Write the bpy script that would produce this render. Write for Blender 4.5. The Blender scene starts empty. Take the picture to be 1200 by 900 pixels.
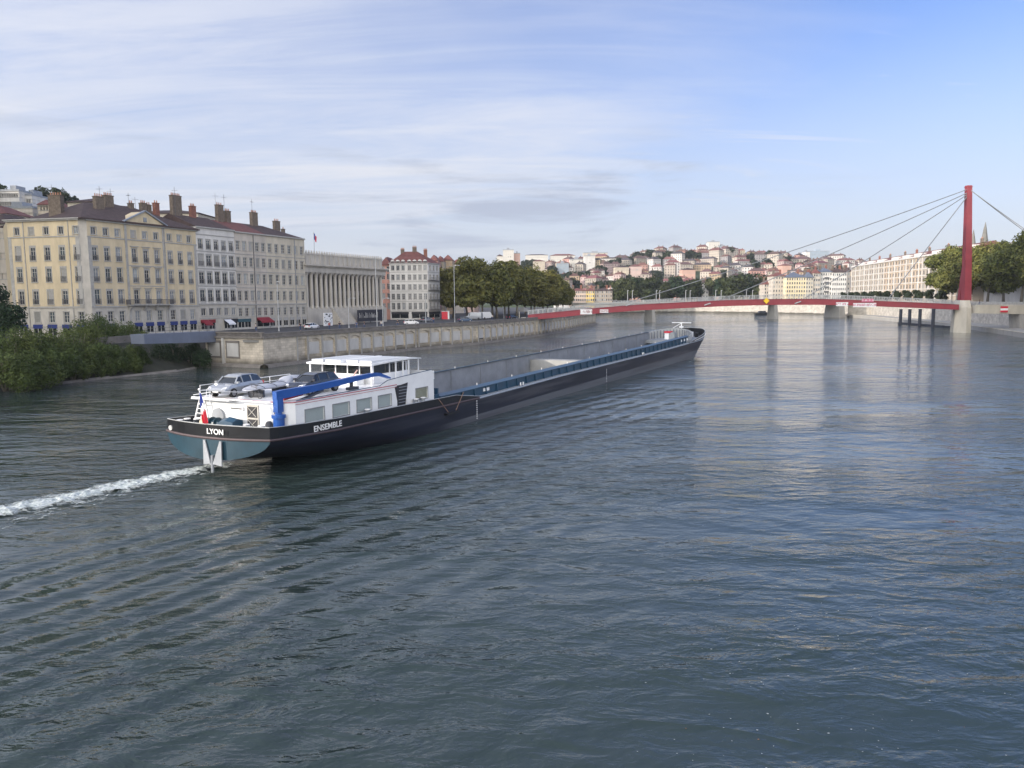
# river barge passing between old quays, evening; camera on a bridge 11 m above the water
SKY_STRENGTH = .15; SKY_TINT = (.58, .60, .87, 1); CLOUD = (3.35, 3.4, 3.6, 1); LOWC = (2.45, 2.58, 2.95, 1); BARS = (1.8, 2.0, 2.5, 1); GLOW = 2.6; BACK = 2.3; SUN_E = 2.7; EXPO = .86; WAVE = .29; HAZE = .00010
import bpy, bmesh, math, random
import numpy as np
from mathutils import Matrix, Vector
random.seed(7)
sc = bpy.context.scene
COL = sc.collection
R = math.radians
# ------------------------------------------------------------------ camera
H = 11.0; F = 900.0; PITCH = math.atan(99/900.0); ROLL = .008
cam_d = bpy.data.cameras.new("camera"); cam = bpy.data.objects.new("camera", cam_d); COL.objects.link(cam)
cam_d.sensor_width = 36; cam_d.lens = 27.0; cam_d.clip_start = .5; cam_d.clip_end = 20000
cam.matrix_world = Matrix.Translation((0, 0, H)) @ Matrix.Rotation(math.pi/2-PITCH, 4, 'X') @ Matrix.Rotation(-ROLL, 4, 'Z')
sc.camera = cam

def ray(x, y):
    u = (x-600)/F; v = (450-y)/F
    a = u*math.cos(ROLL)+v*math.sin(ROLL); b = v*math.cos(ROLL)-u*math.sin(ROLL)
    c, s = math.cos(PITCH), math.sin(PITCH)
    return (a, c+b*s, -s+b*c)
def at(x, y, z=0.):
    d = ray(x, y); t = (z-H)/d[2]; return Vector((d[0]*t, d[1]*t, z))
def atY(x, y, Y):
    d = ray(x, y); t = Y/d[1]; return Vector((d[0]*t, Y, H+d[2]*t))

# ------------------------------------------------------------------ materials
def mat(name, col, rough=.7, var=.18, scale=3.0, metal=0., bump=0., bscale=None, spec=.5, stretch=(1,1,1), col2=None, rnd=0., coat=0.):
    m = bpy.data.materials.new(name); m.use_nodes = True
    nt = m.node_tree; N = nt.nodes; L = nt.links
    b = N['Principled BSDF']; b.inputs['Roughness'].default_value = rough; b.inputs['Metallic'].default_value = metal
    b.inputs['Specular IOR Level'].default_value = spec
    if coat: b.inputs['Coat Weight'].default_value = coat
    tc = N.new('ShaderNodeTexCoord'); mp = N.new('ShaderNodeMapping'); L.new(tc.outputs['Object'], mp.inputs['Vector'])
    mp.inputs['Scale'].default_value = stretch
    n = N.new('ShaderNodeTexNoise'); n.inputs['Scale'].default_value = scale; n.inputs['Detail'].default_value = 6; n.inputs['Roughness'].default_value = .65
    L.new(mp.outputs[0], n.inputs['Vector'])
    r = N.new('ShaderNodeValToRGB'); L.new(n.outputs['Fac'], r.inputs['Fac'])
    c1 = [max(0, c*(1-var)) for c in col]; c2 = col2 if col2 else [min(1, c*(1+var)) for c in col]
    r.color_ramp.elements[0].position = .32; r.color_ramp.elements[1].position = .68
    r.color_ramp.elements[0].color = (*c1, 1); r.color_ramp.elements[1].color = (*c2, 1)
    out = r.outputs['Color']
    if rnd:
        oi = N.new('ShaderNodeObjectInfo'); hv = N.new('ShaderNodeHueSaturation')
        ma = N.new('ShaderNodeMapRange'); ma.inputs['To Min'].default_value = 1-rnd; ma.inputs['To Max'].default_value = 1+rnd
        L.new(oi.outputs['Random'], ma.inputs['Value']); L.new(ma.outputs[0], hv.inputs['Value'])
        mb = N.new('ShaderNodeMapRange'); mb.inputs['To Min'].default_value = .5+rnd*.08; mb.inputs['To Max'].default_value = .5-rnd*.08
        L.new(oi.outputs['Random'], mb.inputs['Value']); L.new(mb.outputs[0], hv.inputs['Hue'])
        L.new(out, hv.inputs['Color']); out = hv.outputs[0]
    L.new(out, b.inputs['Base Color'])
    if bump:
        n2 = N.new('ShaderNodeTexNoise'); n2.inputs['Scale'].default_value = bscale or scale*6; n2.inputs['Detail'].default_value = 4
        L.new(mp.outputs[0], n2.inputs['Vector'])
        bp = N.new('ShaderNodeBump'); bp.inputs['Strength'].default_value = bump; bp.inputs['Distance'].default_value = .05
        L.new(n2.outputs['Fac'], bp.inputs['Height']); L.new(bp.outputs[0], b.inputs['Normal'])
    return m

def blocks(name, col, mortar, bw=.9, bh=.35, rough=.85, var=.25, msize=.02, grime=None):
    """masonry laid in courses up the wall (u = distance along the wall, v = height)"""
    m = mat(name, col, rough, var, .5, bump=.25, bscale=6)
    nt = m.node_tree; N = nt.nodes; L = nt.links; b = N['Principled BSDF']
    uv = N.new('ShaderNodeUVMap')
    br = N.new('ShaderNodeTexBrick'); br.inputs['Scale'].default_value = 1; br.inputs['Brick Width'].default_value = bw; br.inputs['Row Height'].default_value = bh
    br.inputs['Mortar Size'].default_value = msize; br.inputs['Mortar Smooth'].default_value = .2
    br.inputs['Color1'].default_value = (.72, .72, .72, 1); br.inputs['Color2'].default_value = (1, 1, 1, 1); br.inputs['Mortar'].default_value = (*mortar, 1)
    L.new(uv.outputs[0], br.inputs['Vector'])
    src = b.inputs['Base Color'].links[0].from_socket
    mx = N.new('ShaderNodeMix'); mx.data_type = 'RGBA'; mx.blend_type = 'MULTIPLY'; mx.inputs[0].default_value = .8
    L.new(src, mx.inputs[6]); L.new(br.outputs['Color'], mx.inputs[7])
    out = mx.outputs[2]
    if grime:   # tide stain: a band of algae and silt above the waterline
        ge = N.new('ShaderNodeTexCoord'); sp = N.new('ShaderNodeSeparateXYZ'); L.new(ge.outputs['Object'], sp.inputs[0])
        nz = N.new('ShaderNodeTexNoise'); nz.inputs['Scale'].default_value = .35; nz.inputs['Detail'].default_value = 5; L.new(ge.outputs['Object'], nz.inputs['Vector'])
        ad = N.new('ShaderNodeMath'); ad.operation = 'MULTIPLY_ADD'; ad.inputs[1].default_value = -1.2; L.new(nz.outputs['Fac'], ad.inputs[0]); L.new(sp.outputs['Z'], ad.inputs[2])
        mr = N.new('ShaderNodeMapRange'); mr.inputs['From Min'].default_value = -.2; mr.inputs['From Max'].default_value = grime; mr.inputs['To Min'].default_value = .9; mr.inputs['To Max'].default_value = 0
        L.new(ad.outputs[0], mr.inputs['Value'])
        m2 = N.new('ShaderNodeMix'); m2.data_type = 'RGBA'; L.new(mr.outputs[0], m2.inputs[0]); L.new(out, m2.inputs[6]); m2.inputs[7].default_value = (.035, .033, .022, 1)
        out = m2.outputs[2]
    L.new(out, b.inputs['Base Color'])
    return m

def leafmat(name, c1, c2, rnd=.2):
    m = mat(name, c1, .6, .3, .55, col2=c2, rnd=rnd, spec=.25)
    nt = m.node_tree; b = nt.nodes['Principled BSDF']
    # a finer mottling of single leaf clumps on top of the broad patches
    N = nt.nodes; L = nt.links
    src = b.inputs['Base Color'].links[0].from_socket
    tc = N.new('ShaderNodeTexCoord'); n = N.new('ShaderNodeTexNoise'); n.inputs['Scale'].default_value = 2.6; n.inputs['Detail'].default_value = 3; L.new(tc.outputs['Object'], n.inputs['Vector'])
    mr = N.new('ShaderNodeMapRange'); mr.inputs['From Min'].default_value = .3; mr.inputs['From Max'].default_value = .7; mr.inputs['To Min'].default_value = .6; mr.inputs['To Max'].default_value = 1.5
    L.new(n.outputs['Fac'], mr.inputs['Value'])
    vm = N.new('ShaderNodeVectorMath'); vm.operation = 'SCALE'; L.new(src, vm.inputs[0]); L.new(mr.outputs[0], vm.inputs['Scale'])
    L.new(vm.outputs[0], b.inputs['Base Color'])
    tr = N.new('ShaderNodeBsdfTranslucent'); L.new(vm.outputs[0], tr.inputs['Color'])
    mx = N.new('ShaderNodeMixShader'); mx.inputs[0].default_value = .22
    L.new(b.outputs[0], mx.inputs[1]); L.new(tr.outputs[0], mx.inputs[2]); L.new(mx.outputs[0], N['Material Output'].inputs['Surface'])
    return m

M = {}
M['glass'] = mat('window_glass', (.05,.06,.075), .08, .5, .4, spec=.9, rnd=.5)
M['glass_pale'] = mat('curtained_glass', (.26,.28,.30), .2, .3, .6, spec=.8, rnd=.4)
M['glass_dark'] = mat('dark_glass', (.015,.018,.02), .06, .3, 1, spec=.8)
M['frame'] = mat('window_frame_paint', (.48,.46,.42), .6)
M['stone_trim'] = mat('stone_trim', (.36,.35,.33), .8, .15, 1.5)
M['rail'] = mat('wrought_iron', (.10,.10,.11), .5)
M['shutter'] = mat('shutter_paint', (.34,.33,.31), .7, .1, rnd=.3)
M['yellow'] = mat('ochre_plaster', (.57,.475,.32), .9, .15, .5, stretch=(1,1,.3))
M['cream'] = mat('cream_plaster', (.52,.45,.36), .9, .16, .5, stretch=(1,1,.3))
M['white_pl'] = mat('white_plaster', (.62,.60,.57), .9, .13, .5, stretch=(1,1,.3))
M['grey_pl'] = mat('grey_beige_plaster', (.50,.45,.39), .9, .16, .5, stretch=(1,1,.3))
M['beige_pl'] = mat('beige_plaster', (.52,.47,.38), .9, .16, .5, stretch=(1,1,.3))
M['ashlar'] = mat('pale_ashlar', (.45,.42,.37), .85, .15, .8, stretch=(1,1,.5), bump=.2)
M['temple'] = mat('court_stone', (.44,.41,.365), .85, .16, .6, stretch=(1,1,.4), bump=.15)
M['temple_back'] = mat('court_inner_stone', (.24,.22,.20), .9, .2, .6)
M['pink_pl'] = mat('pink_plaster', (.55,.30,.24), .9, .12, .4)
M['tile'] = mat('brown_roof_tile', (.065,.043,.040), .85, .35, 1.2, bump=.5, bscale=5)
M['tile_red'] = mat('red_roof_tile', (.15,.060,.052), .85, .3, 1.2, bump=.5, bscale=5)
M['slate'] = mat('blue_slate', (.11,.13,.17), .6, .25, 2)
M['zinc'] = mat('zinc', (.28,.30,.33), .45, .15, 1, metal=.3)
M['brick'] = mat('chimney_stone', (.15,.12,.095), .95, .35, 2.5, bump=.6, bscale=8)
M['brick_red'] = mat('chimney_brick', (.22,.10,.075), .95, .3, 3, bump=.5, bscale=9)
M['pot'] = mat('clay_pot', (.40,.20,.13), .9)
M['blue_shop'] = mat('blue_shop_fascia', (.02,.035,.16), .5)
M['red_shop'] = mat('dark_red_awning', (.22,.02,.03), .7)
M['teal_shop'] = mat('teal_fascia', (.03,.08,.10), .5)
M['white_cloth'] = mat('white_canvas', (.72,.73,.76), .8, .05)
M['dark'] = mat('dark_interior', (.02,.02,.025), .5)
M['asphalt'] = mat('asphalt', (.055,.055,.058), .9, .25, .6, bump=.3, bscale=20)
M['pave'] = mat('pavement', (.20,.195,.185), .9, .15, .8)
M['land'] = mat('town_ground', (.13,.12,.10), .95, .3, .05)
M['hillgreen'] = mat('hill_scrub', (.055,.075,.035), .95, .4, .06)
M['concrete'] = mat('pale_concrete', (.52,.48,.40), .85, .14, .5, stretch=(1,1,.35), bump=.15)
M['concrete_grey'] = mat('grey_concrete', (.33,.32,.30), .85, .16, .5, stretch=(1,1,.35))
M['white_line'] = mat('road_paint', (.75,.75,.73), .7)
M['quay'] = blocks('quay_masonry', (.56,.50,.41), (.55,.52,.48), 1.1, .42, grime=1.1)
M['quay_panel'] = mat('quay_panel_render', (.47,.46,.44), .9, .13, .7, stretch=(1,1,.4))
M['coping'] = mat('coping_stone', (.17,.155,.14), .9, .25, .8)
M['pale_wall'] = blocks('bank_wall_stone', (.46,.43,.38), (.6,.58,.55), 1.3, .5, grime=.5)
M['red_steel'] = mat('bridge_red', (.27,.042,.055), .45, .12, .4, spec=.4)
M['cable'] = mat('cable_steel', (.22,.23,.24), .5, metal=.0)
M['galv'] = mat('galvanised', (.45,.46,.47), .45, .1, metal=.4)
M['deck_rail'] = mat('bridge_railing', (.40,.41,.41), .5, .1, metal=.2)
M['navy_steel'] = mat('dark_pile_steel', (.03,.035,.05), .5)
M['blue_grey_steel'] = mat('blue_grey_steel', (.13,.15,.20), .5, .12, .5)
M['trunk'] = mat('plane_bark', (.16,.14,.11), .95, .35, 1.2, stretch=(1,1,.4))
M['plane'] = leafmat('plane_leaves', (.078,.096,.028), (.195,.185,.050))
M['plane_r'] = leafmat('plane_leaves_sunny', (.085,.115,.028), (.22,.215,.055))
M['willow'] = leafmat('willow_leaves', (.048,.078,.022), (.115,.150,.042))
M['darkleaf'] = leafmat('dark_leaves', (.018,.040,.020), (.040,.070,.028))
M['hedge'] = leafmat('evergreen_leaves', (.020,.036,.018), (.045,.060,.026))
M['black_paint'] = mat('black_hull_paint', (.010,.011,.014), .35, .3, .7, spec=.35)
M['boat_blue'] = mat('boat_blue_paint', (.018,.058,.105), .4, .2, .8)
M['boat_teal'] = mat('boat_teal_paint', (.014,.045,.068), .4, .2, .8)
M['boat_white'] = mat('boat_white_paint', (.78,.79,.80), .35, .05, 1.5)
M['boat_grey'] = mat('hold_grey_paint', (.21,.225,.25), .6, .2, .5, bump=.1)
M['boat_deck'] = mat('boat_deck_grey', (.26,.28,.30), .7, .2, 1)
M['crane_blue'] = mat('crane_blue', (.012,.075,.31), .35, .12, 1.2)
M['flag_red'] = mat('flag_red', (.55,.02,.04), .8); M['flag_blue'] = mat('flag_blue', (.02,.05,.28), .8)
M['red'] = mat('signal_red', (.60,.03,.05), .5); M['sign_white'] = mat('sign_white', (.80,.80,.80), .5, .03)
M['sign_yellow'] = mat('sign_yellow', (.85,.55,.02), .5, .05)
M['rubber'] = mat('rubber', (.02,.02,.02), .8); M['chrome'] = mat('alloy', (.5,.5,.52), .3, metal=.8)
M['silver_car'] = mat('silver_paint', (.36,.38,.41), .25, .05, metal=.3, coat=.6)
M['black_car'] = mat('black_car_paint', (.02,.022,.03), .2, .1, coat=.6)
M['white_car'] = mat('white_car_paint', (.75,.75,.75), .3, .03, coat=.4)
M['blue_car'] = mat('blue_car_paint', (.05,.09,.16), .3, .05, coat=.4)
M['grey_car'] = mat('grey_car_paint', (.20,.21,.23), .3, .05, coat=.4)
M['lamp_lens'] = mat('headlamp_lens', (.6,.62,.65), .1, .1)
M['plastic_wrap'] = mat('tarpaulin', (.40,.42,.47), .5, .12, 1.5, bump=.6, bscale=5)
M['skin'] = mat('skin', (.45,.28,.20), .6); M['cloth_dark'] = mat('dark_cloth', (.03,.03,.04), .9); M['cloth_blue'] = mat('jeans', (.05,.08,.16), .9)
M['cloth_red'] = mat('red_cloth', (.30,.04,.04), .9); M['cloth_pale'] = mat('pale_cloth', (.5,.48,.44), .9)
M['pink_banner'] = mat('pink_banner_cloth', (.62,.16,.26), .8)

# ------------------------------------------------------------------ mesh builder
class MB:
    def __init__(s, M4=None): s.v = []; s.f = []; s.mi = []; s.m = M4 or Matrix.Identity(4); s.uv = {}
    def pt(s, p): s.v.append(tuple(s.m @ Vector(p))); return len(s.v)-1
    def face(s, idx, mi=0): s.f.append(tuple(idx)); s.mi.append(mi)
    def poly(s, pts, mi=0): s.face([s.pt(p) for p in pts], mi)
    def box(s, x0, y0, z0, x1, y1, z1, mi=0):
        c = [s.pt(p) for p in ((x0,y0,z0),(x1,y0,z0),(x1,y1,z0),(x0,y1,z0),(x0,y0,z1),(x1,y0,z1),(x1,y1,z1),(x0,y1,z1))]
        for q in ((0,3,2,1),(4,5,6,7),(0,1,5,4),(1,2,6,5),(2,3,7,6),(3,0,4,7)): s.face([c[i] for i in q], mi)
    def bar(s, p, q, w, h=None, mi=0, up=(0,0,1)):
        """a square bar from p to q"""
        h = h or w; p = Vector(p); q = Vector(q); d = (q-p).normalized(); up = Vector(up)
        if abs(d.dot(up)) > .98: up = Vector((1,0,0))
        sx = d.cross(up).normalized()*w/2; sz = sx.cross(d).normalized()*h/2
        a = [s.pt(p+i*sx+j*sz) for i, j in ((-1,-1),(1,-1),(1,1),(-1,1))]; b = [s.pt(q+i*sx+j*sz) for i, j in ((-1,-1),(1,-1),(1,1),(-1,1))]
        s.face(a[::-1], mi); s.face(b, mi)
        for i in range(4): s.face((a[i], a[(i+1)%4], b[(i+1)%4], b[i]), mi)
    def tube(s, pts, r, n=8, mi=0, cap=True):
        pts = [Vector(p) for p in pts]; rr = r if isinstance(r, (list, tuple)) else [r]*len(pts); rings = []
        for i, p in enumerate(pts):
            d = (pts[min(i+1, len(pts)-1)]-pts[max(i-1, 0)]).normalized(); up = Vector((0,0,1)) if abs(d.z) < .95 else Vector((1,0,0))
            sx = d.cross(up).normalized(); sz = sx.cross(d)
            rings.append([s.pt(p+rr[i]*(math.cos(2*math.pi*k/n)*sx+math.sin(2*math.pi*k/n)*sz)) for k in range(n)])
        for a, b in zip(rings, rings[1:]):
            for k in range(n): s.face((a[k], a[(k+1)%n], b[(k+1)%n], b[k]), mi)
        if cap: s.face(rings[0][::-1], mi); s.face(rings[-1], mi)
    def lathe(s, prof, c=(0,0,0), n=12, mi=0):
        rings = [[s.pt((c[0]+r*math.cos(2*math.pi*k/n), c[1]+r*math.sin(2*math.pi*k/n), c[2]+z)) for k in range(n)] for r, z in prof]
        for a, b in zip(rings, rings[1:]):
            for k in range(n): s.face((a[k], a[(k+1)%n], b[(k+1)%n], b[k]), mi)
        s.face(rings[0][::-1], mi); s.face(rings[-1], mi)
    def prism(s, poly, z0, z1, mi=0, mt=None):
        a = [s.pt((x, y, z0)) for x, y in poly]; b = [s.pt((x, y, z1)) for x, y in poly]; n = len(poly)
        s.face(a[::-1], mi); s.face(b, mi if mt is None else mt)
        for i in range(n): s.face((a[i], a[(i+1)%n], b[(i+1)%n], b[i]), mi)
    def loft(s, rings, close=True, mi=0, caps=True):
        idx = [[s.pt(p) for p in r] for r in rings]; n = len(idx[0]); e = n if close else n-1
        for a, b in zip(idx, idx[1:]):
            for k in range(e): s.face((a[k], a[(k+1)%n], b[(k+1)%n], b[k]), mi)
        if caps and close: s.face(idx[0][::-1], mi); s.face(idx[-1], mi)
    def mesh(s, name, mats, smooth=False, uvwall=False, fix=True):
        me = bpy.data.meshes.new(name); me.from_pydata(s.v, [], s.f)
        for m in (mats if isinstance(mats, (list, tuple)) else [mats]): me.materials.append(m)
        me.polygons.foreach_set('material_index', s.mi)
        if smooth: me.polygons.foreach_set('use_smooth', [True]*len(s.f))
        if uvwall:
            uvl = me.uv_layers.new(name='UVMap')
            for p in me.polygons:
                n = p.normal
                for li in p.loop_indices:
                    co = me.vertices[me.loops[li].vertex_index].co
                    if abs(n.z) > .7: uvl.data[li].uv = (co.x, co.y)
                    else: uvl.data[li].uv = (co.x*-n.y+co.y*n.x, co.z)
        me.update()
        if fix and len(s.f) < 60000:
            bm = bmesh.new(); bm.from_mesh(me)
            if smooth: bmesh.ops.remove_doubles(bm, verts=bm.verts, dist=1e-4)
            bmesh.ops.recalc_face_normals(bm, faces=bm.faces); bm.to_mesh(me); bm.free()
        return me
    def build(s, name, mats, parent=None, smooth=False, uvwall=False, loc=None, rz=0, fix=True):
        return link(name, s.mesh(name, mats, smooth, uvwall, fix), parent, loc, rz)

def link(name, me, parent=None, loc=None, rz=0):
    o = bpy.data.objects.new(name, me); COL.objects.link(o)
    if parent: o.parent = parent
    if loc is not None: o.location = loc
    if rz: o.rotation_euler = (0, 0, rz)
    return o
def tag(o, label=None, cat=None, group=None, kind=None):
    if label: o['label'] = label
    if cat: o['category'] = cat
    if group: o['group'] = group
    if kind: o['kind'] = kind
    return o
def thing(name, label, cat, loc=(0,0,0), rz=0, group=None):
    o = bpy.data.objects.new(name, None); o.empty_display_size = .5; COL.objects.link(o); o.location = loc; o.rotation_euler = (0, 0, rz)
    return tag(o, label, cat, group)
def kids(o): return [c for c in bpy.data.objects if c.parent == o]
def copy_tree(o, parent=None, cache={}):
    c = o.copy(); COL.objects.link(c); c.parent = parent
    key = o.name
    if key not in cache: cache[key] = kids(o)
    for ch in cache[key]: copy_tree(ch, c)
    return c
ORD = ['first','second','third','fourth','fifth','sixth','seventh','eighth','ninth','tenth','eleventh','twelfth','thirteenth','fourteenth','fifteenth','sixteenth','seventeenth','eighteenth','nineteenth','twentieth']
TENS = ['','','twenty','thirty','forty','fifty','sixty','seventy','eighty','ninety']
def nth(i):
    n = i+1
    if n <= 20: return ORD[i]
    return TENS[n//10][:-1]+'ieth' if n%10 == 0 else TENS[n//10]+'-'+ORD[n%10-1]
def nth_old(i): return ORD[i] if i < 20 else 'twenty-' + ORD[i-20] if i < 29 else 'thirtieth' if i == 29 else 'thirty-' + ORD[i-30] if i < 39 else 'fortieth' if i == 39 else 'forty-' + ORD[i-40]
# ------------------------------------------------------------------ world, sun
SUN_EL = R(15); SUN_DIR = Vector((-.93, -.36, 0)).normalized()*math.cos(SUN_EL) + Vector((0, 0, math.sin(SUN_EL)))
SUN_ROT = math.atan2(SUN_DIR.x, SUN_DIR.y)
w = bpy.data.worlds.new("World"); sc.world = w; w.use_nodes = True
nt = w.node_tree; N = nt.nodes; L = nt.links
bg = N['Background']; bg.inputs['Strength'].default_value = SKY_STRENGTH
sky = N.new('ShaderNodeTexSky'); sky.sky_type = 'NISHITA'; sky.sun_disc = False; sky.sun_elevation = SUN_EL; sky.sun_rotation = SUN_ROT
sky.altitude = 170; sky.air_density = 1.25; sky.dust_density = .8; sky.ozone_density = 3.0
tc = N.new('ShaderNodeTexCoord'); nm = N.new('ShaderNodeVectorMath'); nm.operation = 'NORMALIZE'; L.new(tc.outputs['Generated'], nm.inputs[0])
sp = N.new('ShaderNodeSeparateXYZ'); L.new(nm.outputs[0], sp.inputs[0])
def mth(op, a, b=None, c=None, clamp=False):
    n = N.new('ShaderNodeMath'); n.operation = op; n.use_clamp = clamp
    for i, x in enumerate((a, b, c)):
        if x is None: continue
        if isinstance(x, (int, float)): n.inputs[i].default_value = x
        else: L.new(x, n.inputs[i])
    return n.outputs[0]
def mrange(x, a, b, c, d, smooth=True):
    n = N.new('ShaderNodeMapRange'); n.interpolation_type = 'SMOOTHSTEP' if smooth else 'LINEAR'
    for i, v in zip((1, 2, 3, 4), (a, b, c, d)): n.inputs[i].default_value = v
    L.new(x, n.inputs[0]); return n.outputs[0]
def noise(vec, scale, detail=6, rough=.6, dist=0.):
    n = N.new('ShaderNodeTexNoise'); n.inputs['Scale'].default_value = scale; n.inputs['Detail'].default_value = detail; n.inputs['Roughness'].default_value = rough; n.inputs['Distortion'].default_value = dist
    L.new(vec, n.inputs['Vector']); return n.outputs['Fac']
zz = mth('ADD', mth('MAXIMUM', sp.outputs['Z'], 0.), .10)
px = mth('DIVIDE', sp.outputs['X'], zz); py = mth('DIVIDE', sp.outputs['Y'], zz)
cb = N.new('ShaderNodeCombineXYZ'); L.new(px, cb.inputs[0]); L.new(py, cb.inputs[1])
mp = N.new('ShaderNodeMapping'); mp.inputs['Rotation'].default_value = (0, 0, R(96)); mp.inputs['Scale'].default_value = (.26, 1.15, 1); mp.inputs['Location'].default_value = (3.1, .4, 0); L.new(cb.outputs[0], mp.inputs['Vector'])
mp2 = N.new('ShaderNodeMapping'); mp2.inputs['Rotation'].default_value = (0, 0, R(35)); mp2.inputs['Scale'].default_value = (.5, .22, 1); mp2.inputs['Location'].default_value = (1.3, 2.2, 0); L.new(cb.outputs[0], mp2.inputs['Vector'])
wisps = mrange(noise(mp.outputs[0], 1.3, 9, .66, .6), .46, .74, 0, .95)
patch = mrange(noise(mp2.outputs[0], 1.6, 4, .55), .36, .54, 0, 1)
wisps = mth('MULTIPLY', wisps, patch)
# a broad thin veil of high cloud over the west (left) sky, and the pale low sky
mp3 = N.new('ShaderNodeMapping'); mp3.inputs['Rotation'].default_value = (0, 0, R(84)); mp3.inputs['Scale'].default_value = (.18, .5, 1); L.new(cb.outputs[0], mp3.inputs['Vector'])
veilx = mth('ADD', mth('MULTIPLY', noise(mp3.outputs[0], 1.2, 5, .55, .4), 1.5), mth('MULTIPLY', sp.outputs['X'], -.75))
fibre = mrange(noise(mp.outputs[0], 2.1, 10, .68, .8), .32, .68, .60, 1.0)
veil = mth('MULTIPLY', mth('MULTIPLY', mrange(veilx, .40, 1.05, 0, 1.0), fibre), mrange(sp.outputs['Z'], .12, .55, 1.0, .35))
low = mrange(sp.outputs['Z'], .0, .36, .76, .0)
behind = mrange(sp.outputs['Y'], -.08, -.6, 0, .92)   # unseen bright cloud added behind the camera to lift the ambient light
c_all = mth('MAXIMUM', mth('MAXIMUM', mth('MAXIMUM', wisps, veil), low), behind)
mix = N.new('ShaderNodeMix'); mix.data_type = 'RGBA'; L.new(c_all, mix.inputs[0])
tint = N.new('ShaderNodeMix'); tint.data_type = 'RGBA'; tint.blend_type = 'MULTIPLY'; tint.inputs[0].default_value = 1; L.new(sky.outputs[0], tint.inputs[6]); tint.inputs[7].default_value = SKY_TINT
L.new(tint.outputs[2], mix.inputs[6]); 
# out-of-view cloud round the low sun gets added brightness to light the banks
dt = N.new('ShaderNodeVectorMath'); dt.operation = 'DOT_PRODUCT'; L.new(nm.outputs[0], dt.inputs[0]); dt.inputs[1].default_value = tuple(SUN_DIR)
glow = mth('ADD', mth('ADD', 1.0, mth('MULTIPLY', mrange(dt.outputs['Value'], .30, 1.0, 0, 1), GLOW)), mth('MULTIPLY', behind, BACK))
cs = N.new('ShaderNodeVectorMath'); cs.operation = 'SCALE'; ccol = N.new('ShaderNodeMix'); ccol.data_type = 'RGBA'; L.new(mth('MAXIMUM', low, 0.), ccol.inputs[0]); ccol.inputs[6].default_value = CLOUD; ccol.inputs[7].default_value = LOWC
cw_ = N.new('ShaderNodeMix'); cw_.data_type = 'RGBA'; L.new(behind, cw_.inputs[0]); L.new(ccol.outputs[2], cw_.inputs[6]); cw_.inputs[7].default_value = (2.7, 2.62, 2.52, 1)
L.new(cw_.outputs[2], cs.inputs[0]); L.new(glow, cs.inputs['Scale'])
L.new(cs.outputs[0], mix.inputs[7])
# grey cloud bars low over the horizon
cb2 = N.new('ShaderNodeCombineXYZ'); L.new(mth('MULTIPLY', sp.outputs['X'], 2.4), cb2.inputs[0]); L.new(mth('MULTIPLY', sp.outputs['Z'], 19.), cb2.inputs[1]); L.new(sp.outputs['Y'], cb2.inputs[2])
bars = mrange(noise(cb2.outputs[0], 1.5, 9, .62, .4), .50, .68, 0, .85)
bars = mth('MULTIPLY', bars, mth('MULTIPLY', mrange(sp.outputs['Z'], .03, .08, 0, 1), mrange(sp.outputs['Z'], .13, .24, 1, 0)))
bars = mth('MULTIPLY', bars, mrange(sp.outputs['X'], .15, .42, 1, .1))
mx2 = N.new('ShaderNodeMix'); mx2.data_type = 'RGBA'; L.new(bars, mx2.inputs[0]); L.new(mix.outputs[2], mx2.inputs[6]); mx2.inputs[7].default_value = BARS
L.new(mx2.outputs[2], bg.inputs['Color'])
sl = bpy.data.lights.new('sun', 'SUN'); sun = bpy.data.objects.new('sun', sl); COL.objects.link(sun)
sl.energy = SUN_E; sl.angle = R(.6); sl.color = (1, .90, .78)
sun.rotation_euler = SUN_DIR.to_track_quat('Z', 'Y').to_euler()
sc.view_settings.view_transform = 'Standard'; sc.view_settings.look = 'None'; sc.view_settings.exposure = EXPO; sc.view_settings.gamma = 1
sc.cycles.max_bounces = 6; sc.cycles.diffuse_bounces = 3; sc.cycles.glossy_bounces = 3; sc.cycles.transparent_max_bounces = 8; sc.cycles.transmission_bounces = 2
sc.cycles.volume_bounces = 0; sc.cycles.use_denoising = True

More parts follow.
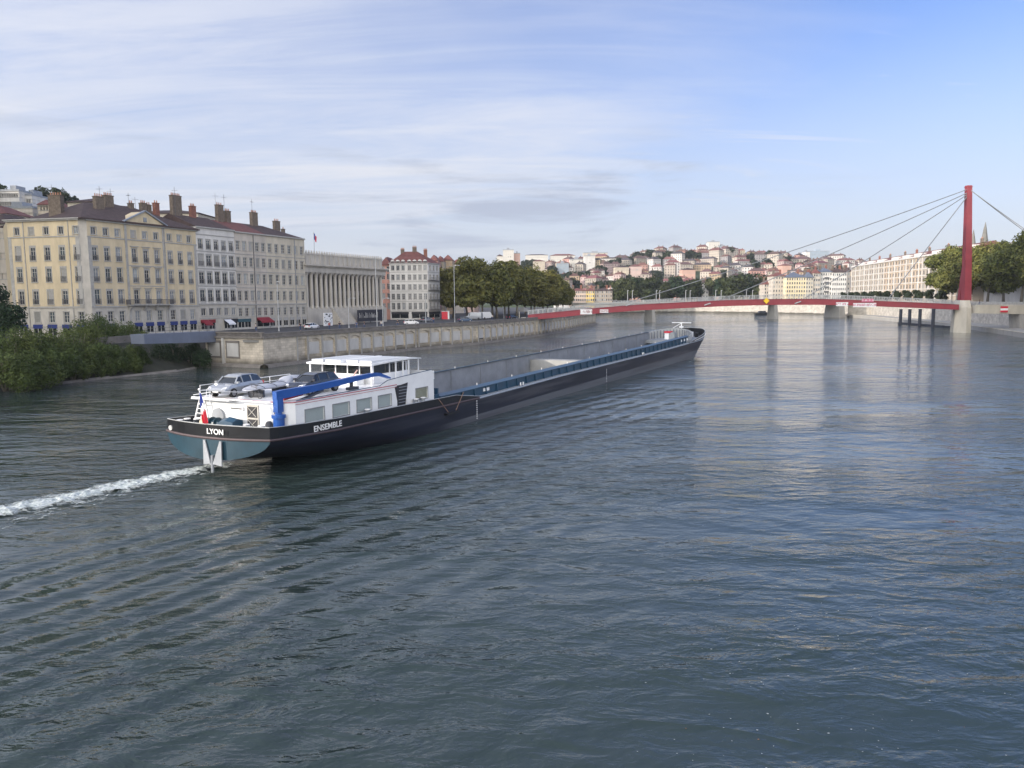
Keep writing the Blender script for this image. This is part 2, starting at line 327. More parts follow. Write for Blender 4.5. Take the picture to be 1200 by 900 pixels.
# ------------------------------------------------------------------ water
def water_mat():
    m = bpy.data.materials.new('river_water'); m.use_nodes = True; nt = m.node_tree; N = nt.nodes; L = nt.links; b = N['Principled BSDF']
    b.inputs['Base Color'].default_value = (.028, .043, .040, 1); b.inputs['Roughness'].default_value = .035; b.inputs['IOR'].default_value = 1.48
    ge = N.new('ShaderNodeNewGeometry')
    def nz(rot, sx, sy, scale, detail=3, rough=.55, dist=0., loc=(0,0,0), ty='FBM'):
        mp = N.new('ShaderNodeMapping'); mp.inputs['Rotation'].default_value = (0, 0, R(rot)); mp.inputs['Scale'].default_value = (sx, sy, 1); mp.inputs['Location'].default_value = loc
        L.new(ge.outputs['Position'], mp.inputs['Vector'])
        n = N.new('ShaderNodeTexNoise'); n.noise_type = ty; n.inputs['Scale'].default_value = scale; n.inputs['Detail'].default_value = detail; n.inputs['Roughness'].default_value = rough; n.inputs['Distortion'].default_value = dist
        if ty != 'FBM': n.normalize = True; n.inputs['Offset'].default_value = .8; n.inputs['Gain'].default_value = 1.4
        L.new(mp.outputs[0], n.inputs['Vector']); return n.outputs['Fac']
    def mt(op, a, b_=None):
        n = N.new('ShaderNodeMath'); n.operation = op
        for i, x in enumerate((a, b_)):
            if x is None: continue
            if isinstance(x, (int, float)): n.inputs[i].default_value = x
            else: L.new(x, n.inputs[i])
        return n.outputs[0]
    def mr(x, a, b_, c, d):
        n = N.new('ShaderNodeMapRange'); n.interpolation_type = 'SMOOTHSTEP'
        for i, v in zip((1, 2, 3, 4), (a, b_, c, d)): n.inputs[i].default_value = v
        L.new(x, n.inputs[0]); return n.outputs[0]
    sep = N.new('ShaderNodeSeparateXYZ'); L.new(ge.outputs['Position'], sep.inputs[0])
    swell = nz(-18, .5, 1.0, .13, 2, .5, .3)
    mid = nz(-8, .62, 1.0, .34, 2, .5, .6, (11, 5, 0))                 # long low swell
    chop = nz(12, .5, 1.0, .9, 4, .55, .6)                # metre-long ripples
    chop2 = nz(-30, .6, 1.0, 2.6, 3, .55, .5, (7, 3, 0))
    fine = nz(5, .7, 1.0, 7.0, 2, .5)
    # the long crested waves the barge leaves behind: they run from the lower left up to its side
    wv = N.new('ShaderNodeTexWave'); wv.wave_type = 'BANDS'; wv.bands_direction = 'X'; wv.inputs['Scale'].default_value = .15; wv.inputs['Distortion'].default_value = 3.2; wv.inputs['Detail'].default_value = 3; wv.inputs['Detail Scale'].default_value = .6; wv.inputs['Detail Roughness'].default_value = .5
    mp = N.new('ShaderNodeMapping'); mp.inputs['Rotation'].default_value = (0, 0, R(34)); L.new(ge.outputs['Position'], mp.inputs['Vector']); L.new(mp.outputs[0], wv.inputs['Vector'])
    # distance off the barge's side (starboard), to place the wake fan
    d = mt('ADD', mt('MULTIPLY', sep.outputs['X'], .93), mt('MULTIPLY', sep.outputs['Y'], -.37))
    fan = mt('MULTIPLY', mr(d, -36, -28, 0, 1), mr(d, -19, -5, 1, 0))
    fan = mt('MULTIPLY', fan, mr(sep.outputs['Y'], 70, 110, 1, 0))
    crest = nz(-14, .5, 1.0, .52, 3, .55, .5, (3, 9, 0), 'RIDGED_MULTIFRACTAL')
    calm = nz(20, .35, 1, .06, 3, .6)                          # gusts: patches of rougher and smoother water
    gust = mr(calm, .36, .62, .30, 1.35)
    h = mt('ADD', mt('ADD', mt('MULTIPLY', swell, .7), mt('MULTIPLY', mid, .62)), mt('MULTIPLY', mt('MULTIPLY', chop, .66), gust))
    h = mt('ADD', h, mt('MULTIPLY', mt('MULTIPLY', crest, .20), gust))
    h = mt('ADD', h, mt('MULTIPLY', mt('MULTIPLY', chop2, .19), gust))
    h = mt('ADD', h, mt('MULTIPLY', mt('MULTIPLY', fine, .014), gust))
    h = mt('ADD', h, mt('MULTIPLY', mt('MULTIPLY', wv.outputs['Fac'], .36), fan))
    bp = N.new('ShaderNodeBump'); bp.inputs['Strength'].default_value = 1; bp.inputs['Distance'].default_value = WAVE
    L.new(h, bp.inputs['Height']); L.new(bp.outputs[0], b.inputs['Normal'])
    return m
mb = MB(); mb.poly([(-900,-60,0),(1400,-60,0),(1400,1500,0),(-900,1500,0)])
water = mb.build('water', water_mat()); tag(water, kind='structure')

# ------------------------------------------------------------------ foam of the propeller wash
def foam_mat(name, thr=.47, soft=.12):
    m = bpy.data.materials.new(name); m.use_nodes = True; nt = m.node_tree; N = nt.nodes; L = nt.links; b = N['Principled BSDF']
    b.inputs['Roughness'].default_value = .6
    at_ = N.new('ShaderNodeAttribute'); at_.attribute_name = 'edge'
    ge = N.new('ShaderNodeNewGeometry'); mp = N.new('ShaderNodeMapping'); mp.inputs['Scale'].default_value = (1, 1, .2); L.new(ge.outputs['Position'], mp.inputs[0])
    n = N.new('ShaderNodeTexNoise'); n.inputs['Scale'].default_value = 1.7; n.inputs['Detail'].default_value = 10; n.inputs['Roughness'].default_value = .72; n.inputs['Distortion'].default_value = .8; L.new(mp.outputs[0], n.inputs['Vector'])
    ad = N.new('ShaderNodeMath'); ad.operation = 'MULTIPLY_ADD'; ad.inputs[1].default_value = .42; L.new(at_.outputs['Fac'], ad.inputs[0]); L.new(n.outputs['Fac'], ad.inputs[2])
    mr = N.new('ShaderNodeMapRange'); mr.inputs['From Min'].default_value = thr+.30; mr.inputs['From Max'].default_value = thr+.30+soft; L.new(ad.outputs[0], mr.inputs['Value'])
    n3 = N.new('ShaderNodeTexNoise'); n3.inputs['Scale'].default_value = 5.5; n3.inputs['Detail'].default_value = 8; n3.inputs['Roughness'].default_value = .75; L.new(mp.outputs[0], n3.inputs['Vector'])
    cr_ = N.new('ShaderNodeValToRGB'); cr_.color_ramp.elements[0].position = .36; cr_.color_ramp.elements[1].position = .60; cr_.color_ramp.elements[0].color = (.22,.30,.29,1); cr_.color_ramp.elements[1].color = (.80,.84,.84,1); L.new(n3.outputs['Fac'], cr_.inputs[0]); L.new(cr_.outputs[0], b.inputs['Base Color'])
    bp = N.new('ShaderNodeBump'); bp.inputs['Strength'].default_value = 1; bp.inputs['Distance'].default_value = .15; L.new(n3.outputs['Fac'], bp.inputs['Height']); L.new(bp.outputs[0], b.inputs['Normal'])
    tr = N.new('ShaderNodeBsdfTransparent'); mx = N.new('ShaderNodeMixShader'); L.new(mr.outputs[0], mx.inputs[0]); L.new(tr.outputs[0], mx.inputs[1]); L.new(b.outputs[0], mx.inputs[2])
    L.new(mx.outputs[0], N['Material Output'].inputs['Surface']); return m
from mathutils import noise as mnoise
def foam_strip(name, cl, wid, amp, label, cat, thr=.47, seed=3, nu=260, nv=26, soft=.12):
    rs = random.Random(seed); pts = [Vector((x, y, 0)) for x, y in cl]; seg = [0]
    for a, b in zip(pts, pts[1:]): seg.append(seg[-1]+(b-a).length)
    def samp(s):
        for i in range(len(seg)-1):
            if s <= seg[i+1] or i == len(seg)-2:
                t = (s-seg[i])/(seg[i+1]-seg[i]); return pts[i].lerp(pts[i+1], t), (pts[i+1]-pts[i]).normalized(), (wid[i]+(wid[i+1]-wid[i])*t)*(1+.16*math.sin(s*1.7)+.10*math.sin(s*4.3+1))
    ph = [(rs.uniform(.6, 5), rs.uniform(.6, 5), rs.uniform(0, 6.3)) for _ in range(14)]
    V, Fc, E = [], [], []
    for i in range(nu+1):
        p, d, wd = samp(seg[-1]*i/nu); nrm = Vector((-d.y, d.x, 0))
        for j in range(nv+1):
            v = j/nv*2-1; q = p+nrm*v*wd/2
            e = max(0, 1-abs(v)**1.7)
            hh = sum(math.sin(q.x*a+q.y*b+c) for a, b, c in ph)/14
            V.append((q.x, q.y, .012+amp*(e**.6)*(.4+1.2*abs(mnoise.fractal(q*1.1, 1.0, 2.2, 5))))); E.append(e*min(1, (i/nu)*14, (nu-i)/nu*30+.4))
    for i in range(nu):
        for j in range(nv):
            a = i*(nv+1)+j; Fc.append((a, a+1, a+nv+2, a+nv+1))
    me = bpy.data.meshes.new(name); me.from_pydata(V, [], Fc); me.materials.append(foam_mat(name, thr, soft))
    at_ = me.attributes.new('edge', 'FLOAT', 'POINT'); at_.data.foreach_set('value', E)
    me.polygons.foreach_set('use_smooth', [True]*len(Fc)); me.update()
    o = link(name, me); return tag(o, label, cat, kind='stuff')
wc = [at(274, 541), at(262, 545), at(235, 550), at(190, 560), at(130, 573), at(60, 588), at(-5, 601), at(-90, 622)]
foam_strip('wake_foam', [(p.x, p.y) for p in wc], [2.0, 2.4, 2.8, 3.3, 3.6, 3.7, 3.9, 4.2], .13, 'white churned foam trailing behind the stern of the barge', 'foam', .37, 3, 420, 44, .20)
foam_strip('wake_lace', [(p.x, p.y) for p in [at(268,548), at(235,556), at(190,567), at(130,583), at(60,600), at(-5,615), at(-90,640)]], [3.5,5,6.5,7.5,8,8.5,9], .03, 'thin lacy foam spreading beside the propeller wash', 'foam', .64, 8, 300, 40, .14)

# flecks of foam and leaves drifting in the foreground
mb = MB(); rs = random.Random(31)
for k in range(150):
    px_ = rs.gauss(960, 130); py_ = rs.uniform(690, 905) if rs.random() < .8 else rs.uniform(600, 700)
    if px_ > 1215 or px_ < 700: continue
    p = at(px_, py_, .012); r_ = rs.choice([.010,.014,.018,.026]); n = 6; a0 = rs.uniform(0,6)
    mb.poly([(p.x+r_*math.cos(a0+i*1.047)*rs.uniform(.6,1.5), p.y+r_*math.sin(a0+i*1.047)*rs.uniform(.6,1.2), .012) for i in range(n)], 0 if rs.random() < .94 else 1)
tag(mb.build('drifting_flecks', [mat('fleck_white',(.34,.37,.38),.7), mat('fleck_leaf',(.25,.12,.04),.7)]), 'scattered tiny white foam flecks floating in the lower right foreground', 'flecks', kind='stuff')
# ------------------------------------------------------------------ river outline and ground
ST = 4.5    # street level of the left bank
SR = 8.0    # street level of the right bank
QL = [(-41.4,127.8),(-37,138.4),(-21,172),(-8.4,190.8),(7.8,230.5),(19.4,267),(36.6,335)]
SHORE = [(-72,60),(-68,80),(-65,97),(-59,112),(-53.5,122),(-52.5,133.2)]
# left bank street slab (top) with its back sunk in the hill
mb = MB()
left_poly = [(-400,60),(-84,60),(-77,80),(-74,97),(-68,112),(-63,124),(-61,134),(-53.4,134.2)] + [(x-.25, y+.25) for x, y in QL] + [(28,345),(22,400),(30,480),(55,640),(-700,900),(-700,60)]
mb.prism(left_poly, -1.0, ST)
tag(mb.build('riverside_street', M['asphalt']), kind='structure')
# pavement of setts along the facades and beside the quay parapet, 12 cm kerb
def offs(poly, d):
    out = []
    for i, p in enumerate(poly):
        a = Vector(poly[max(i-1,0)]); b = Vector(poly[min(i+1,len(poly)-1)]); t = (b-a).normalized(); out.append((p[0]-t.y*d, p[1]+t.x*d))
    return out
mb = MB(); o0 = offs(QL, .8); o1 = offs(QL, 4.2)
for i in range(len(QL)-1):
    mb.prism([o0[i], o0[i+1], o1[i+1], o1[i]], ST-.3, ST+.12)
tag(mb.build('quay_pavement', M['pave']), kind='structure')
mb = MB(); o0 = offs(QL, 8.95); o1 = offs(QL, 9.1)
for i in range(len(QL)-1):
    a0, a1, b0, b1 = Vector(o0[i]), Vector(o0[i+1]), Vector(o1[i]), Vector(o1[i+1]); n = int((a1-a0).length/6)
    for k in range(n):
        t0, t1 = k/n, (k+.5)/n
        mb.poly([(*a0.lerp(a1,t0), ST+.006), (*a0.lerp(a1,t1), ST+.006), (*b0.lerp(b1,t1), ST+.006), (*b0.lerp(b1,t0), ST+.006)])
tag(mb.build('lane_markings', M['white_line']), kind='structure')
# bushy embankment in front of the ochre house
mb = MB(); inner = [(-84,60),(-77,80),(-74,97),(-68,112),(-63,124),(-60,134)]
for i in range(len(SHORE)-1):
    a, b = SHORE[i], SHORE[i+1]; c, d = inner[i+1] if i+1 < len(inner) else inner[-1], inner[i]
    mb.poly([(*a,-.6), (*b,-.6), (*c,ST-.02), (*d,ST-.02)])
    mb.poly([(a[0]+.9,a[1]-.1,-.5), (b[0]+.9,b[1]-.1,-.5), (b[0],b[1],.35), (a[0],a[1],.22)], 1)
tag(mb.build('river_embankment', [mat('dark_bank_soil',(.03,.032,.022),.95,.4,.5), M['coping']]), kind='structure')  # bank slope in one dark soil colour all over

# hills and far town as one terrain sheet
def sst(a, b, x):
    t = np.clip((x-a)/(b-a), 0, 1); return t*t*(3-2*t)
def terrain(x, y):
    x = np.asarray(x, float); y = np.asarray(y, float)
    # Fourviere-like hill behind the left bank; its unseen flank is raised to shade the row
    d = -(x+108)-np.maximum(0, y-420)*.02
    zl = ST-.03 + 60*sst(0, 1, d/175) + sst(.74, 1.05, -x/np.maximum(y, 1.))*sst(0, 1, (-x-130)/90)*(64*sst(20, 60, y)*(1-sst(125, 170, y))+20*sst(30, 70, y))
    # the hill across the bend
    d2 = (y-635)+.10*np.abs(x-230)
    hx = 50+17*np.exp(-((x-265)/110)**2)-10*sst(330, 620, x)
    zf = 5.5+hx*sst(0, 1, d2/520)
    z = np.where(y > 600, np.maximum(zf, np.where(x < -60, zl, 0)), np.where(x < 40, zl, SR-.05))
    return z
RIV = [(-72,-80),(-72,60),(-65,97),(-52,130),(-41,128),(-21,172),(7.8,230),(19.4,267),(36.6,335),(24,345),(22,420),(40,520),(75,610),(118,622),(150,600),(185,548),(202,480),(205,440),(190,400),(178,330),(172,290),(158,240),(150,190),(150,-80)]
def inside(px_, py_, poly):
    ins = np.zeros(px_.shape, bool); n = len(poly)
    for i in range(n):
        x1, y1 = poly[i]; x2, y2 = poly[(i+1)%n]
        if y1 == y2: continue
        c = ((y1 > py_) != (y2 > py_)) & (px_ < (x2-x1)*(py_-y1)/(y2-y1)+x1); ins ^= c
    return ins
xs = np.concatenate([np.arange(-900, -120, 20), np.arange(-120, 320, 5), np.arange(320, 1500, 20)]); ys = np.concatenate([np.arange(-100, 660, 6), np.arange(660, 1700, 16), [1800, 2200, 3000]])
X, Y = np.meshgrid(xs, ys); Z = terrain(X, Y)
ins = inside(X, Y, RIV)
slab = inside(X, Y, [(-400,50)]+left_poly[1:-2]+[(-84,640),(-108,640),(-108,50)])
rq = ins.copy()
for _ in range(2):
    r2 = rq.copy(); r2[1:] |= rq[:-1]; r2[:-1] |= rq[1:]; r2[:,1:] |= rq[:,:-1]; r2[:,:-1] |= rq[:,1:]; rq = r2
ins = rq
Z = np.where(ins, -3., Z); Z = np.where(slab & ~ins, np.minimum(Z, 2.), Z); Z = np.where((X > -100) & (X < 40) & (Y > 100) & (Y < 400), -3., Z)
rslab = (X > 140) & (X < 235) & (Y < 470); Z = np.where(rslab, np.minimum(Z, -1.5), Z)
Z += np.where(Z > 12, 1.2*np.sin(X*.05)*np.cos(Y*.043), 0)
V = np.stack([X, Y, Z], -1).reshape(-1, 3); nx = len(xs); ny = len(ys)
fi = []
for j in range(ny-1):
    for i in range(nx-1):
        a = j*nx+i; fi.append((a, a+1, a+nx+1, a+nx))
me = bpy.data.meshes.new('terrain'); me.from_pydata(V.tolist(), [], fi)
me.materials.append(M['hillgreen']); me.polygons.foreach_set('use_smooth', [True]*len(fi)); me.update()
tag(link('terrain', me), kind='structure')
def ground(x, y): return float(terrain(x, y)) + (1.2*math.sin(x*.05)*math.cos(y*.043) if float(terrain(x, y)) > 12 else 0)

# ------------------------------------------------------------------ left quay wall
def wall_frame(a, b):
    """matrix: x along a->b, -y towards the river (right of a->b), z up"""
    a = Vector((*a, 0)); b = Vector((*b, 0)); d = (b-a).normalized()
    return Matrix.Translation(a) @ Matrix.Rotation(math.atan2(d.y, d.x), 4, 'Z'), (b-a).length
quay = thing('quay_wall', 'long pale masonry quay wall with arched blind bays on the left bank', 'quay wall', (0,0,0))
TOP = 5.65
segs = [((-53.4,134.0), QL[0], 'end')] + [(QL[i], QL[i+1], 'bays') for i in range(len(QL)-1)] + [(QL[-1], (28,345), 'back'), ((28,345), (22,400), 'back')]
mbw = MB(); mbc = MB(); mbp = []; mbl = MB(); nbay = 0
carry = 8.5
for a, b, kind in segs:
    Mx, Ln = wall_frame(a, b)
    mbw.m = mbc.m = mbl.m = Mx
    mbl.poly([(0,-1.1,-.4),(Ln,-1.1,-.4),(Ln,-.75,.42),(0,-.75,.42)]); mbl.poly([(0,-.75,.42),(Ln,-.75,.42),(Ln,.1,.55),(0,.1,.55)])
    if kind != 'bays':
        mbw.box(0, 0, -1, Ln, .9, 4.85)
        mbc.box(-.15, -.35, 4.85, Ln+.1, .9, 5.12); 
        if kind == 'end':
            n = int(Ln/.32)
            for k in range(n): mbc.box(.1+k*Ln/n, .12, 5.12, .1+k*Ln/n+.16, .32, 5.72)
            mbc.box(-.1, .02, 5.72, Ln+.1, .45, 5.9)
            for x0 in (.8, 5.2):
                q = MB(Mx); q.box(x0, -.06, 1.7, x0+2.7, .02, 4.0, 0); q.box(x0-.25, -.10, 1.4, x0, .02, 4.4, 1); q.box(x0+2.7, -.10, 1.4, x0+2.95, .02, 4.4, 1); q.box(x0-.25, -.10, 4.0, x0+2.95, .02, 4.4, 1); q.box(x0-.25,-.11,1.4,x0+2.95,.02,1.7,1); mbp.append(q)
            q = MB(Mx); q.box(4.2, -.35, -.3, 4.65, .02, 4.84, 0); mbp.append(q)
        else: mbc.box(-.1, .05, 5.12, Ln+.1, .55, TOP)
        continue
    mbw.box(0, .28, -1, Ln, .9, 4.85)           # the recessed back of the bays
    mbw.box(0, 0, -1, Ln, .279, 1.0); mbw.box(0, 0, 4.35, Ln, .279, 4.849)
    mbc.box(-.1, -.35, 4.85, Ln+.1, .9, 5.12); mbc.box(-.1, .05, 5.12, Ln+.1, .55, TOP-.12); mbc.box(-.1, -.02, TOP-.12, Ln+.1, .62, TOP+.05)
    s = carry; prev = 0
    if carry > 2: mbw.box(0, 0, 1.0, min(carry, Ln), .279, 4.35)
    while s < Ln-1.0:
        bw = min(4.0, Ln-s)
        # pilaster, spandrel shoulders, panel
        mbw.box(s-.0, 0.001, 1.0, s+.55, .279, 4.35)
        q = MB(Mx); q.box(s+.1, -.16, .45, s+.45, -.002, 4.8, 2); mbp.append(q)
        if bw > 3.2:
            x0, x1 = s+.55, s+bw; n = 8
            for k in range(n):
                t0, t1 = k/n, (k+1)/n; xa, xb = x0+(x1-x0)*t0, x0+(x1-x0)*t1
                za = 3.75+.6*math.sin(math.pi*t0); zb = 3.75+.6*math.sin(math.pi*t1)
                mbw.poly([(xa,.002,za),(xb,.002,zb),(xb,.002,4.36),(xa,.002,4.36)]); mbw.poly([(xa,.002,za),(xb,.002,zb),(xb,.27,zb),(xa,.27,za)])
            q = MB(Mx)
            lo = 1.45 if nbay else 2.0
            q.box(x0+.35, .14, lo, x1-.35, .27, 3.62, 0)
            if nbay in (0, 17): q.box(x0+.4, .20, 1.15, x1-.4, .272, lo-.003, 3)
            mbp.append(q)
        nbay += 1; s += bw
        if bw < 4: break
    else:
        if s < Ln: mbw.box(s, 0, 1.0, Ln, .279, 4.35)
    carry = 0
mbw.m = mbc.m = mbl.m = Matrix.Identity(4)
mbw.build('masonry', M['quay'], quay, uvwall=True); mbc.build('parapet', M['coping'], quay); mbl.build('footing', M['coping'], quay)
for q in mbp:
    q.build('blind_panel' if q.mi[0] == 0 else 'pilaster', [M['quay_panel'], M['coping'], M['concrete_grey'], M['dark']], quay)

# blue-grey steel walkway that continues the quay over the water's edge
wk = thing('steel_walkway', 'blue-grey steel walkway running from the bushes to the end of the quay wall', 'walkway', (0,0,0))
a, b = Vector((-56.2,117.5,0)), Vector((-51.0,133.4,0)); Mx, Ln = wall_frame(a.xy, b.xy)
mb = MB(Mx); mb.loft([[(0,-.1,4.7),(0,0,6.15),(0,2.6,6.15),(0,2.5,4.7)], [(Ln,-.1,4.05),(Ln,0,5.95),(Ln,2.6,5.95),(Ln,2.5,4.05)]]); mb.build('girder', M['blue_grey_steel'], wk)
mb = MB(Mx)
for k in range(9):
    x = .6+k*(Ln-1.2)/8; mb.box(x, .04, 5.9, x+.06, .1, 7.05)
for z in (6.5, 7.0): mb.box(.3, .04, z, Ln-.3, .09, z+.05)
mb.build('railing', M['rail'], wk)
# dark retaining wall behind the embankment
rw = MB(); pts = [(-84.6,60),(-77.6,80),(-74.6,97),(-68.6,112),(-63.6,124),(-61,134.6),(-53.3,134.9)]
for p, q in zip(pts, pts[1:]):
    rw.m, Ln = wall_frame(p, q); rw.box(-.1, 0, -.5, Ln, .7, 5.6)
rw.m = Matrix.Identity(4)
tag(rw.build('retaining_wall', M['coping'], uvwall=True), 'low dark stone parapet wall behind the riverside bushes', 'wall')

# ------------------------------------------------------------------ right bank
RQ = [(118,140),(133.4,200),(154,262),(160.5,294),(164,318),(181,400),(184,420)]
mb = MB(); low = RQ; back = offs(RQ, -11)
mb.prism([*low, *back[::-1]], -1.2, 1.25)
tag(mb.build('lower_quay', M['concrete_grey']), kind='structure')
mb = MB(); mb.prism([*offs(RQ,-11.6), (205,440),(215,470),(240,470),(240,120),(130,120)], -1, SR)
tag(mb.build('right_bank_street', M['asphalt']), kind='structure')
rbw = MB(); bk = offs(RQ, -11)
for p, q in zip(bk[::-1], bk[::-1][1:]):
    rbw.m, Ln = wall_frame(p, q); rbw.box(0, -.6, .5, Ln, 0, SR+.02); rbw.box(-.1, -.75, SR+.02, Ln+.1, .1, SR+.95)
rbw.m = Matrix.Identity(4)
tag(rbw.build('bank_wall', M['pale_wall'], uvwall=True), 'pale stone embankment wall above the lower quay on the right bank', 'wall')
# kerb edge of the lower quay and bollards
mb = MB()
for p, q in zip(RQ, RQ[1:]):
    mb.m, Ln = wall_frame(q, p); mb.box(0, -.1, 1.25, Ln, .35, 1.42)
mb.m = Matrix.Identity(4); tag(mb.build('quay_kerb', M['concrete']), kind='structure')
# far embankment under the distant trees
FQ = [(184,420),(198,452),(200,490),(182,546),(150,598),(116,618),(76,606),(42,520),(24,420)]
fw = MB()
for p, q in zip(FQ, FQ[1:]):
    fw.m, Ln = wall_frame(q, p); fw.box(0, -1.2, -1, Ln, -.1, 1.3); fw.box(0, 0, -1, Ln, 1, 5.4 if p[0] < 190 else SR); 
fw.m, Ln = wall_frame((197.5,416.5),(183.5,420.5)); fw.box(0,-.3,-1,Ln,.6,SR)
fw.m = Matrix.Identity(4)
tag(fw.build('far_bank_wall', M['pale_wall'], uvwall=True), 'low sunlit stone embankment wall across the river bend beyond the bridges', 'wall')
# ------------------------------------------------------------------ window kit (meshes shared between copies)
WC = {}
def win_mesh(kind, w, h):
    """local frame: x 0..w, z 0..h, outward -y, wall face at y=0, glass recessed at y=.16"""
    key = (kind, round(w,2), round(h,2))
    if key in WC: return WC[key]
    f = MB(); g = MB(); r = None
    dp = .16 if kind != 'far' else .14
    fw = .07 if kind not in ('far','grid') else .09
    # sash
    f.box(0, dp-.05, 0, fw, dp+.02, h); f.box(w-fw, dp-.05, 0, w, dp+.02, h); f.box(fw, dp-.05, h-fw, w-fw, dp+.02, h); f.box(fw, dp-.05, 0, w-fw, dp+.02, fw)
    if kind in ('tall','attic','mezz','plain'):
        f.box(w/2-.045, dp-.052, fw, w/2+.045, dp+.02, h-fw)
        if h > 1.6: f.box(fw, dp-.045, h*.66, w-fw, dp+.015, h*.66+.06); f.box(fw, dp-.045, h*.33, w-fw, dp+.015, h*.33+.05)
    if kind in ('tall','attic','mezz'):   # stone surround and sill
        f.box(-.16, -.06, -.02, -.002, .05, h+.16, 1); f.box(w+.002, -.06, -.02, w+.16, .05, h+.16, 1); f.box(-.002, -.06, h+.002, w+.002, .05, h+.16, 1)
        f.box(-.22, -.14, -.14, w+.22, .05, -.02, 1)
    elif kind == 'plain':
        f.box(-.1, -.1, -.1, w+.1, .05, -.002, 1); f.box(-.1, -.05, h+.002, w+.1, .05, h+.12, 1)
    elif kind == 'far': f.box(-.12, -.08, -.16, w+.12, .04, -.002, 1)
    elif kind == 'grid': f.box(w/2-.06, dp-.06, fw, w/2+.06, dp, h-fw); f.box(-.05, -.12, -.12, w+.05, .05, -.002, 1)
    g.box(.01, dp, .01, w-.01, dp+.04, h-.01)
    fm = f.mesh('window', [M['frame'], M['stone_trim']]); gm = g.mesh('pane', M['glass'])
    rm = sm = None
    if kind == 'tall':
        r = MB(); r.box(-.05, -.16, .95, w+.05, -.11, 1.0); r.box(-.05, -.16, .1, w+.05, -.11, .14); n = 9
        for i in range(n+1): r.box(-.04+(w+.06)*i/n, -.15, .14, -.01+(w+.06)*i/n, -.12, .95)
        rm = r.mesh('railing', M['rail'])
        b = MB(); b.box(.02, -.03, h-.28, w-.02, .10, h-.01); sm = b.mesh('blind_box', M['stone_trim'])
    elif kind == 'plain' and h > 1.8:
        r = MB(); r.box(0, -.1, .7, w, -.06, .76); n = 7
        for i in range(n+1): r.box((w-.03)*i/n, -.09, .0, (w-.03)*i/n+.03, -.06, .7)
        rm = r.mesh('railing', M['rail'])
    WC[key] = (fm, gm, rm, sm); return WC[key]
PALE = {}
def pane_pale(gm):
    if gm.name not in PALE:
        c = gm.copy(); c.materials.clear(); c.materials.append(M['glass_pale']); PALE[gm.name] = c
    return PALE[gm.name]
SHC = {}
def put_window(root, Mx, x, z, w, h, kind, rs, pale=.25, closed=.08, panes=True):
    fm, gm, rm, sm = win_mesh(kind, w, h)
    o = link('window', fm, root); o.matrix_local = Mx @ Matrix.Translation((x, 0, z))
    if rs.random() < closed:
        key = (round(w,2), round(h,2))
        if key not in SHC:
            s = MB(); s.box(.05, .06, .05, w-.05, .105, h-.05); n = int(h/.12)
            for k in range(n): s.box(.12, .045, .1+k*(h-.2)/n, w/2-.05, .06, .15+k*(h-.2)/n); s.box(w/2+.05, .045, .1+k*(h-.2)/n, w-.12, .06, .15+k*(h-.2)/n)
            SHC[key] = s.mesh('shutter', M['shutter'])
        link('shutter', SHC[key], o)
    if panes: link('pane', pane_pale(gm) if rs.random() < pale else gm, o)
    if rm and kind != 'none': link('railing', rm, o)
    if sm and rs.random() < .8: link('blind_box', sm, o)
    return o

def wall_with_openings(mb, width, z0, z1, ops, depth=.22, mi=0):
    """a wall face at y=0 with real openings; ops = (x, z, w, h)"""
    xs = sorted({0., width, *[round(o[0],3) for o in ops], *[round(o[0]+o[2],3) for o in ops]})
    by = {}
    zs = sorted({z0, z1, *[round(o[1],3) for o in ops], *[round(o[1]+o[3],3) for o in ops]})
    for za, zb in zip(zs, zs[1:]):
        zc = (za+zb)/2; row = sorted([(o[0], o[0]+o[2]) for o in ops if o[1] < zc < o[1]+o[3]]); x = 0.
        for a, b in row+[(width, width)]:
            if a-x > 1e-3: mb.poly([(x,0,za),(a,0,za),(a,0,zb),(x,0,zb)], mi)
            x = max(x, b)
    for x, z, w, h in ops:
        mb.poly([(x,0,z),(x,depth,z),(x,depth,z+h),(x,0,z+h)], mi); mb.poly([(x+w,0,z),(x+w,depth,z),(x+w,depth,z+h),(x+w,0,z+h)], mi)
        mb.poly([(x,0,z),(x+w,0,z),(x+w,depth,z),(x,depth,z)], mi); mb.poly([(x,0,z+h),(x+w,0,z+h),(x+w,depth,z+h),(x,depth,z+h)], mi)
        mb.poly([(x,depth+.005,z),(x+w,depth+.005,z),(x+w,depth+.005,z+h),(x,depth+.005,z+h)], mi)

def fmat(a, b, org=(0,0)):
    a = Vector(a)-Vector(org); b = Vector(b)-Vector(org); d = b-a
    return Matrix.Translation((a.x, a.y, 0)) @ Matrix.Rotation(math.atan2(d.y, d.x), 4, 'Z'), d.length

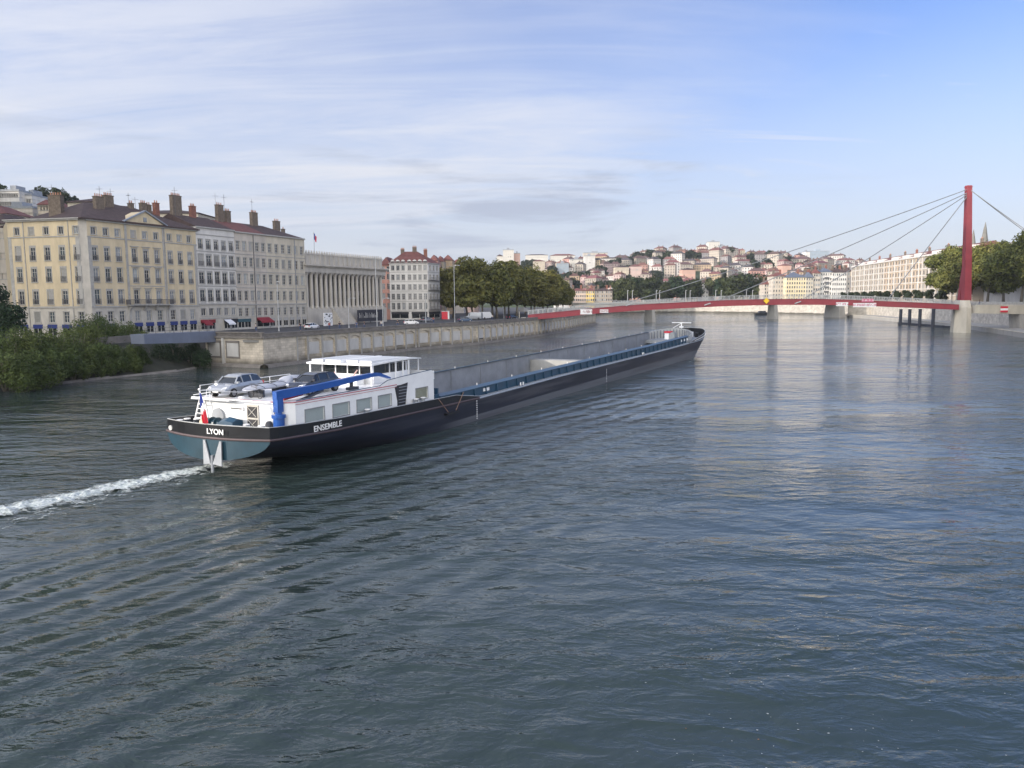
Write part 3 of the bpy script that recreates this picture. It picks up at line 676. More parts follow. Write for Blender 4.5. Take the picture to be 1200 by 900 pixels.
def hip_roof(root, quad, z, h, over, m, name='roof', inset=None, inset2=None):
    """quad: four corners in local xy, order around; ridge along the longer direction"""
    c = [Vector(p) for p in quad]; ctr = sum(c, Vector((0,0)))/4
    c = [p+(p-ctr).normalized()*over*1.3 for p in c]
    if inset2 is None and (c[1]-c[0]).length < (c[2]-c[1]).length: c = c[1:]+c[:1]
    m0 = (c[0]+c[3])/2; m1 = (c[1]+c[2])/2; L_ = (m1-m0).length; wd = (c[3]-c[0]).length; ins = min(.48, (inset if inset is not None else wd/2)/L_)
    r0 = m0.lerp(m1, ins); r1 = m1.lerp(m0, ins if inset2 is None else inset2/L_)
    mb = MB(); P = [mb.pt((p.x,p.y,z)) for p in c]; Q = [mb.pt((p.x,p.y,z-.22)) for p in c]; A = mb.pt((r0.x,r0.y,z+h)); B = mb.pt((r1.x,r1.y,z+h))
    mb.face((P[0],P[1],B,A)); mb.face((P[1],P[2],B)); mb.face((P[2],P[3],A,B)); mb.face((P[3],P[0],A)); mb.face(Q)
    for i in range(4): mb.face((P[i],P[(i+1)%4],Q[(i+1)%4],Q[i]))
    return mb.build(name, m, root)

def chimney(roof, p, z0, z1, w=1.6, d=.8, rz=0, m=None, pots=4, n='chimney'):
    mb = MB(Matrix.Translation((p[0],p[1],0)) @ Matrix.Rotation(rz, 4, 'Z'))
    mb.box(-w/2,-d/2,z0,w/2,d/2,z1); mb.box(-w/2-.08,-d/2-.08,z1,w/2+.08,d/2+.08,z1+.15)
    for k in range(pots):
        x = -w/2+w*(k+.5)/pots
        c = [(.11,0),(.13,.1),(.10,.5),(.12,.55)]; mb.lathe(c, (x,0,z1+.15), 6, 1)
    return mb.build(n, [m or M['brick'], M['pot']], roof)
def antenna(roof, p, z0, h, rz=0):
    mb = MB(Matrix.Translation((p[0],p[1],0)) @ Matrix.Rotation(rz, 4, 'Z')); mb.bar((0,0,z0),(0,0,z0+h),.05)
    mb.bar((-.7,0,z0+h*.9),(.7,0,z0+h*.9),.03)
    for k in range(6): x=-.65+k*.26; mb.bar((x,-.3,z0+h*.9),(x,.3,z0+h*.9),.02)
    return mb.build('aerial', M['rail'], roof)

E0 = Vector((.39,.9208)).normalized(); P0 = Vector((-79.0,144.0))
def row_t(px_):
    """distance along the left row of facades at which it crosses the image column px_ (at eye height)"""
    d = ray(px_, 352); r = d[0]/d[1]; return (r*P0.y-P0.x)/(E0.x-r*E0.y)
def row_tb(px_, back):
    q = P0+Vector((-E0.y*back, E0.x*back)); d = ray(px_, 352); r = d[0]/d[1]; return (r*q.y-q.x)/(E0.x-r*E0.y)
def rowp(t, back=0.): p = P0+E0*t; return Vector((p.x-E0.y*back, p.y+E0.x*back))

class House:
    def __init__(s, name, label, cat, org, z0, wallm, group=None, seed=1):
        s.o = org; s.root = thing(name, label, cat, (org[0], org[1], 0), 0, group); s.wall = MB(); s.trim = MB(); s.wm = wallm; s.rs = random.Random(seed); s.z0 = z0; s.low = MB()
    def facade(s, a, b, z0, z1, rows, low=None, pale=.25, closed=.06, panes=True):
        """rows: (zb, h, w, xs, kind); low: the height under which the wall is dressed stone"""
        Mx, Ln = fmat(a, b, s.o); ops = [(x-w/2, zb, w, h) for zb, h, w, xs, kd in rows for x in xs]
        if low:
            s.low.m = Mx; wall_with_openings(s.low, Ln, z0, low, [o for o in ops if o[1] < low])
            s.wall.m = Mx; wall_with_openings(s.wall, Ln, low, z1, [o for o in ops if o[1] >= low])
        else: s.wall.m = Mx; wall_with_openings(s.wall, Ln, z0, z1, ops)
        for zb, h, w, xs, kd in rows:
            if kd == 'void': continue
            for x in xs: put_window(s.root, Mx, x-w/2, zb, w, h, kd, s.rs, pale, closed, panes)
        return Mx, Ln
    def blind(s, a, b, z0, z1):
        Mx, Ln = fmat(a, b, s.o); s.wall.m = Mx; s.wall.poly([(0,0,z0),(Ln,0,z0),(Ln,0,z1),(0,0,z1)])
    def band(s, Mx, Ln, z, h=.18, out=.09, x0=0., x1=None, m=0):
        s.trim.m = Mx; s.trim.box(x0-(out if x0 == 0 else 0), -out, z, (x1 if x1 is not None else Ln+out), .02, z+h, m)
    def finish(s, trimm=None, uv=False):
        s.wall.m = s.trim.m = s.low.m = Matrix.Identity(4)
        s.wall.build('wall', s.wm, s.root, uvwall=uv, fix=False)
        if s.low.f: s.low.build('lower_wall', M['ashlar'], s.root, uvwall=False, fix=False)
        if s.trim.f: s.trim.build('cornice', [trimm or M['stone_trim'], M['wood'] if 'wood' in M else M['frame']], s.root)
def pipe(root, Mx, x, z0, z1, m=None):
    mb = MB(Mx); mb.bar((x,-.1,z0),(x,-.1,z1),.13); return mb.build('downpipe', m or M['zinc'], root)
def shop(root, Mx, x0, x1, z0, ztop, fm, awn=None, name='shop_front'):
    mb = MB(Mx); w = x1-x0
    mb.box(x0, -.16, ztop-.75, x1, -.004, ztop, 0); mb.box(x0, -.05, z0+.02, x1, -.003, ztop-.76, 1); mb.box(x0, -.1, z0+.02, x0+.12, -.052, ztop-.76, 2); mb.box(x1-.12, -.1, z0+.02, x1, -.052, ztop-.76, 2); mb.box(x0+w/2-.05, -.1, z0+.02, x0+w/2+.05, -.052, ztop-.76, 2)
    mb.box(x0+.12, -.12, z0+.02, x1-.12, -.052, z0+.5, 2)
    o = mb.build(name, [fm, M['glass_dark'], M['frame']], root)
    if awn is not None:
        a = MB(Mx); a.loft([[(x0-.1,-.17,ztop-.1),(x0-.1,-1.6,ztop-1.0),(x0-.1,-1.6,ztop-1.06),(x0-.1,-.17,ztop-.16)],[(x1+.1,-.17,ztop-.1),(x1+.1,-1.6,ztop-1.0),(x1+.1,-1.6,ztop-1.06),(x1+.1,-.17,ztop-.16)]])
        a.box(x0-.1,-1.62,ztop-1.3,x1+.1,-1.59,ztop-1.0)
        a.build('awning', awn, o)
    return o

# ------------------------------------------------------------------ 1 the ochre corner house
A = P0.copy(); Bq = rowp(27.3); Cq = rowp(27.3, 16); LQ = Vector((-94.8, 147.0)); 
D_ = Vector((-104, 160))
h = House('corner_apartment_house', 'ochre yellow corner house with a shallow pediment, leftmost of the riverside row', 'building', A, ST, M['yellow'], seed=3)
# chamfered corner
A1 = A+(LQ-A).normalized()*.9; A2 = A+E0*.9
xs9 = [1.35, 3.95, 6.55, 10.2, 12.95, 15.7, 19.1, 21.75, 24.4]; xs5 = [2.0, 5.15, 8.3, 11.45, 14.6]
def rows_y(xs): return [(23.75,1.35,1.05,xs,'attic'), (18.95,2.65,1.1,xs,'tall'), (14.95,2.75,1.1,xs,'tall'), (10.75,2.75,1.15,xs,'tall'), (7.35,2.0,1.15,xs,'mezz')]
Mr, Lr = h.facade(A2, Bq, ST, 26.5, rows_y(xs9), low=10.1, pale=.45, closed=.03)
Ml, Ll = h.facade(LQ, A1, ST, 26.5, rows_y(xs5), low=10.1, pale=.12, closed=.14)
h.low.m = h.wall.m = Matrix.Identity(4)
aa = A1-A; bb = A2-A
h.low.poly([(aa.x,aa.y,ST),(bb.x,bb.y,ST),(bb.x,bb.y,26.5),(aa.x,aa.y,26.5)])
h.blind(Bq, Cq, ST, 26.5); h.blind(D_, LQ, ST, 26.5); h.blind(Cq, D_, ST, 26.5)
for Mx, Ln in ((Mr, Lr), (Ml, Ll)):
    h.band(Mx, Ln, 10.1, .3, .14); h.band(Mx, Ln, 23.2, .22, .1); h.band(Mx, Ln, 26.2, .25, .35); h.band(Mx, Ln, 26.45, .2, .55); h.band(Mx, Ln, 6.5, .15, .1)
h.band(Mr, Lr, 18.2, .16, .07, 8.5, 17.5); h.band(Mr, Lr, 14.2, .16, .07, 8.5, 17.5)
for x in xs9[3:6]:
    for z in (21.95, 18.0-.02, 13.8): h.band(Mr, Lr, z, .16, .22, x-.95, x+.95)
for xx in (8.45, 17.45):   # pilaster strips framing the centre
    h.trim.m = Mr; h.trim.box(xx-.18, -.11, 6.66, xx+.18, .01, 26.18)
for xx in (.35, Lr-.35): h.trim.m = Mr; h.trim.box(xx-.35, -.05, 10.42, xx+.35, .01, 23.18)
for xx in (.35, Ll-.35): h.trim.m = Ml; h.trim.box(xx-.35, -.05, 10.42, xx+.35, .01, 23.18)
# pediment with its little arched light
mb = MB(Mr); x0, x1, zb, zt = 8.2, 17.8, 26.66, 29.1; xm = (x0+x1)/2
mb.loft([[(x0,-.25,zb),(x1,-.25,zb),(xm,-.25,zt)], [(x0,3.4,zb),(x1,3.4,zb),(xm,3.4,zt)]], mi=0)
mb.bar((x0-.5,-.35,zb+.05),(xm,-.35,zt+.12),.6,.22,1); mb.bar((x1+.5,-.35,zb+.05),(xm,-.35,zt+.12),.6,.22,1)
ped = mb.build('pediment', [M['yellow'], M['zinc']], h.root)
mb = MB(Mr); mb.box(xm-.4,-.34,27.0,xm+.4,-.24,27.9); mb.build('attic_light', M['glass_pale'], ped)
# balcony on brackets
mb = MB(Mr); mb.box(7.6,-1.15,10.42,18.4,-.02,10.6,0)
for k in range(34): x = 7.7+k*.32; mb.box(x,-1.12,10.6,x+.05,-1.07,11.55,1)
mb.box(7.6,-1.15,11.5,18.4,-1.05,11.6,1); mb.box(7.6,-1.12,10.6,7.65,0,11.6,1); mb.box(18.35,-1.12,10.6,18.4,0,11.6,1)
for x in (8.2, 11.6, 14.4, 17.6): mb.loft([[(x,-.02,9.4),(x,-.2,9.4),(x,-1.0,10.4),(x,-.02,10.4)],[(x+.3,-.02,9.4),(x+.3,-.2,9.4),(x+.3,-1.0,10.4),(x+.3,-.02,10.4)]])
mb.build('balcony', [M['stone_trim'], M['rail']], h.root)
for x in xs9: 
    if x not in (6.55,): shop(h.root, Mr, x-.95, x+.95, ST, 7.0, M['blue_shop'])
for x in xs5: shop(h.root, Ml, x-1.0, x+1.0, ST, 7.0, M['blue_shop'])
for Mx, x in ((Mr,8.15),(Mr,17.8),(Ml,3.5),(Ml,13.1)): pipe(h.root, Mx, x, ST, 26.2, M['stone_trim'])
h.finish()
q = [A-A, Bq-A, Cq-A, D_-A]; q[0] = Vector((0,0))
rf = hip_roof(h.root, [q[0], q[1], q[2], Vector((D_-A))], 26.66, 4.6, .7, M['tile'], inset=9)
for (pp, back, yt, w_, n_) in ((123, 7, 230, 1.9, 4), (134, 9, 229, 2.0, 5), (160, 9, 238, .9, 2), (174, 9, 238, 1.3, 3), (180, 9, 240, 1.0, 2), (189, 8, 238, 1.1, 2), (212, 7, 230, 2.6, 6)):
    g = rowp(row_tb(pp, back), back); zt = 11+(354-yt)/900*g.y; g = g-A; chimney(rf, (g.x,g.y), 27.2, zt-.6, w_, .9, math.atan2(E0.y,E0.x), M['brick_red'] if pp == 189 else M['brick'], n_)
q_ = atY(65, 226, 154); chimney(rf, (q_.x-A.x, q_.y-A.y), 27, q_.z-.6, 2.4, 1.3, 0, None, 5)
for pp, yt, Y_ in ((60,216,156),(116,218,158),(129,221,160),(150,226,164),(204,219,172),(158,231,165)):
    q_ = atY(pp, yt, Y_); antenna(rf, (q_.x-A.x, q_.y-A.y), 28.5, q_.z-28.5, pp)

# ------------------------------------------------------------------ 2..4 the rest of the row
def row_house(name, label, pxa, pxb, ztop, wallm, rows, nb, roofm, seed, shops, lowz=None, blind_right=False, roofh=3.0, dep=15, pale=.3, bands=(), ta=None, tb=None):
    ta = row_t(pxa) if ta is None else ta; tb = row_t(pxb) if tb is None else tb; a = rowp(ta); b = rowp(tb); c = rowp(tb, dep); d = rowp(ta, dep); W = tb-ta
    h = House(name, label, 'building', a, ST, wallm, seed=seed)
    xs = [W*(k+.5)/nb for k in range(nb)]
    Mx, Ln = h.facade(a, b, ST, ztop, [(zb, hh, w_, xs, kd) for zb, hh, w_, kd in rows], low=lowz, pale=pale)
    h.blind(b, c, ST, ztop); h.blind(d, a, ST, ztop); h.blind(c, d, ST, ztop)
    for z, hh, o in bands: h.band(Mx, Ln, z, hh, o, 0.001, Ln)
    h.band(Mx, Ln, ztop-.3, .3, .4, 0.001, Ln); h.finish()
    rf = hip_roof(h.root, [(0,0), b-a, c-a, d-a], ztop+.02, roofh, .0, roofm, inset=.02, inset2=(7 if 'end of the row' in label else .02))
    return h, rf, Mx, Ln, a, xs
hA, rA, MA, LA, aA, xA = row_house('apartment_house', 'white house of broad dark windows between the ochre corner house and the grey house', 234, 277.6, 27.4, M['white_pl'],
    [(22.6,2.1,1.15,'tall'),(18.9,2.55,1.5,'tall'),(15.0,2.7,1.45,'tall'),(11.1,2.75,1.45,'tall'),(8.0,1.6,1.3,'attic')], 5, M['tile'], 11, None, lowz=10.4, bands=((10.4,.3,.2),(14.4,.22,.14),(18.2,.22,.14),(22.0,.22,.14),(25.6,.2,.1),(7.3,.2,.12)), ta=27.3)
for k in range(5): 
    if k in (0,1): shop(hA.root, MA, xA[k]-1.0, xA[k]+1.0, ST, 7.1, M['red_shop'], M['red_shop'] if k == 0 else None)
    elif k > 2: shop(hA.root, MA, xA[k]-1.0, xA[k]+1.0, ST, 7.1, M['dark'], M['white_cloth'] if k == 3 else None)
hB, rB, MB_, LB, aB, xB = row_house('apartment_house', 'grey five-bay house with a rusty red roof between the white and the beige house', 277.6, 314.5, 27.2, M['grey_pl'],
    [(23.0,2.0,1.1,'mezz'),(19.2,2.1,1.1,'mezz'),(15.2,2.3,1.1,'mezz'),(11.3,2.2,1.1,'mezz'),(7.6,1.9,1.1,'mezz')], 5, M['tile_red'], 12, None, lowz=10.2, bands=((10.2,.28,.18),(14.2,.16,.1),(18.0,.16,.1),(22.0,.16,.1)), pale=.2)
for k in (0,1): shop(hB.root, MB_, xB[k]-1.1, xB[k]+1.1, ST, 7.0, M['teal_shop'])
shop(hB.root, MB_, xB[3]-1.2, xB[4]+1.0, ST, 7.2, M['red_shop'], M['red_shop'])
hC, rC, MC, LC, aC, xC = row_house('apartment_house', 'beige six-bay house at the end of the row, next to the colonnade', 314.5, 359, 27.2, M['beige_pl'],
    [(23.0,2.0,1.15,'mezz'),(19.2,2.1,1.15,'mezz'),(15.2,2.3,1.15,'mezz'),(11.3,2.2,1.15,'mezz'),(7.6,1.9,1.15,'mezz')], 6, M['tile'], 13, None, lowz=10.2, bands=((10.2,.28,.18),(14.2,.16,.1),(18.0,.16,.1),(22.0,.16,.1)), pale=.2)
for k in range(6): shop(hC.root, MC, xC[k]-.9, xC[k]+.9, ST, 7.0, M['stone_trim'])
pipe(hB.root, MB_, LB*.58, ST, 26.7, M['rail']); pipe(hC.root, MC, LC*.72, ST, 26.7)
def rchim(rf, org, px_, back, yt, w_, m=None, pots=3):
    g = rowp(row_tb(px_, back), back); z1 = 11+(354-yt)/900*g.y-.6; g = g-org; chimney(rf, (g.x,g.y), 27, z1, w_, .9, math.atan2(E0.y,E0.x), m, pots)
rchim(rA, aA, 231, 7, 242, 1.3, M['brick_red'], 3); rchim(rA, aA, 262, 7, 241, 1.9); rchim(rB, aB, 271, 7.4, 248, 1.5); rchim(rB, aB, 301.5, 7, 250, 2.0, None, 4); rchim(rC, aC, 327.5, 7, 260, 1.9); rchim(rC, aC, 335, 8, 269, .6, None, 1)
for rf, org, px_ in ((rA,aA,258),(rA,aA,268),(rB,aB,300)):
    g = rowp(row_tb(px_, 7), 7)-org; antenna(rf, (g.x,g.y), 29, 7.5, px_)

# ------------------------------------------------------------------ 5 the courthouse with its colonnade
ta, tb = row_t(359)+.4, row_t(452.5); a = rowp(ta); b = rowp(tb); W = tb-ta
t = thing('colonnaded_courthouse', 'grey neoclassical courthouse with a long row of tall columns and a flag', 'building', (a.x,a.y,0), math.atan2(E0.y,E0.x))
NC = 18
mb = MB(); mb.box(-.2,.0,ST,W+.2,20,8.9); mb.build('podium', M['temple'], t)
mb = MB()
for k in range(7): mb.box(W*.28+k*.0, -3.6+k*.5, ST, W*.46, -3.1+k*.5-.002, ST+.62*(k+1)-.02)
mb.build('steps', M['temple'], t)
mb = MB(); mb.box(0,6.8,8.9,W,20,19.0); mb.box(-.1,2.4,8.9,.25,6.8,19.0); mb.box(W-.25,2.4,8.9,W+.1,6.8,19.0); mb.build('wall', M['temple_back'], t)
colm = None
cm = MB(); n = 14; cm.box(-.7,-.7,8.9,.7,.7,9.25); cm.lathe([(.64,9.25),(.66,9.4),(.54,9.55),(.52,9.7)], n=n)
cm.lathe([(.51,9.7),(.50,13),(.43,17.3)], n=n); cm.lathe([(.43,17.3),(.5,17.5),(.52,17.8),(.74,18.35)], n=n); cm.box(-.78,-.78,18.35,.78,.78,18.62)
colm = cm.mesh('column', M['temple'])
for k in range(NC): link('column', colm, t, (1.2+(W-2.4)*k/(NC-1), 1.1, 0))
for k in range(NC-1):
    x = 1.2+(W-2.4)*(k+.5)/(NC-1)
    mb = MB(); mb.box(x-.45,6.7,9.6,x+.45,6.78,12.6); mb.box(x-.45,6.7,13.9,x+.45,6.78,16.3); mb.build('window', M['glass_dark'], t)
mb = MB(); mb.box(-.3,.05,18.62,W+.3,20,20.0); mb.box(-.6,-.25,20.0,W+.6,20.2,20.35); mb.box(-1.0,-.75,20.35,W+1.0,20.3,20.75)
for k in range(60): x = -.6+(W+1.2)*k/60; mb.box(x,-.55,20.1,x+.28,-.26,20.345)
mb.build('entablature', M['temple'], t)
mb = MB(); mb.box(.2,1.0,20.75,W-.2,19,23.3); mb.box(0,.8,23.3,W,19.2,23.6)
for k in range(NC): x = 1.2+(W-2.4)*k/(NC-1); mb.box(x-.3,.82,20.76,x+.3,1.0,23.29)
mb.build('attic_storey', M['temple'], t)
mb = MB()
for k in range(34): x = .6+(W-1.2)*k/33; mb.box(x-.2,.95,23.6,x+.2,1.35,24.0); mb.lathe([(.2,0),(.1,.12),(.22,.3),(.05,.45)], (x,1.15,24.0), 6)
mb.build('acroteria', M['temple'], t)
fx = row_t(384.5)-ta
mb = MB(); mb.bar((fx,4,23.5),(fx,4,29.8),.1); fp = mb.build('flagpole', M['galv'], t)
mb = MB()
for k in range(3): mb.poly([(fx+.05+k*.35,4+.1*(-1)**k,29.6-.35*k),(fx+.4+k*.35,4-.1*(-1)**k,29.3-.35*k),(fx+.35+k*.28,4-.1*(-1)**k,27.6-.3*k),(fx+.05+k*.28,4+.1*(-1)**k,27.9-.3*k)], k)
mb.build('flag', [M['flag_blue'], M['sign_white'], M['flag_red']], fp)
# hoardings along its foot
E = lambda px_: row_t(px_)-ta
mb = MB(Matrix.Translation((a.x,a.y,0)) @ Matrix.Rotation(math.atan2(E0.y,E0.x),4,'Z')); mb.box(E(362),-4.6,ST,E(371)+.5,-4.4,ST+3.4)
rs = random.Random(5)
for k in range(26): x = rs.uniform(E(362)+.2,E(371)); z = rs.uniform(ST+.3,ST+3); mb.box(x,-4.63,z,x+rs.uniform(.1,.7),-4.601,z+rs.uniform(.1,.35),1)
tag(mb.build('painted_hoarding', [M['sign_white'], M['dark']]), 'white hoarding daubed with dark patches at the foot of the courthouse', 'hoarding')
mb = MB(Matrix.Translation((a.x,a.y,0)) @ Matrix.Rotation(math.atan2(E0.y,E0.x),4,'Z')); mb.box(E(405),-3.9,ST+.6,E(436),-3.75,ST+3.9)
for k in range(16): x = E(407)+k*.62; mb.box(x,-3.93,ST+1.6,x+.12+.3*rs.random(),-3.901,ST+2.0+1.2*rs.random(),1)
for k in range(5): x = E(405)+(E(436)-E(405))*k/4; mb.box(x-.08,-3.8,ST,x+.08,-3.7,ST+.6)
tag(mb.build('dark_hoarding', [M['cloth_dark'], M['stone_trim']]), 'long dark grey hoarding on posts in front of the courthouse columns', 'hoarding')

# ------------------------------------------------------------------ 6 pink house and the white corner house beyond the courthouse
Yw = 262.
fa = atY(457.5,360,Yw); fb = atY(502,360,Yw); a = Vector((fa.x,Yw)); b = Vector((fb.x,Yw)); c = b+Vector((.33,.944))*9.5
cc = Vector((c.x,c.y)); dd = Vector((a.x-2, cc.y+2)); W = b.x-a.x
h = House('white_corner_house', 'narrow white corner house with arched windows and a red hipped roof', 'building', a, ST, M['white_pl'], seed=21)
xs = [W*(k+.5)/7.3+.2 for k in range(7)]; xs[3:] = [x+.35 for x in xs[3:]]
rw_ = [(21.3-.2,1.6,.95,xs,'attic'),(17.9,1.7,.95,xs,'attic'),(14.6,1.7,.95,xs,'attic'),(11.3,1.9,.95,xs,'attic'),(8.0,2.1,.95,xs,'attic')]
Mx, Ln = h.facade(a, b, ST, 23.5, rw_, pale=.1, closed=.02)
xs2 = [1.6,4.0,6.4]; W2 = (c-b).length; xs2 = [W2*.2,W2*.5,W2*.8]
M2, L2 = h.facade(b, cc, ST, 23.5, [(z,hh,.95,xs2,'attic') for z,hh,_,_,_ in rw_], pale=.1)
h.blind(cc, dd, ST, 23.5); h.blind(dd, a, ST, 23.5)
for z in (7.3,10.6,13.8,17.2,20.4): h.band(Mx, Ln, z, .16, .09); h.band(M2, L2, z, .16, .09)
h.band(Mx, Ln, 23.3, .3, .3); h.band(M2, L2, 23.3, .3, .3)
for z in (8.0,11.3,14.6,17.9):   # iron balconies on the river side
    mb = MB(M2); mb.box(.4,-.7,z-.2,L2-.4,0,z-.1); mb.box(.4,-.7,z+.75,L2-.4,-.65,z+.8)
    for k in range(16): x = .4+(L2-.85)*k/15; mb.box(x,-.69,z-.1,x+.05,-.65,z+.75)
    mb.build('balcony', M['rail'], h.root)
for k in range(7):   # round window heads rising through the cornice
    mb = MB(Mx); x = xs[k]; mb.prism([(x-.7,-.1),(x+.7,-.1),(x+.7,.3),(x-.7,.3)], 23.6, 24.1); mb.tube([(x,-.1,24.0),(x,.3,24.0)], .68, 14); mb.build('dormer_arch', M['white_pl'], h.root)
shop(h.root, Mx, .3, 6.2, ST, 7.1, M['dark']); shop(h.root, Mx, 7.2, W-.3, ST, 7.1, M['dark']); shop(h.root, M2, .3, L2-.3, ST, 7.1, M['dark'])
h.finish(); rf = hip_roof(h.root, [(0,0), b-a, cc-a, dd-a], 23.62, 4.0, .2, M['tile_red'])
chimney(rf, (W*.3,5), 24, 28.2, 1.2, .7); chimney(rf, (W*.62,5), 24, 28.9, 1.4, .7); chimney(rf, (W*.9,6), 24, 28.0, 1.2, .7, 0, M['brick_red'])
a2 = Vector((a.x-3.6, Yw+3)); b2 = Vector((a.x-.05, Yw+3)); dq = Vector((a.x-.05,Yw+14))
h = House('pink_house', 'narrow pink house squeezed between the courthouse and the white corner house', 'building', a2, ST, M['pink_pl'], seed=22)
Mx, Ln = h.facade(a2, b2, ST, 23.2, [(z,1.8,1.0,[Ln_ for Ln_ in (1.0,2.7)],'plain') for z in (8.2,11.6,14.9,18.2,21.0-.3)]); h.blind(b2,dq,ST,23.2); h.blind(Vector((a2.x,dq.y)),a2,ST,23.2); h.finish()
hip_roof(h.root, [(0,0),(3.55,0),(3.55,11),(0,11)], 23.22, 2.6, .3, M['tile_red'])

# houses glimpsed over the roofs behind
def simple_house(name, label, p, rz, w, d, z0, z1, wm, rm, rh=2.5, nb=5, nr=4, seed=1, kind='far', panes=True, flat=False, group=None, wz=1.6, ww=1.0, side=True, chim=1, cat='building'):
    """p: left front corner; front faces -y rotated by rz"""
    h = House(name, label, cat, (0,0), z0, wm, group, seed); h.root.location = (p[0],p[1],0); h.root.rotation_euler = (0,0,rz)
    fh = (z1-z0)/nr; rows = [(z0+fh*(k+.28), min(wz, fh*.62), ww, [w*(i+.5)/nb for i in range(nb)], kind) for k in range(nr)]
    Mx, Ln = h.facade((0,0),(w,0), z0-3, z1, rows, panes=panes)
    nd = max(1, int(d/3.2))
    if side: 
        for aa_, bb_ in (((w,0),(w,d)), ((0,d),(0,0))):
            h.facade(aa_, bb_, z0-3, z1, [(r_[0],r_[1],ww,[d*(i+.5)/nd for i in range(nd)],kind) for r_ in rows], panes=panes)
    else: h.blind((w,0),(w,d),z0-3,z1); h.blind((0,d),(0,0),z0-3,z1)
    h.blind((w,d),(0,d),z0-3,z1)
    h.band(Mx, Ln, z1-.25, .25, .2); h.finish()
    if flat:
        mb = MB(); mb.box(-.2,-.2,z1,w+.2,d+.2,z1+.7); mb.box(w*.35,d*.3,z1+.7,w*.6,d*.7,z1+3.0); rf = mb.build('roof', rm, h.root)
    else: rf = hip_roof(h.root, [(0,0),(w,0),(w,d),(0,d)], z1+.02, rh, .4, rm)
    for k in range(chim): chimney(rf, (w*(.25+.5*k/max(1,chim-1)) if chim > 1 else w*.3, d*.5), z1, z1+rh+1.6, 1.5, .7, 0, M['brick_red'] if k%2 else M['brick'], 3)
    return h
# ------------------------------------------------------------------ trees
def crown_mesh(name, lobes, n, size, m, seed, aspect=.7, shell=.55, droop=0.):
    rs = np.random.RandomState(seed); vol = np.array([r[0]*r[1]*r[2] for c, r in lobes])**.67; pick = rs.choice(len(lobes), n, p=vol/vol.sum())
    C = np.array([c for c, r in lobes])[pick]; Rr = np.array([r for c, r in lobes])[pick]
    d = rs.normal(size=(n,3)); d /= np.linalg.norm(d, axis=1)[:,None]
    # each lobe carries sub-clumps so that its outline is uneven
    bump_ = 1+.16*np.sin(d[:,0:1]*5+pick[:,None]*1.7)*np.cos(d[:,1:2]*6+pick[:,None])+.10*np.sin(d[:,2:3]*9+pick[:,None]*2.3)
    rad = (shell+(1-shell)*rs.rand(n,1)**.6)*bump_
    P = C+d*Rr*rad
    nr = d+rs.normal(size=(n,3))*.55+np.array([0,0,.35-droop]); nr /= np.linalg.norm(nr, axis=1)[:,None]
    a = np.cross(nr, rs.normal(size=(n,3))); a /= np.linalg.norm(a, axis=1)[:,None]; b = np.cross(nr, a)
    s = size*(.6+.8*rs.rand(n,1))
    q = np.stack([P-a*s, P-b*s*aspect+a*s*.1, P+a*s, P+b*s*aspect-a*s*.1], 1).reshape(-1,3)
    me = bpy.data.meshes.new(name); me.vertices.add(4*n); me.vertices.foreach_set('co', q.ravel()); me.loops.add(4*n); me.loops.foreach_set('vertex_index', np.arange(4*n)); me.polygons.add(n); me.polygons.foreach_set('loop_start', np.arange(0,4*n,4)); me.polygons.foreach_set('loop_total', np.full(n,4))
    me.materials.append(m); me.update(calc_edges=True); return me
def trunk_mesh(name, h, r, branches, seed, m):
    rs = random.Random(seed); mb = MB(); lean = (rs.uniform(-.4,.4), rs.uniform(-.4,.4))
    top = Vector((lean[0], lean[1], h)); mb.tube([(0,0,-.3),(lean[0]*.2,lean[1]*.2,h*.4),top], [r*1.25,r,r*.75], 8)
    for k in range(branches):
        an = 2*math.pi*k/branches+rs.uniform(-.4,.4); el = rs.uniform(.7,1.2); ln = rs.uniform(.55,.85)*h
        p1 = top+Vector((math.cos(an)*ln*.4, math.sin(an)*ln*.4, ln*.45)); p2 = p1+Vector((math.cos(an)*ln*.5, math.sin(an)*ln*.5, ln*.5*el))
        mb.tube([top-Vector((0,0,.3)), p1, p2], [r*.55,r*.36,r*.12], 6)
    return mb.mesh(name, m, smooth=True)
def lobes_for(seed, hb, ht, rad, n=11):
    rs = random.Random(seed); out = [((0,0,(hb+ht)/2), (rad*.62,rad*.62,(ht-hb)*.42))]
    for k in range(n):
        an = rs.uniform(0,6.28); f = rs.random(); z = hb+(ht-hb)*(.12+.76*f); rr = rad*(.62-.30*abs(f-.42))*rs.uniform(.8,1.15)
        s = rad*rs.uniform(.30,.46); out.append(((math.cos(an)*rr, math.sin(an)*rr, z), (s*1.05, s*1.05, s*.85)))
    return out
PROTO = {}
def proto(kind, k):
    key = (kind, k)
    if key in PROTO: return PROTO[key]
    if kind == 'plane': hb, ht, rad, n, s, m = 2.6, 19+k*.8, 6.9+.4*(k%3), 9500, .40, M['plane']
    elif kind == 'plane_r': hb, ht, rad, n, s, m = 3.6, 19.5+k*.7, 7.6+.4*(k%3), 13000, .38, M['plane_r']
    elif kind == 'far': hb, ht, rad, n, s, m = 2.0, 13+k, 6.2+.5*(k%3), 2200, .62, M['darkleaf'] if k == 3 else M['plane_far']
    elif kind == 'hill': hb, ht, rad, n, s, m = 1.0, 11+k, 5.5+.5*(k%3), 1300, .75, M['hedge']
    elif kind == 'small': hb, ht, rad, n, s, m = .6, 4.2, 1.9, 800, .28, M['hedge']
    c = crown_mesh('crown', lobes_for(100+k*7+len(kind), hb, ht, rad, 13 if kind != 'small' else 6), n, s, m, 5+k)
    t = trunk_mesh('trunk', hb*1.5, .38 if kind in ('plane','plane_r') else .28 if kind != 'small' else .08, 5, k, M['trunk'])
    PROTO[key] = (c, t); return PROTO[key]
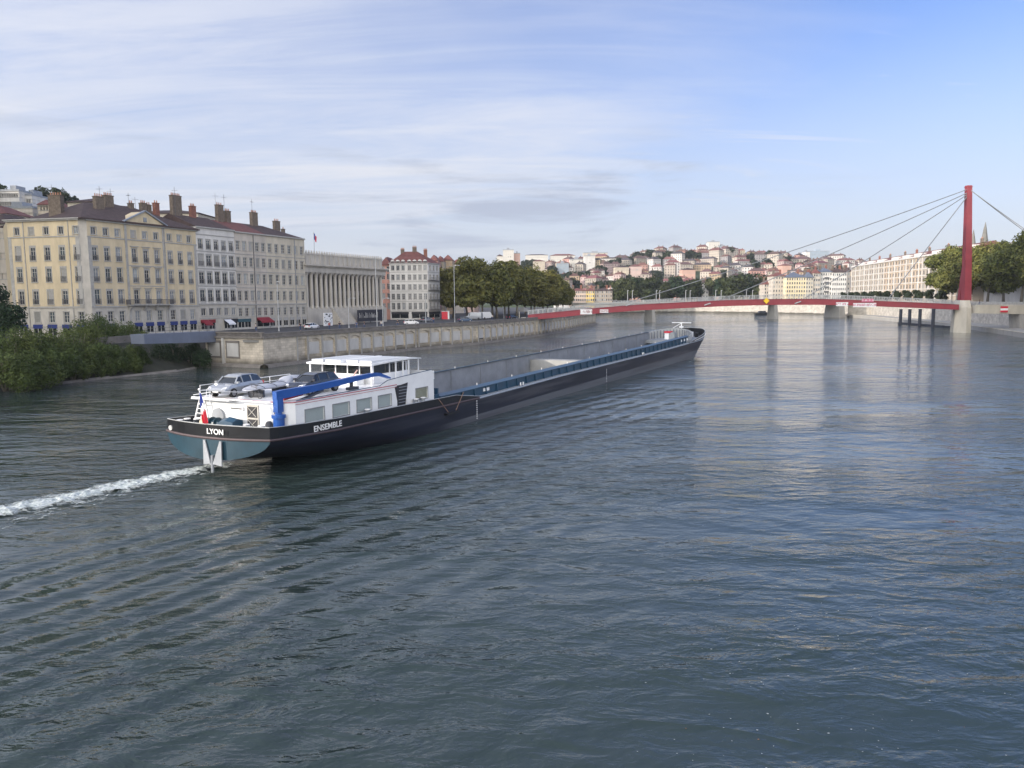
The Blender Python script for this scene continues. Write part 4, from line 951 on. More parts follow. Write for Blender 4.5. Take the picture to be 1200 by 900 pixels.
def tree(name, label, x, y, z, kind, k, sc_=1., rz=0., group=None, sz=None):
    c, t = proto(kind, k); o = thing(name, label, 'tree', (x,y,z), rz, group); o.scale = (sc_, sc_, sz or sc_)
    link('crown', c, o); link('trunk', t, o); return o
M['plane_far'] = leafmat('distant_tree_leaves', (.045,.062,.024), (.085,.098,.032))
# plane trees on the left quay between the white house and the bridge road
rs = random.Random(4); k = 0
prow = [(-21,279),(-13,262),(-17,296),(-5,268),(-7,286),(2,292),(-1,308),(9,300),(6,322),(13,318),(16,338),(9,350),(21,352),(17,370),(25,372),(23,392),(-12,318),(-3,340)]
for i, (x, y) in enumerate(sorted(prow, key=lambda p: p[0]/p[1])):
    top = 1.06 if i < 10 else .98-.012*i+.1
    tree('plane_tree', 'olive green plane tree, %s from the left in the left bank grove' % nth(i), x, y, ST, 'plane', k%4, top*rs.uniform(.95,1.05), rs.uniform(0,6), 'plane trees of the left bank grove'); k += 1
# sunny plane trees on the right bank
rr = []
for i, (x, y) in enumerate([(189,338),(183,318),(184,300),(180,284),(176,268),(171,250),(167,236),(163,222),(157,208),(152,196),(192,300),(188,272),(181,246),(174,224),(196,322),(150,182)]): rr.append((x,y))
for i, (x, y) in enumerate(sorted(rr, key=lambda p: p[0]/p[1])):
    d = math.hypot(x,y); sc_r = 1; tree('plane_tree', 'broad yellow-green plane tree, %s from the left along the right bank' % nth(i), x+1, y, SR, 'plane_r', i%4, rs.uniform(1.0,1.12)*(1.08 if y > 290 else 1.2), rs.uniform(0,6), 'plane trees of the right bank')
# far trees across the bend
fx = [726,735,744,752,760,768,776,785,793,802,811,820,828,836,846,856,864,872,880,889,731,757,781,806,832,860]
cnt = 0
for i, px_ in enumerate(sorted(fx)):
    if 826 < px_ < 834: continue
    Y = 640 if 760 < px_ < 840 else 600
    q = atY(px_, 350, Y+rs.uniform(-8,14)); tall = 1.15 if px_ > 850 else 1.0
    tree('riverside_tree', 'dark green tree beyond the bridges, %s from the left in the far riverside row' % nth(cnt), q.x, q.y, 7.0, 'far', i%4, 1.32*tall*rs.uniform(.9,1.08), rs.uniform(0,6), 'far riverside trees'); cnt += 1
# dark hedge trees in front of the long white block
for i in range(12):
    t_ = i/11; x = 219-29*t_; y = 495-165*t_
    tree('small_tree', 'small dark evergreen at the foot of the long white block, %s from its far end' % nth(i), x-6, y, SR, 'small', 0, 1.5, rs.uniform(0,6), 'evergreens before the white block')

# willow bushes along the left embankment
def bush(name, label, x, y, z, w, h, seed, m, n=5200, size=.17, group=None, cat='bush'):
    rs = random.Random(seed); t = thing(name, label, cat, (x,y,z), 0, group); lb = [((0,0,h*.42),(w*.40,w*.40,h*.40))]
    for k in range(15):
        an = rs.uniform(0,6.28); f = rs.random()**1.1; rr = w*.46*(1-.62*f)*rs.uniform(.6,1.1); s = w*rs.uniform(.13,.24)
        lb.append(((math.cos(an)*rr, math.sin(an)*rr, h*(.16+.74*f)), (s, s, s*1.45)))
    link('leaves', crown_mesh('leaves', lb, n, size, m, seed, aspect=.34, shell=.35, droop=.5), t)
    mb = MB()
    for k in range(9):
        an = rs.uniform(0,6.28); q = Vector((math.cos(an)*w*.3, math.sin(an)*w*.3, h*rs.uniform(.6,.9))); mb.tube([(q.x*.15,q.y*.15,-.4),(q.x*.55,q.y*.55,q.z*.5),tuple(q)], [.07,.05,.02], 5)
    mb.build('stem', M['trunk'], t, smooth=True); return t
bs = [(-3,440,7.6,6.0),(14,443,7.0,6.4),(30,442,7.0,6.2),(46,439,7.2,6.2),(62,437,6.8,6.4),(76,434,6.8,6.6),(90,431,6.6,6.6),(104,429,6.4,8.0),(117,427,6.6,8.4),(130,425,6.6,7.6),(143,424,6.2,7.0),(156,422,6.0,6.4),(163,420,5.2,6.9),(169,422,3.6,5.2),(8,449,5,3.8),(24,448,5,3.8),(40,446,4.8,3.8),(56,443,4.8,3.8),(72,441,4.6,3.8),(88,438,4.6,3.8),(104,436,4.6,3.8),(120,434,4.4,3.8),(136,432,4.4,3.6),(151,430,4.2,3.4),(164,428,4.0,3.2)]
for i, (px_, py_, w_, h_) in enumerate(sorted(bs)):
    p = at(px_, py_, 1.2); bush('willow_bush', ['feathery green willow bush at the water\'s edge, %s from the left','leafy yellowish green riverside bush, %s from the left'][i%2] % nth(i), p.x-.6, p.y+.6, .5, w_, h_, 50+i, M['willow'], 7500, .17, 'bushes along the left embankment')
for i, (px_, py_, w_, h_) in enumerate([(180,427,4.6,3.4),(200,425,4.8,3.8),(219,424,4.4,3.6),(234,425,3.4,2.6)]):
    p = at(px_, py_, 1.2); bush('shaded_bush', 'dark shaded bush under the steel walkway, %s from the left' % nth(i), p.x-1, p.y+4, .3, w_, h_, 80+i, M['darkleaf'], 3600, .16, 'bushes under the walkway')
# the big dark tree at the left edge
t = thing('dark_tree', 'dense dark tree cut by the left edge, in front of the ochre house', 'tree', (-76.0,113,4.0))
link('crown', crown_mesh('crown', [((-2,0,6.2),(3.4,3.4,3.6)),((1.0,-.5,4.8),(2.6,2.6,2.2)),((2.6,0,5.6),(2.0,2.2,1.7)),((-1,1,8.2),(2.6,2.6,2.0)),((0,-1,3.4),(3.2,2.6,1.4)),((3.0,-.5,3.9),(1.8,1.8,1.1))], 9000, .2, M['darkleaf'], 9), t)
mb = MB(); mb.tube([(0,0,-.5),(.1,0,2.2),(0,.2,4.5)], [.3,.25,.18], 8); mb.tube([(0,0,2.6),(1.6,-.4,4.4)], [.15,.07], 6); mb.tube([(0,0,2.8),(-1.6,.3,5.2)], [.15,.07], 6); mb.build('trunk', M['trunk'], t, smooth=True)
# trees on the western hill, top left
hp = []
for i in range(34):
    y = rs.uniform(330,520); r_ = -(.50+.19*rs.random()); hp.append((r_*y, y))
for i in range(44):
    y = rs.uniform(60,330); hp.append((-(rs.uniform(.78,1.0)*y+rs.uniform(100,190)), y))
for i, (x, y) in enumerate(sorted(hp, key=lambda p: p[0]/p[1])):
    tree('hill_tree', 'dark wooded hill tree on the western slope, %s from the left' % nth(i), x, y, ground(x,y)-.8, 'hill', i%4, rs.uniform(.8,1.25), rs.uniform(0,6), 'trees on the western hill')
# clumps of trees among the hillside houses across the bend
hc = [(686,306,1000),(691,300,1020),(697,304,1000),(648,318,900),(652,322,905),(745,300,1080),(752,302,1075),(759,299,1085),(700,312,900),(706,309,905),(716,308,980),(722,309,985),(806,303,1000),(812,302,1000),(817,304,995),(776,303,1050),(783,305,1040),(920,312,900),(668,325,850),(676,322,860),(734,326,800),(663,330,820),(615,306,1000),(620,305,1000),(625,307,1000),(704,334,760),(690,322,850),(884,322,800)]
for k in range(46): hc.append((rs.uniform(648,990), 0, rs.choice([690,725,765,805,850,900,960,1020,1080])+rs.uniform(-14,14)))
for i, (px_, py_, Y) in enumerate(sorted(hc)):
    q = atY(px_, 320, Y); gz = ground(q.x, Y); tree('hillside_tree', 'dark tree clump among the hillside houses, %s from the left' % nth(i), q.x, Y, gz-1, 'hill', i%4, 1.25, rs.uniform(0,6), 'tree clumps on the far hill')
M['block_beige'] = mat('block_beige_stone', (.40,.35,.29), .9, .12, .4); M['block_warm'] = mat('block_warm_stone', (.44,.35,.26), .9, .12, .4)
a0 = Vector((221,503)); b0 = Vector((190,318)); dv = (b0-a0); L0 = dv.length; dv.normalize(); bk = Vector((-dv.y, dv.x)); 
if bk.x < 0: bk = -bk
cuts = [0, .36, .68, 1.0]; names = ['far', 'middle', 'near']
lbl = ['pale stone block at the far end of the long riverside row, beside a dark gap','cream apartment block in the middle of the long white riverside row','white apartment block at the near end of the long row, partly behind the plane trees']
for k in range(3):
    a = a0+dv*L0*cuts[k]; b = a0+dv*L0*cuts[k+1]-dv*.02; W = (b-a).length; zt = 30.3
    h = House('riverside_apartment_block', lbl[k], 'building', a, SR, [M['block_beige'], M['block_warm'], M['block_beige']][k], seed=40+k)
    nb = 14 if k == 0 else 13; step = W/nb; xs = [step*(i+.5) for i in range(nb)]
    rows = [(SR+3.6+j*3.25, 2.1 if j < 5 else 1.7, step*.50, xs, 'grid') for j in range(6 if k else 7)]
    rows = [r_ for r_ in rows if r_[0]+r_[1] < zt-.4]
    Mx, Ln = h.facade(a, b, SR, zt, rows, pale=.22, closed=.10)
    h.blind(b, b+bk*14, SR, zt); h.blind(a+bk*14, a, SR, zt); h.blind(b+bk*14, a+bk*14, SR, zt)
    for j in range(7): h.band(Mx, Ln, SR+3.05+j*3.25, .28, .22, 0.001, Ln)
    for i in range(nb//2+1): h.trim.m = Mx; h.trim.box(max(0,i*2*step-.3), -.24, SR, i*2*step+.3, -.001, zt-.3)
    h.band(Mx, Ln, zt-.3, .4, .7, 0.001, Ln); h.finish(M['white_pl'])
    rf = hip_roof(h.root, [(0,0), b-a, b-a+bk*14, bk*14], zt+.12, 3.0, .3, M['tile_red'], inset=1)
    mb = MB(Mx); 
    for i in range(3):
        mb = MB(Mx); x = W*(.12+.3*i); mb.box(x,1.5,zt+.1,x+W*.17,5.5,zt+2.0); mb.build('attic_flat', M['white_pl'], rf)
    for i in range(3): g = (b-a)*(.2+.3*i)+bk*7; chimney(rf, (g.x,g.y), zt+1, zt+4.6, 2, .8, 1.3, M['brick_red'] if i%2 else None, 4)
# a red-roofed mansarded terrace carrying the row on behind the plane trees
a = Vector((192,314)); b = Vector((186,276)); W = (b-a).length
h = House('red_roofed_terrace', 'terrace with steep red roof and white dormers showing above the plane trees', 'building', a, SR, M['white_pl'], seed=47)
Mx, Ln = h.facade(a, b, SR, 28.5, [(24.8,1.9,1.1,[W*(i+.5)/10 for i in range(10)],'grid'),(21.2,2.0,1.1,[W*(i+.5)/10 for i in range(10)],'grid')], pale=.3)
dd_ = (b-a).normalized(); bb_ = Vector((-dd_.y,dd_.x)); bb_ = bb_ if bb_.x > 0 else -bb_
h.blind(b,b+bb_*12,SR,28.5); h.blind(a+bb_*12,a,SR,28.5); h.blind(b+bb_*12,a+bb_*12,SR,28.5); h.band(Mx,Ln,28.2,.35,.5); h.finish(M['white_pl'])
rf = hip_roof(h.root, [(0,0), b-a, b-a+bb_*12, bb_*12], 28.6, 3.2, .3, M['tile_red'], inset=2)
for i in range(5):
    mb = MB(Mx); x = W*(i+.5)/5; mb.box(x-.8,.6,28.6,x+.8,3.0,30.5,0); mb.box(x-.5,.55,28.9,x+.5,.599,30.1,1); mb.box(x-1,.4,30.5,x+1,3.2,30.7,0); mb.build('dormer', [M['white_pl'], M['glass_dark']], rf)
# houses across the bend that close the river view
Yb = 560
def far_block(name, label, pxa, pxb, pyt, wm, rm, nb, nr, seed, Y=Yb, rh=3., z0=SR, chim=2, **kw):
    A_ = atY(pxa, pyt, Y); B_ = atY(pxb, pyt, Y); return simple_house(name, label, (A_.x, Y), 0, B_.x-A_.x, kw.pop('d', 13), z0, A_.z, wm, rm, rh, nb, nr, seed, chim=chim, **kw)
M['cream_sun'] = mat('pale_yellow_plaster', (.68,.58,.38), .9, .08, .3)
far_block('riverside_house', 'shaded grey house with a low red roof, left of the cream block beyond the bridge', 896, 906, 333, M['grey_pl'], M['tile_red'], 4, 5, 60, Y=575)
far_block('riverside_house', 'grey-beige house under a red roof, just left of the cream block with the slate mansard', 906, 921.5, 323.5, M['grey_pl'], M['tile_red'], 5, 6, 61, Y=566)
hh = far_block('mansard_house', 'cream yellow block with a blue slate mansard beyond the bridge', 921.8, 944.5, 325, M['cream_sun'], M['slate'], 8, 6, 62, Y=560, rh=3.8)
far_block('mansard_house', 'grey-cream side wing with slate mansard, joined to the cream yellow block', 944.7, 953.3, 325, M['beige_pl'], M['slate'], 3, 6, 63, Y=559.5, rh=3.8)
far_block('riverside_house', 'tall narrow grey house with rows of dark windows, right of the slate mansard', 953.6, 961.5, 320, M['grey_pl'], M['tile_red'], 3, 6, 64, Y=560, ww=1.3)
hb_ = far_block('balconied_house', 'pale grey house with dark iron balconies beyond the bridge', 961.8, 975.3, 318.5, M['white_pl'], M['slate'], 5, 6, 65, Y=561)
for k in range(5):
    mb = MB(); w_ = (atY(975.3,318,561).x-atY(961.8,318,561).x); z = SR+3.1+k*3.3; mb.box(w_*.3,-.9,z,w_*.72,-.02,z+.15); mb.box(w_*.3,-.9,z+.15,w_*.72,-.84,z+1.0); mb.build('balcony', M['rail'], hb_.root)
far_block('riverside_house', 'light grey house with dark roof, rightmost of the houses beyond the bridge', 975.6, 992.5, 319, M['white_pl'], M['tile'], 7, 6, 66, Y=560)
far_block('party_wall_house', 'narrow house in dark shadow beside the long white block', 993, 997, 318, M['grey_pl'], M['tile'], 1, 6, 67, Y=572)
# houses on the left shore beyond the grove
far_block('riverside_house', 'pale pinkish house by the water, left of the bright yellow house', 667.5, 686.8, 340.5, mat('rose_plaster',(.62,.48,.38),.9,.08,.3), M['tile_red'], 8, 4, 70, Y=560, rh=1.8, z0=6)
far_block('riverside_house', 'bright yellow house by the far water, beside a pinkish house', 687, 696.6, 340.5, mat('yellow_plaster',(.75,.55,.20),.9,.08,.3), M['tile_red'], 4, 4, 71, Y=560, rh=1.8, z0=6)
far_block('riverside_house', 'wide brownish grey house right of the bright yellow one', 696.8, 717.5, 340.5, mat('brown_plaster',(.38,.32,.26),.9,.1,.3), M['tile'], 8, 4, 72, Y=560.5, rh=1.8, z0=6)
far_block('riverside_house', 'white low house peeping out at the right edge of the plane tree grove', 650, 666.5, 347, M['white_pl'], M['tile'], 6, 3, 73, Y=545, rh=2, z0=6)
far_block('white_tower_house', 'slim white four-storey house between the two far groups of trees', 823.5, 830.5, 331, M['white_pl'], M['tile'], 2, 5, 74, Y=648, rh=2, z0=7)

# hill landmarks
def hill_block(name, label, pxa, pxb, pyt, Y, wm, rm, nb, nr, seed, flat=True, rh=2.5, d=16, z=None, cat='building', **kw):
    A_ = atY(pxa, pyt, Y); B_ = atY(pxb, pyt, Y); g = ground((A_.x+B_.x)/2, Y+2)-1 if z is None else z
    return simple_house(name, label, (A_.x, Y), 0, B_.x-A_.x, d, min(g, A_.z-6), A_.z, wm, rm, rh, nb, nr, seed, flat=flat, panes=False, chim=0, ww=1.6, cat=cat, **kw)
M['tower_glass'] = mat('curtain_wall_blue', (.30,.36,.42), .5, .1, .2)
M['pale_flat'] = mat('pale_render', (.60,.57,.52), .9, .06, .1); M['pink_flat'] = mat('pink_render', (.55,.35,.28), .9, .08, .1)
hill_block('tower_block', 'tall pale tower block on the hill above the plane tree grove', 589.5, 602, 293, 1000, M['pale_flat'], M['zinc'], 5, 8, 80)
hill_block('tower_block', 'lower pinkish slab stuck to the right of the pale tower block', 602.3, 609.5, 297, 1004, M['pink_flat'], M['zinc'], 3, 7, 81)
hill_block('slab_block', 'low wing left of the pale tower block above the grove', 582, 589.2, 300, 1003, M['pale_flat'], M['tile'], 3, 5, 82, flat=False)
hill_block('slab_block', 'long cream slab with flat brown roof on the skyline right of the tower', 616, 642, 299, 1080, M['pale_flat'], M['tile'], 12, 4, 83, flat=False, rh=1.5)
hill_block('convent_building', 'broad stepped building with a red roof in the middle of the left skyline', 645, 674, 299.5, 1080, M['pale_flat'], M['tile_red'], 12, 5, 84, flat=False, rh=2.5)
hill_block('slab_block', 'cream apartment slab with a pink roof below the skyline towers', 625, 638.5, 306, 930, M['cream'], M['tile_red'], 7, 5, 85, flat=False, rh=2)
hill_block('slab_block', 'bluish grey slab with vertical bands between the dark tree clumps', 653, 666.5, 309, 900, M['tower_glass'], M['zinc'], 6, 6, 86)
hill_block('slab_block', 'slender bright white block standing among trees on the left slope', 685, 697.5, 300, 940, M['white_pl'], M['zinc'], 5, 7, 87)
hill_block('slab_block', 'pale ribbed block left of the slender white block', 668, 684, 304, 960, M['pale_flat'], M['zinc'], 8, 6, 88)
hill_block('long_barracks', 'very long pale grey building with a dark roof along the skyline', 702, 752, 303, 1060, M['pale_flat'], M['tile'], 24, 4, 89, flat=False, rh=2)
hill_block('slab_block', 'long flat-roofed block with aerials on the left skyline', 684, 712, 296.5, 1120, M['grey_pl'], M['zinc'], 13, 4, 90)
hill_block('tower_block', 'beige high-rise with stepped top, highest building on the hill', 831, 843.5, 283.5, 1150, M['pale_flat'], M['zinc'], 5, 10, 91, z=72)
hill_block('slab_block', 'lower grey wing right of the beige high-rise', 842.5, 852.5, 288.5, 1146, M['tower_glass'], M['zinc'], 4, 7, 92, z=72)
hill_block('slab_block', 'grey flat block on the ridge right of the high-rise', 853, 870, 292.5, 1140, M['grey_pl'], M['zinc'], 8, 5, 93, z=70)
hill_block('hill_mansion', 'large salmon pink building on the ridge left of the high-rise', 816, 832, 293, 1060, M['pink_flat'], M['tile_red'], 7, 5, 94, flat=False, rh=2.5)
hill_block('hill_mansion', 'grey-brown building on the ridge just under the high-rise', 832.3, 852, 295, 1058, M['grey_pl'], M['tile'], 8, 4, 95, flat=False, rh=2.5)
hill_block('hill_mansion', 'ochre yellow house on the ridge between two dark tree clumps', 787, 797.5, 297, 1050, mat('ochre_render',(.62,.45,.20),.9,.08,.1), M['tile_red'], 5, 5, 96, flat=False)
hill_block('hill_mansion', 'pale sand-coloured house left of the ochre yellow house on the ridge', 774, 786.5, 299, 1052, M['cream'], M['tile'], 6, 4, 97, flat=False)
hill_block('hill_mansion', 'long pale house on the skyline left of the gap', 752.5, 768, 297, 1110, M['pale_flat'], M['tile'], 8, 4, 98, flat=False, rh=2)
hill_block('slab_block', 'blue-grey glazed office slab on the horizon left of the pylon cables', 949.5, 972, 294.5, 1150, M['tower_glass'], M['tower_glass'], 9, 5, 99, z=40)
hill_block('slab_block', 'white stair tower at the left end of the blue-grey office slab', 944.5, 949.2, 295.2, 1150, M['white_pl'], M['zinc'], 1, 5, 100, z=40)
hill_block('hill_mansion', 'salmon house with a red roof right of the centre of the slope', 917, 927.5, 311, 840, M['pink_flat'], M['tile_red'], 3, 3, 101, flat=False, rh=2)
hill_block('slab_block', 'white low house in the left middle of the slope with a cream face', 721, 737, 313, 850, M['cream'], M['tile'], 7, 4, 102, flat=False, rh=2)
hill_block('slab_block', 'pinkish house on the left slope next to the cream faced house', 739, 752, 312, 850, mat('rose_render',(.55,.42,.38),.9,.08,.1), M['tile_red'], 6, 3, 103, flat=False, rh=2.5)
hill_block('hill_mansion', 'peach coloured pair of houses above the far riverside trees', 800, 815, 316, 800, M['pink_flat'], M['tile'], 6, 4, 104, flat=False, rh=2)
# the mass of hillside houses: each its own object, walls with small window recesses, gable or hip roof as a part
WALLC = [('white',(.50,.47,.44)),('cream',(.44,.39,.33)),('pinkish',(.42,.32,.30)),('grey',(.32,.30,.30)),('ochre',(.40,.31,.21)),('pale yellow',(.47,.41,.30)),('salmon',(.42,.25,.21)),('sand coloured',(.39,.34,.29))]
WM = [mat(n.replace(' ','_')+'_hill_wall', c, .9, .1, .08, rnd=.12) for n, c in WALLC]
ROOFC = [('red roof',(.16,.070,.066)),('brown roof',(.115,.070,.066)),('dark roof',(.065,.056,.062)),('rust roof',(.18,.090,.075))]
RM = [mat(n.replace(' ','_')+'_hill', c, .9, .3, .3, rnd=.2) for n, c in ROOFC]
M['hill_window'] = mat('small_dark_windows', (.05,.05,.06), .3, .3, 1)
HM = {}
def hill_mesh(w, d, fl):
    key = (w, d, fl)
    if key in HM: return HM[key]
    h_ = fl*3.0+.6; a = MB(); ops = [((i+.5)*w/nb_-.5, .9+3*k, 1.0, 1.7) for nb_ in [int(w/2.7)] for i in range(nb_) for k in range(fl)]
    for Mx, Ln in ((Matrix.Identity(4), w),):
        a.m = Mx; wall_with_openings(a, Ln, -6, h_, ops, .2)
    a.m = Matrix.Identity(4)
    for x, z, ww, hh in ops: a.poly([(x,.19,z),(x+ww,.19,z),(x+ww,.19,z+hh),(x,.19,z+hh)], 1)
    for sd in (0, 1):
        x = -.001 if sd else w+.001
        for i in range(max(1, int(d/3.4))):
            for k in range(fl): y = (i+.5)*d/max(1,int(d/3.4)); xo = x+(.02 if not sd else -.02); a.poly([(xo,y-.45,.9+3*k),(xo,y+.45,.9+3*k),(xo,y+.45,2.5+3*k),(xo,y-.45,2.5+3*k)], 1)
    for p, q in (((w,0),(w,d)),((w,d),(0,d)),((0,d),(0,0))): a.poly([(*p,-6),(*q,-6),(*q,h_),(*p,h_)])
    wm_ = a.mesh('walls', [WM[0], M['hill_window']], fix=False)
    r = MB(); o = .5; rh = min(w, d)*.30
    P = [(-o,-o,h_),(w+o,-o,h_),(w+o,d+o,h_),(-o,d+o,h_)]
    if w >= d: A_, B_ = (d*.35,d/2,h_+rh), (w-d*.35,d/2,h_+rh); r.poly([P[0],P[1],B_,A_]); r.poly([P[1],P[2],B_]); r.poly([P[2],P[3],A_,B_]); r.poly([P[3],P[0],A_])
    else: A_, B_ = (w/2,-o,h_+rh), (w/2,d+o,h_+rh); r.poly([P[1],P[2],B_,A_]); r.poly([P[3],P[0],A_,B_]); r.poly([P[0],P[1],A_]); r.poly([P[2],P[3],B_])
    r.poly(P[::-1]); r.box(w*.3,d*.4,h_,w*.3+1.2,d*.4+.7,h_+rh+1.4,1); r.box(w*.72,d*.5,h_,w*.72+.9,d*.5+.7,h_+rh+1.2,1)
    rm_ = r.mesh('roof', [RM[0], M['brick']], fix=False); HM[key] = (wm_, rm_); return HM[key]
SKY_Y = [(640,308),(700,306),(760,305),(800,302),(840,298),(880,301),(940,306),(1000,318)]
rsH = random.Random(77); rowsY = [668, 705, 742, 780, 820, 862, 905, 950, 996, 1042, 1090, 1135]; nH = 0; cc_ = {}
rown = ['lowest row','second lowest row','third row from the bottom','fourth row from the bottom','fifth row from the bottom','middle row','row just above the middle','fifth row from the top','fourth row from the top','third row from the top','second highest row','highest row']
for ri, Y in enumerate(rowsY):
    x = (640-600)/900*Y*.98 if ri > 1 else .11*Y; xe = .455*Y
    if Y < 720: x = .105*Y
    i = 0
    while x < xe and nH < 296:
        fl = rsH.choice([2,3,3,4,5]) if Y < 1000 else rsH.choice([2,2,3,4]); w_ = rsH.choice([8,10,12,15]) if Y < 900 else rsH.choice([10,12,15,20]); d_ = rsH.choice([8,11])
        yy = Y+rsH.uniform(-18,18); g = ground(x+w_/2, yy+2)
        wi = rsH.choices(range(8), [4,4,3,3,1.2,2,1.4,2])[0]; rmi = rsH.choices(range(4), [3,3,1.2,2])[0]
        wm_, rm_ = hill_mesh(w_, d_, fl)
        o = bpy.data.objects.new('hillside_house', wm_); COL.objects.link(o); o.location = (x, yy, g); o.rotation_euler = (0,0,rsH.uniform(-.9,.7))
        o.material_slots[0].link = 'OBJECT'; o.material_slots[0].material = WM[wi]
        tag(o, '%s house with %s, %s from left, far hillside row %s from below' % (WALLC[wi][0], ROOFC[rmi][0], nth(i), ['one','two','three','four','five','six','seven','eight','nine','ten','eleven','twelve'][ri]), 'house', 'houses on the far hillside')
        r_ = link('roof', rm_, o); r_.material_slots[0].link = 'OBJECT'; r_.material_slots[0].material = RM[rmi]
        nH += 1; i += 1; x += w_*.95+rsH.uniform(0, 5)+(9 if Y > 950 else 2)
print('hill houses', nH)
# western hill, top left: white apartment blocks in the trees
hill_block('hillside_apartments', 'long white balconied block on the wooded hill at the top left', -6, 22, 224, 330, M['white_pl'], M['zinc'], 10, 4, 110, z=44)
hill_block('hillside_apartments', 'second white block stepping down the wooded hill at the left, nearer the chimney', 22.5, 37, 229, 334, M['white_pl'], M['zinc'], 5, 3, 111, z=44)
hill_block('hillside_house', 'small villa with red roof on the western hill beside the stone chimney', 44, 58, 239.5, 290, M['cream'], M['tile_red'], 4, 2, 112, flat=False, rh=2, z=42)
hill_block('hillside_apartments', 'low grey terrace below the white blocks at the left edge', -14, 38, 244, 300, M['grey_pl'], M['zinc'], 12, 2, 113, z=38)
hill_block('old_town_house', 'old house with a brown roof at the far left edge behind the ochre house', -20, 9, 262, 215, M['grey_pl'], M['tile'], 5, 5, 114, flat=False, rh=3, z=5)
hill_block('old_town_house', 'pale old house with pinkish roof behind the far left edge', -34, 7, 250, 250, M['cream'], M['tile_red'], 7, 6, 115, flat=False, rh=3, z=8)
hill_block('old_town_house', 'long beige rear house whose upper wall shows above the roof of the ochre house', 79, 118, 236.5, 190, M['beige_pl'], M['tile'], 6, 6, 116, flat=False, rh=1.2, z=5)
hill_block('old_town_house', 'beige rear house behind the twin chimneys of the ochre house', 140, 232, 250, 205, M['beige_pl'], M['tile'], 10, 6, 117, flat=False, rh=1.6, z=5)
for i, (pa, pb, py_, Y, wi) in enumerate([(449,458,307.5,330,3),(503,513,305,330,6),(511,520,306,345,1),(519,530,304.5,355,4),(528,543,309,380,0),(545,560,311,400,2)]):
    hill_block('old_town_house', ['dark-roofed house between the courthouse and the pink house','brick red house behind the right corner of the white house','narrow cream house behind the iron balconies','ochre gabled house behind the left edge of the grove','pale house hidden behind the grove','pinkish house hidden deep behind the grove'][i], pa, pb, py_, Y, WM[wi], M['tile_red'], 3, 6, 120+i, flat=False, rh=2.4, z=5)
# twin spired church
p = atY(1149.5, 300, 600); ch = thing('twin_spired_church', 'grey stone church with two pointed spires above the plane trees', 'church', (p.x, 600, 8))
mb = MB(); mb.box(-7,4,0,7,40,24); mb.poly([(-7,4,24),(7,4,24),(0,4,33)]); mb.loft([[(-7,4,24),(7,4,24),(0,4,33)],[(-7,40,24),(7,40,24),(0,40,33)]]); mb.build('nave', M['temple'], ch)
M['dark_spire'] = mat('weathered_spire_stone', (.16,.155,.14), .9, .2, .5)
for px_, pyt in ((1144,268.5),(1158,259.5)):
    q = atY(px_, pyt, 600); x = q.x-p.x; tz = q.z-8
    mb = MB(); w_ = 3.2; zb = tz-23; mb.box(x-w_,0,0,x+w_,6.4,zb); mb.box(x-w_-.4,-.4,zb,x+w_+.4,6.8,zb+.8)
    for sx in (-1,1):
        for sy in (.3,6.1): mb.lathe([(.7,0),(.6,2),(.02,5.5)], (x+sx*(w_-.5),sy,zb+.8), 4)
    for z in (zb-7,): mb.box(x-.8,-.05,z,x+.8,.2,z+5,1)
    tw = mb.build('tower', [M['temple'], M['dark']], ch)
    mb = MB(); mb.lathe([(3.7,0),(2.3,9),(1.1,17),(.08,22.2)], (x,3.2,zb+.8), 8); mb.lathe([(.05,22.2),(.25,22.5),(.02,23.2)], (x,3.2,zb), 6); mb.build('spire', M['dark_spire'], tw)
# ------------------------------------------------------------------ the red footbridge
fbx = thing('red_footbridge', 'slender red cable-stayed footbridge arching across the river', 'bridge', (0,0,0))
S = [(619,369,375.2),(660,365,371.2),(700,361,367.2),(750,357,363.6),(800,354.4,361),(850,352,358.6),(900,350.6,357.2),(960,350.4,357),(1000,351.5,357.8),(1040,353.2,359.2),(1085,355,361),(1124,357,362.8)]
YB = 231.0
pts = [(atY(x, t_, YB), atY(x, b_, YB)) for x, t_, b_ in S]
def ring(y0, y1, p, q): return [(p.x,y0,q.z),(p.x,y1,q.z),(p.x,y1,p.z),(p.x,y0,p.z)]
for y0, y1 in ((YB, YB+.5), (YB+3.9, YB+4.4)):
    mb = MB(); mb.loft([ring(y0, y1, p, q) for p, q in pts]); mb.loft([[(p.x,y0-.12,p.z-.06),(p.x,y1+.12,p.z-.06),(p.x,y1+.12,p.z+.05),(p.x,y0-.12,p.z+.05)] for p, q in pts]); mb.loft([[(p.x,y0-.12,q.z-.05),(p.x,y1+.12,q.z-.05),(p.x,y1+.12,q.z+.06),(p.x,y0-.12,q.z+.06)] for p, q in pts]); mb.build('girder', M['red_steel'], fbx)
mb = MB(); mb.loft([[(p.x,YB+.62,p.z-.3),(p.x,YB+3.78,p.z-.3),(p.x,YB+3.78,p.z+.04),(p.x,YB+.62,p.z+.04)] for p, q in pts]); mb.build('walking_deck', M['concrete_grey'], fbx)
def deckz(x):
    for (p, _), (q, _) in zip(pts, pts[1:]):
        if x <= q.x or q is pts[-1][0]: t_ = (x-p.x)/(q.x-p.x); return p.z+(q.z-p.z)*t_
